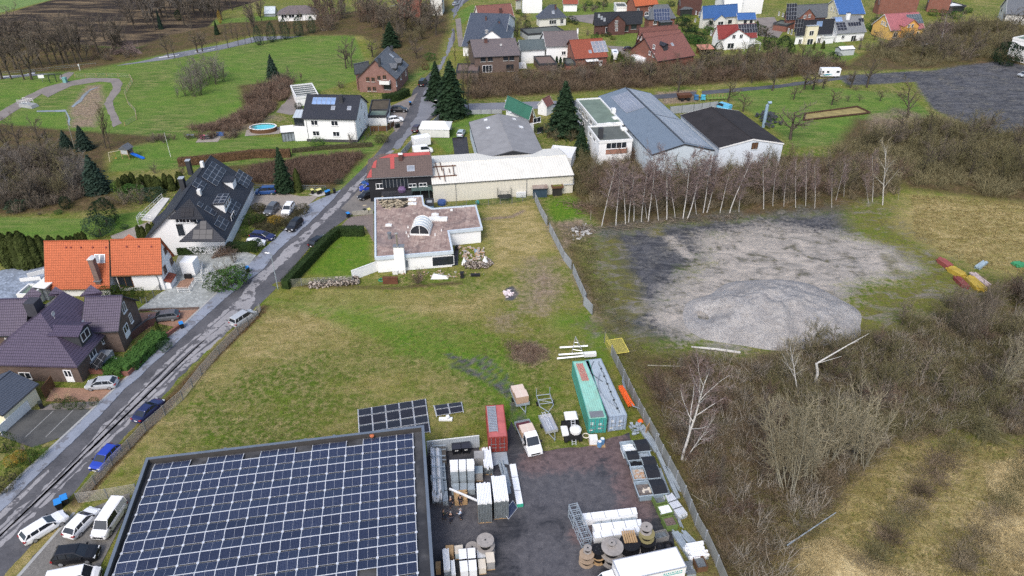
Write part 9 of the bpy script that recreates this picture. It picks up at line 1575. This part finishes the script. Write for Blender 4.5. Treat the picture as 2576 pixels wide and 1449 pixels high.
def heap(label,P,n,smin,smax,h,mat,cat,name,seed):
 r=random.Random(seed);m=MB();pts=iNP(P,n,seed);O=V3((pts[0][0],pts[0][1],0))
 for x,y in pts:s_=r.uniform(smin,smax);z=r.uniform(0,h);R_=Matrix.Translation((x-O.x,y-O.y,z))@Matrix.Rotation(r.uniform(0,3),4,'Z')@Matrix.Rotation(r.uniform(-.5,.5),4,'X');m.box(-s_,s_,-s_*.5,s_*.5,0,s_*.7,0,R_)
 o=m.build(name,mat,None,O);tag(o,label,cat);o['kind']='stuff';return o
heap('',[S1(505,1345),S1(975,1310),S1(970,1365),S1(510,1405)],420,.12,.3,.75,LOGM,None,'firewood',1);heap('',[S1(1950,1180),S1(2200,1130),S1(2240,1170),S1(2180,1210),S1(1980,1215)],220,.1,.28,.6,LOGM,None,'firewood',2);heap('',[S1(1900,1000),S1(2150,1020),S1(2180,1120),S1(1960,1150)],70,.1,.4,.35,MIXM,None,'junk_debris',3);heap('',[S1(1380,1250),S1(1800,1230),S1(2180,1260),S1(2150,1300),S1(1230,1300)],60,.06,.22,.15,MIXM,None,'junk_debris',4);heap('',[B2(560,830),B2(700,780),B2(760,880),B2(580,960)],60,.1,.35,.2,M('stones',(.42,.41,.39),.9,.3),None,'rubble',6)
sT('gravel_strip',[S1(1850,1180),S1(1880,980),S1(1915,975),S1(1905,1175)],m_yard,.03);
for i,(px,w,d,h_,mt,nm,lab)in enumerate(((S1(1270,1345),2.6,.5,1.3,M('rusty_trough',(.12,.05,.03),.9,.3),'rusty_trough','rusty brown trough left of the weeping bush at the bungalow'),(S1(1315,1255),.9,.6,.8,FW,'white_box','white box before the bungalow chimney'),(S1(1380,1250),.5,.5,.8,FW,'white_box','narrow white box right of the chimney foot'),(S1(1945,1290),.6,.7,1.1,TT,'black_bin','black bin beside the white barrel at the junk corner'),(S1(2070,1275),1.6,.5,.4,TT,'black_sacks','black sacks lying before the log pile'),(S1(1890,1030),.5,.5,.9,TT,'black_bin','black bin at the inner corner of the bungalow'),(S1(2085,1050),.9,.9,.35,M('blue_tray',(.25,.33,.42),.6),'tray','blue grey tray on the junk corner'))):m=MB();m.box(-w/2,w/2,-d/2,d/2,0,h_*.9);m.box(-w/2-.04,w/2+.04,-d/2-.04,d/2+.04,h_*.9,h_);o=m.build(nm,mt,None,G(px));tag(o,lab,nm.split('_')[-1])
for i,(px,r_,h_,lab)in enumerate(((S1(1965,1165),.55,1.6,'white closed parasol cone standing at the junk corner'),(S1(2160,1160),.7,1.7,'white covered figure beside the log pile'))):o=lA('white_cover',FW,None,G(px))([(r_,0),(r_*.8,h_*.3),(r_*.3,h_*.7),(.04,h_)],10);tag(o,lab,'cover')
o=lO('white_tarpaulin',M('white_tarp',(.70,.70,.68),.7,.1),None,G(S1(1730,1290)))([[(-1.5,-.6,0),(1.6,-.5,0),(1.5,.6,0),(-1.4,.7,0)],[(-1.0,-.2,.9),(1.2,-.1,.35),(1.0,.3,.3),(-.9,.3,.7)]]);tag(o,'crumpled white tarpaulin with dark print on the grass before the bungalow','tarpaulin');o=tU('green_tub',M('green_plastic',(.04,.20,.10),.5),None,G(S1(1190,1320)))([(.6*cos(2*PI*k/14),.45*sin(2*PI*k/14),.15)for k in range(15)],.14,6);tag(o,'green round tub on the grass before the white garden wall','tub')
heap('',[C1(2325,105),C1(2415,60),C1(2440,130),C1(2350,160)],26,.1,.4,.1,M('white_pink_film',(.68,.58,.58),.6,.2),None,'plastic_debris',7);o=lA('orange_ball',ORG,None,G(H2(1210,1325)))([(.35,.0),(.4,.2),(.2,.45),(.03,.5)],10);tag(o,'orange buoy on the ground behind the blue grey container','buoy');o=bX('pallet',PW_,None,G(H2(1275,1425)),1.0)(-.6,.6,-.04,.04,0,1.4);tag(o,'wooden pallet leaning on the fence above the profile bundles','pallet')
heap('',[H2(1110,1370),H2(1200,1360),H2(1240,1430),H2(1150,1460)],50,.08,.3,.8,GA,None,'scrap_metal',9)
for i,(a,b)in enumerate(((H2(450,622),H2(715,606)),(H2(440,690),H2(735,670)),(H2(425,725),H2(690,700)))):o=tU('white_beam',WP)([G(a,.9),G(b,.9)],.16,4);tag(o,['rearmost','middle','front'][i]+' of three white beams lying behind the green container','beam')
m=MB();tp=G(H2(600,520),4.2);[m.tube([tp,G(p,0)],.06,5)for p in(H2(560,690),H2(690,710),H2(640,640))];[m.tube([tp.lerp(G(H2(560,690)),t_),tp.lerp(G(H2(690,710)),t_)],.035,4)for t_ in(.3,.5,.7,.9)];o=m.build('aluminium_trestle',ALU);tag(o,'tall aluminium trestle standing at the far end of the containers','trestle');o=bX('white_box',FW,None,G(H2(735,700),1.6),.1)(-.9,.9,-.3,.3,0,.6);tag(o,'white box at the far end of the blue grey container roof','box')
e=thing('tipper_trailer','rusty red tipping trailer behind the metal hall','trailer',G(A2(1620,945)),.2);lO('tub',rust,e)([[(-1.8,-.9,.9),(1.8,-.9,.9),(1.8,.9,.9),(-1.8,.9,.9)],[(-2.1,-1.15,1.9),(2.1,-1.15,1.9),(2.1,1.15,1.9),(-2.1,1.15,1.9)]])
for x in(-1,1):
 for s in(-1,1):lA('wheel',TY,e,(x,s,.5))([(.5,-.15),(.5,.15)],14,(0,0,0),'y')
for i,(x,y,w,h_,c_,nm)in enumerate(((1760,915,1.4,2.2,(.30,.28,.06),'yellow green spreader'),(1735,945,1.2,1.5,(.05,.16,.32),'dark blue machine'),(1800,945,1.2,1.5,(.08,.40,.55),'light blue machine'))):m=MB();m.box(-w/2,w/2,-w/2,w/2,.3,h_*.6);m.lathe([(w*.5,h_*.6),(w*.6,h_)],10);[m.box(x_-.1,x_+.1,-.1,.1,0,.4)for x_ in(-w/2,w/2)];o=m.build('farm_machine',M(nm.replace(' ','_'),c_,.6),None,G(A2(x,y)));tag(o,nm+' parked behind the metal hall','machine')
e=thing('harrow','long green implement with upright arms behind the light grey fence','implement',G(A2(1830,950)),.1);m=MB();m.box(0,6.5,-.3,.3,.6,.9);[m.box(i*1.05,i*1.05+.25,-.3,.3,.9,1.8)for i in range(7)];[m.box(x,x+.2,-.2,.2,0,.6)for x in(.5,5.8)];m.build('frame',M('implement_green',(.17,.26,.07),.6),e);m=MB();hh=hAT(G(A2(2370,1200)),A2(0,990)[1]);m.tube([(0,0,0),(0,0,hh)],.42,12);m.tube([(0,0,hh),(.1,0,hh+.6),(.9,0,hh+.6)],.4,10);o=m.build('silo_pipe',M('blue_grey_duct',(.24,.33,.42),.5),None,G(A2(2370,1200)));tag(o,'blue grey upright exhaust duct behind the black hall','duct');heap('',[A2(2290,1080),A2(2415,1070),A3(140,1180),A2(2415,1230)],50,.2,.8,.9,M('dark_scrap',(.05,.055,.06),.8,.5),None,'scrap',11)
e=thing('garden_bed','long timber framed bed of yellowish earth in the orchard','garden bed',G(A3(340,1140)));w4=[G(p)-V3(e.location)for p in(A3(335,1140),A3(900,1078),A3(960,1068),A3(840,1012),A3(350,1078))];m=MB()
for i in range(5):m.tube([w4[i]+V3((0,0,.2)),w4[(i+1)%5]+V3((0,0,.2))],.3,4)
m.build('timber_edge',M('dark_timber',(.055,.03,.02),.9),e);pO('earth',M('yellow_earth',(.27,.22,.09),.9,.4,.4),e)([(p.x,p.y,.08)for p in w4])
def bAR(lab,a,b,w,h_,mat):A_,B_=G(a),G(b);d=B_-A_;e=thing('barrier_stack',lab,'barriers',A_,atan2(d.y,d.x));bars(e,'barrier_row',d.length,w,.0,h_,'x',4,3,mat,.35,int(a[0]))
bAR('red end of the coloured plastic barrier pile on the rough lot',B3(1580,1140),B3(1680,1215),1.4,.8,M('barrier_red',(.27,.075,.065),.6,.2));bAR('yellow middle of the coloured plastic barrier pile',B3(1675,1225),B3(1800,1300),1.6,.8,M('barrier_yellow',(.40,.28,.045),.6,.3));bAR('dark red group beside the yellow barriers',B3(1740,1310),B3(1830,1400),1.2,.7,M('barrier_dark_red',(.2,.05,.045),.6,.3));bAR('large yellow group at the near end of the barrier pile',B3(1835,1310),C3(1960,100),1.8,.8,M('barrier_yellow',(.40,.28,.045),.6,.3));bAR('white and red group right of the yellow barriers',B3(1890,1275),B3(2030,1385),1.2,.7,M('barrier_white_red',(.42,.33,.31),.6,.3));bAR('blue grey crate in the brush right of the barriers',B3(1995,1220),B3(2065,1170),.9,.6,M('barrier_blue',(.30,.38,.42),.6));bAR('green plastic crate at the right edge of the rough lot',B3(2355,1205),B3(2430,1200),1.6,.6,M('barrier_green',(.05,.25,.11),.6))
e=thing('culvert_bridge','small concrete culvert with white rails over the basin stream','bridge',G(A0(180,1010)),-.25);lO('culvert',M('old_concrete_block',(.28,.29,.29),.85,.2),e)([[(0,0,0),(5,-.4,0),(5,2.2,0),(0,2.6,0)],[(0,0.2,1.0),(4.6,-.2,.8),(4.6,2.0,.8),(0,2.4,1.0)]]);m=MB();[m.tube([(-.3,y,1.0+z),(3.2,y,1.0+z)],.05,5)for y in(.2,2.3)for z in(.5,1.0)];[m.tube([(x,y,.9),(x,y,2.0)],.05,5)for x in(-.3,1.4,3.2)for y in(.2,2.3)];m.build('rail',FW,e)
e=thing('gate_frame','dark goal shaped gate posts at the basin entrance','gate',G(A0(470,780)));a,b=G(A0(470,782)),G(A0(595,770));d=b-a;L_=d.length;e.rotation_euler=(0,0,atan2(d.y,d.x));m=MB();[m.box(x,x+.2,-.1,.1,0,2.3)for x in(0,L_*.5,L_)];m.box(0,L_+.2,-.1,.1,2.3,2.5);m.build('posts',FK,e);m=MB();m.box(-.5,.5,-.5,.5,0,1.5);m.box(-.55,.55,-.55,.55,1.5,1.6);o=m.build('junction_box',M('teal_box',(.16,.34,.32),.6),None,G(A0(618,778)));tag(o,'teal cabinet right of the dark gate posts','cabinet');e=thing('notice_board','white notice board on a post at the basin entrance','sign',G(A0(405,775)),.1);bX('post',GU,e)(-.05,.05,-.05,.05,0,2.2);bX('board',FW,e)(-.9,.9,-.08,-.05,1.3,2.3)
m=MB();m.tube([(0,0,0),(0,0,1.6)],.08,6);m.lathe([(.2,1.6),(.2,2.2)],8);o=m.build('marker_post',FW,None,G(A0(757,668)));tag(o,'white marker post at the road mouth of the basin path','post')
e=thing('flagpole','thin white flagpole on the lawn right of the play tower','flagpole',G(B0(1612,155)));hh=hAT(V3(e.location),A0(0,1250)[1]);tU('pole',FW,e)([(0,0,0),(0,0,hh)],[.05,.03],6);lA('knob',GU,e)([(.06,hh),(.08,hh+.08),(.02,hh+.14)],8)
for i,(x,y,t_)in enumerate(((1460,305,190),(1715,330,190))):PT('shrub',B0(x,y),B0(0,t_)[1],['thin bare sapling on the lawn above the thuja row','bare shrub at the left end of the beech hedge'][i],None,wide=.6)
wrun('balustrade','white garden balustrade on the mixed blue paving',[B0(265,1290),B0(430,1245)],.8,.15,FW,'balustrade');wrun('balustrade','lower white garden balustrade on the mixed blue paving',[B0(195,1330),B0(390,1310)],.7,.15,FW,'balustrade')
fC('white tubular rail round the side terrace of the orange house',[B0(1820,1150),B0(1905,1135),B0(1890,1250),B0(1985,1175),B0(1900,1285),B0(1835,1290),B0(1780,1380),B0(1670,1385)],1.0,1.5,'bars',bars_=3,mat=FW,post=FW);sT('terrace',[B0(1660,1392),B0(1780,1390),B0(1840,1300),B0(1800,1290),B0(1700,1330)],m_redp,.12,thick=.1);o=bX('black_grill',TT,None,G(B0(1780,1300)))(-.6,.6,-.25,.25,0,.9);tag(o,'black box on the red terrace before the white side wing','box')
e=thing('parasol','closed black parasol on the slabs before the orange house wall','parasol',G(B0(1438,1390)));tU('pole',GU,e)([(0,0,0),(0,0,2.6)],.03,5);lA('canopy',FK,e)([(.05,1.0),(.2,1.2),(.14,2.0),(.03,2.6)],8)
for i,(x,y)in enumerate(((1165,500),(1140,590),(1250,740),(1090,745))):p=G(S2(x+(0 if i<2 else 0),y));m=MB();m.box(-.3,.3,-.3,.3,.4,.48);m.box(-.3,.3,.22,.3,.48,1.0);[m.box(a_,a_+.06,b_,b_+.06,0,.4)for a_ in(-.3,.24)for b_ in(-.3,.24)];o=m.build('garden_chair',FW,None,p,.7*i);tag(o,['white chair beside the white side door of the brick house','white chair left of the side door steps','right white chair in the sunken terrace','left white chair in the sunken terrace'][i],'chair')
SKIN=M('skin',(.48,.29,.21),.6,.05);HAIR=M('dark_hair',(.05,.035,.025),.8);HAIRG=M('grey_hair',(.32,.29,.26),.8);DK=M('dark_jacket',(.02,.022,.028),.85,.3,4);NAVY=M('navy_trousers',(.03,.035,.055),.85,.25,4);PALEB=M('pale_blue_jacket',(.52,.60,.72),.8,.12,4);OLV=M('olive_jacket',(.045,.05,.035),.85,.3,4)
def skin_mesh(name,pts,edges,rad,mat,par,sub=1):
 me=bpy.data.meshes.new(name);me.from_pydata(pts,edges,[]);o=bpy.data.objects.new(name,me);COL.objects.link(o);o.parent=par;me.materials.append(mat);o.modifiers.new('skin','SKIN').use_smooth_shade=True
 for v,r in zip(me.skin_vertices[0].data,rad):v.radius=r if isinstance(r,tuple)else(r,r)
 me.skin_vertices[0].data[0].use_root=True;o.modifiers.new('smooth','SUBSURF').render_levels=sub;return o
def person(label,px,rz,jacket,hair,arms,step=.09,h=1.8,trousers=NAVY):
 e=thing('person',label,'person',G(px)+V3((0,0,.02)),rz);k=h/1.8;e.scale=(k,)*3;s=step
 P_=[(0,0,.95),(0,0,1.18),(0,.0,1.40),(0,.0,1.52),(0,.01,1.60),(0,.015,1.72)];E_=[(i,i+1)for i in range(5)];R_=[(.16,.11),(.155,.11),(.17,.10),(.055,.055),(.075,.085),(.07,.09)]
 def limb(root,pts,rr):
  j=root
  for p,r in zip(pts,rr):P_.append(p);E_.append((j,len(P_)-1));R_.append(r);j=len(P_)-1
  return j
 hands=[]
 for sd,(el,ha)in zip((-1,1),arms):
  j=limb(2,[(sd*.2,0,1.42),(sd*.24+el[0]*sd,el[1],el[2]),(sd*.24+ha[0]*sd,ha[1],ha[2])],[.06,.045,.032]);hp=V3(P_[j]);dd=(hp-V3(P_[j-1])).normalized();pal=hp+dd*.07;P_.append(tuple(pal));E_.append((j,len(P_)-1));R_.append((.038,.018));pj=len(P_)-1;sidev=dd.cross(V3((0,1,.3))).normalized()
  for f in range(4):b0=pal+dd*.03+sidev*(.027-.018*f);P_.append(tuple(b0+dd*.03));E_.append((pj,len(P_)-1));R_.append(.009);L_=(.03,.04,.036,.025)[f];P_.append(tuple(b0+dd*(.03+L_)+V3((0,.012,-.008))));E_.append((len(P_)-2,len(P_)-1));R_.append(.008)
  P_.append(tuple(hp+dd*.05+sidev*.055));E_.append((pj,len(P_)-1));R_.append(.010)
 legs=[]
 for sd in(-1,1):legs.append([(sd*.095,0,.88),(sd*.11,.02+s*sd,.48),(sd*.12,s*sd*1.4,.09),(sd*.13,s*sd*1.4+.15,.04)]);limb(0,legs[-1],[.085,.058,.042,.035])
 P_.append((0,.115,1.655));E_.append((4,len(P_)-1));R_.append(.014)
 for sd in(-1,1):P_.append((sd*.082,0,1.66));E_.append((4,len(P_)-1));R_.append(.012)
 skin_mesh('body',P_,E_,R_,SKIN,e)
 J,JE,JR=[(0,0,.88),(0,0,1.15),(0,0,1.40),(0,0,1.49)],[(0,1),(1,2),(2,3)],[(.195,.14),(.185,.135),(.195,.125),(.075,.07)]
 for sd,(el,ha)in zip((-1,1),arms):
  for p,r in(((sd*.21,0,1.42),.08),((sd*.24+el[0]*sd,el[1],el[2]),.064),((sd*.24+ha[0]*sd,ha[1],ha[2]),.048)):J.append(p);JE.append((2 if r==.08 else len(J)-2,len(J)-1));JR.append(r)
 skin_mesh('jacket',J,JE,JR,jacket,e);T,TE,TR=[(0,0,.95)],[],[(.17,.125)]
 for l in legs:
  for n_,(p,r)in enumerate(zip(l[:3],(.105,.078,.062))):T.append(p if n_!=2 else(p[0],p[1],.14));TE.append((0 if n_==0 else len(T)-2,len(T)-1));TR.append(r)
 skin_mesh('trousers',T,TE,TR,trousers,e)
 for l in legs:b=MB();x,y=l[2][0],l[2][1];b.loft([[(x-.05,y-.08,0),(x+.05,y-.08,0),(x+.05,y-.08,.11),(x-.05,y-.08,.11)],[(x-.055,y+.08,0),(x+.055,y+.08,0),(x+.05,y+.06,.10),(x-.05,y+.06,.10)],[(x-.04,y+.2,0),(x+.04,y+.2,0),(x+.035,y+.19,.05),(x-.035,y+.19,.05)]]);b.build('shoe',TT,e)
 lA('hair',hair,e)([(.092,.0),(.105,.05),(.085,.12),(.03,.145)],12,(0,-.012,1.68))
 for sd in(-1,1):lA('eye',FK,e)([(.012,-.004),(.012,.004)],8,(sd*.032,.088,1.675),'y')
 bX('mouth',M('lips',(.35,.13,.11),.6),e)(-.025,.025,.083,.092,1.598,1.608)
dn=((.03,.03,1.14),(.04,.12,.90));fw=((.04,.02,1.14),(-.02,.28,1.12));ph=((.05,.10,1.16),(-.08,.25,1.42))
person('person in dark jacket standing at the left of the yard group',Y1(325,918),radians(-60),OLV,HAIR,(dn,fw));person('person in black jacket with grey hair standing nearest in the yard group',Y1(392,942),radians(10),DK,HAIRG,(dn,dn));person('person in pale blue jacket and dark trousers at the right of the group',Y1(485,912),radians(75),PALEB,HAIRG,(fw,ph));person('person in black standing behind the group near the long profiles',Y1(392,800),radians(190),DK,HAIRG,(fw,ph));person('person in black in front of the pallet pile',Y1(482,785),radians(160),DK,HAIR,(dn,fw),.05)
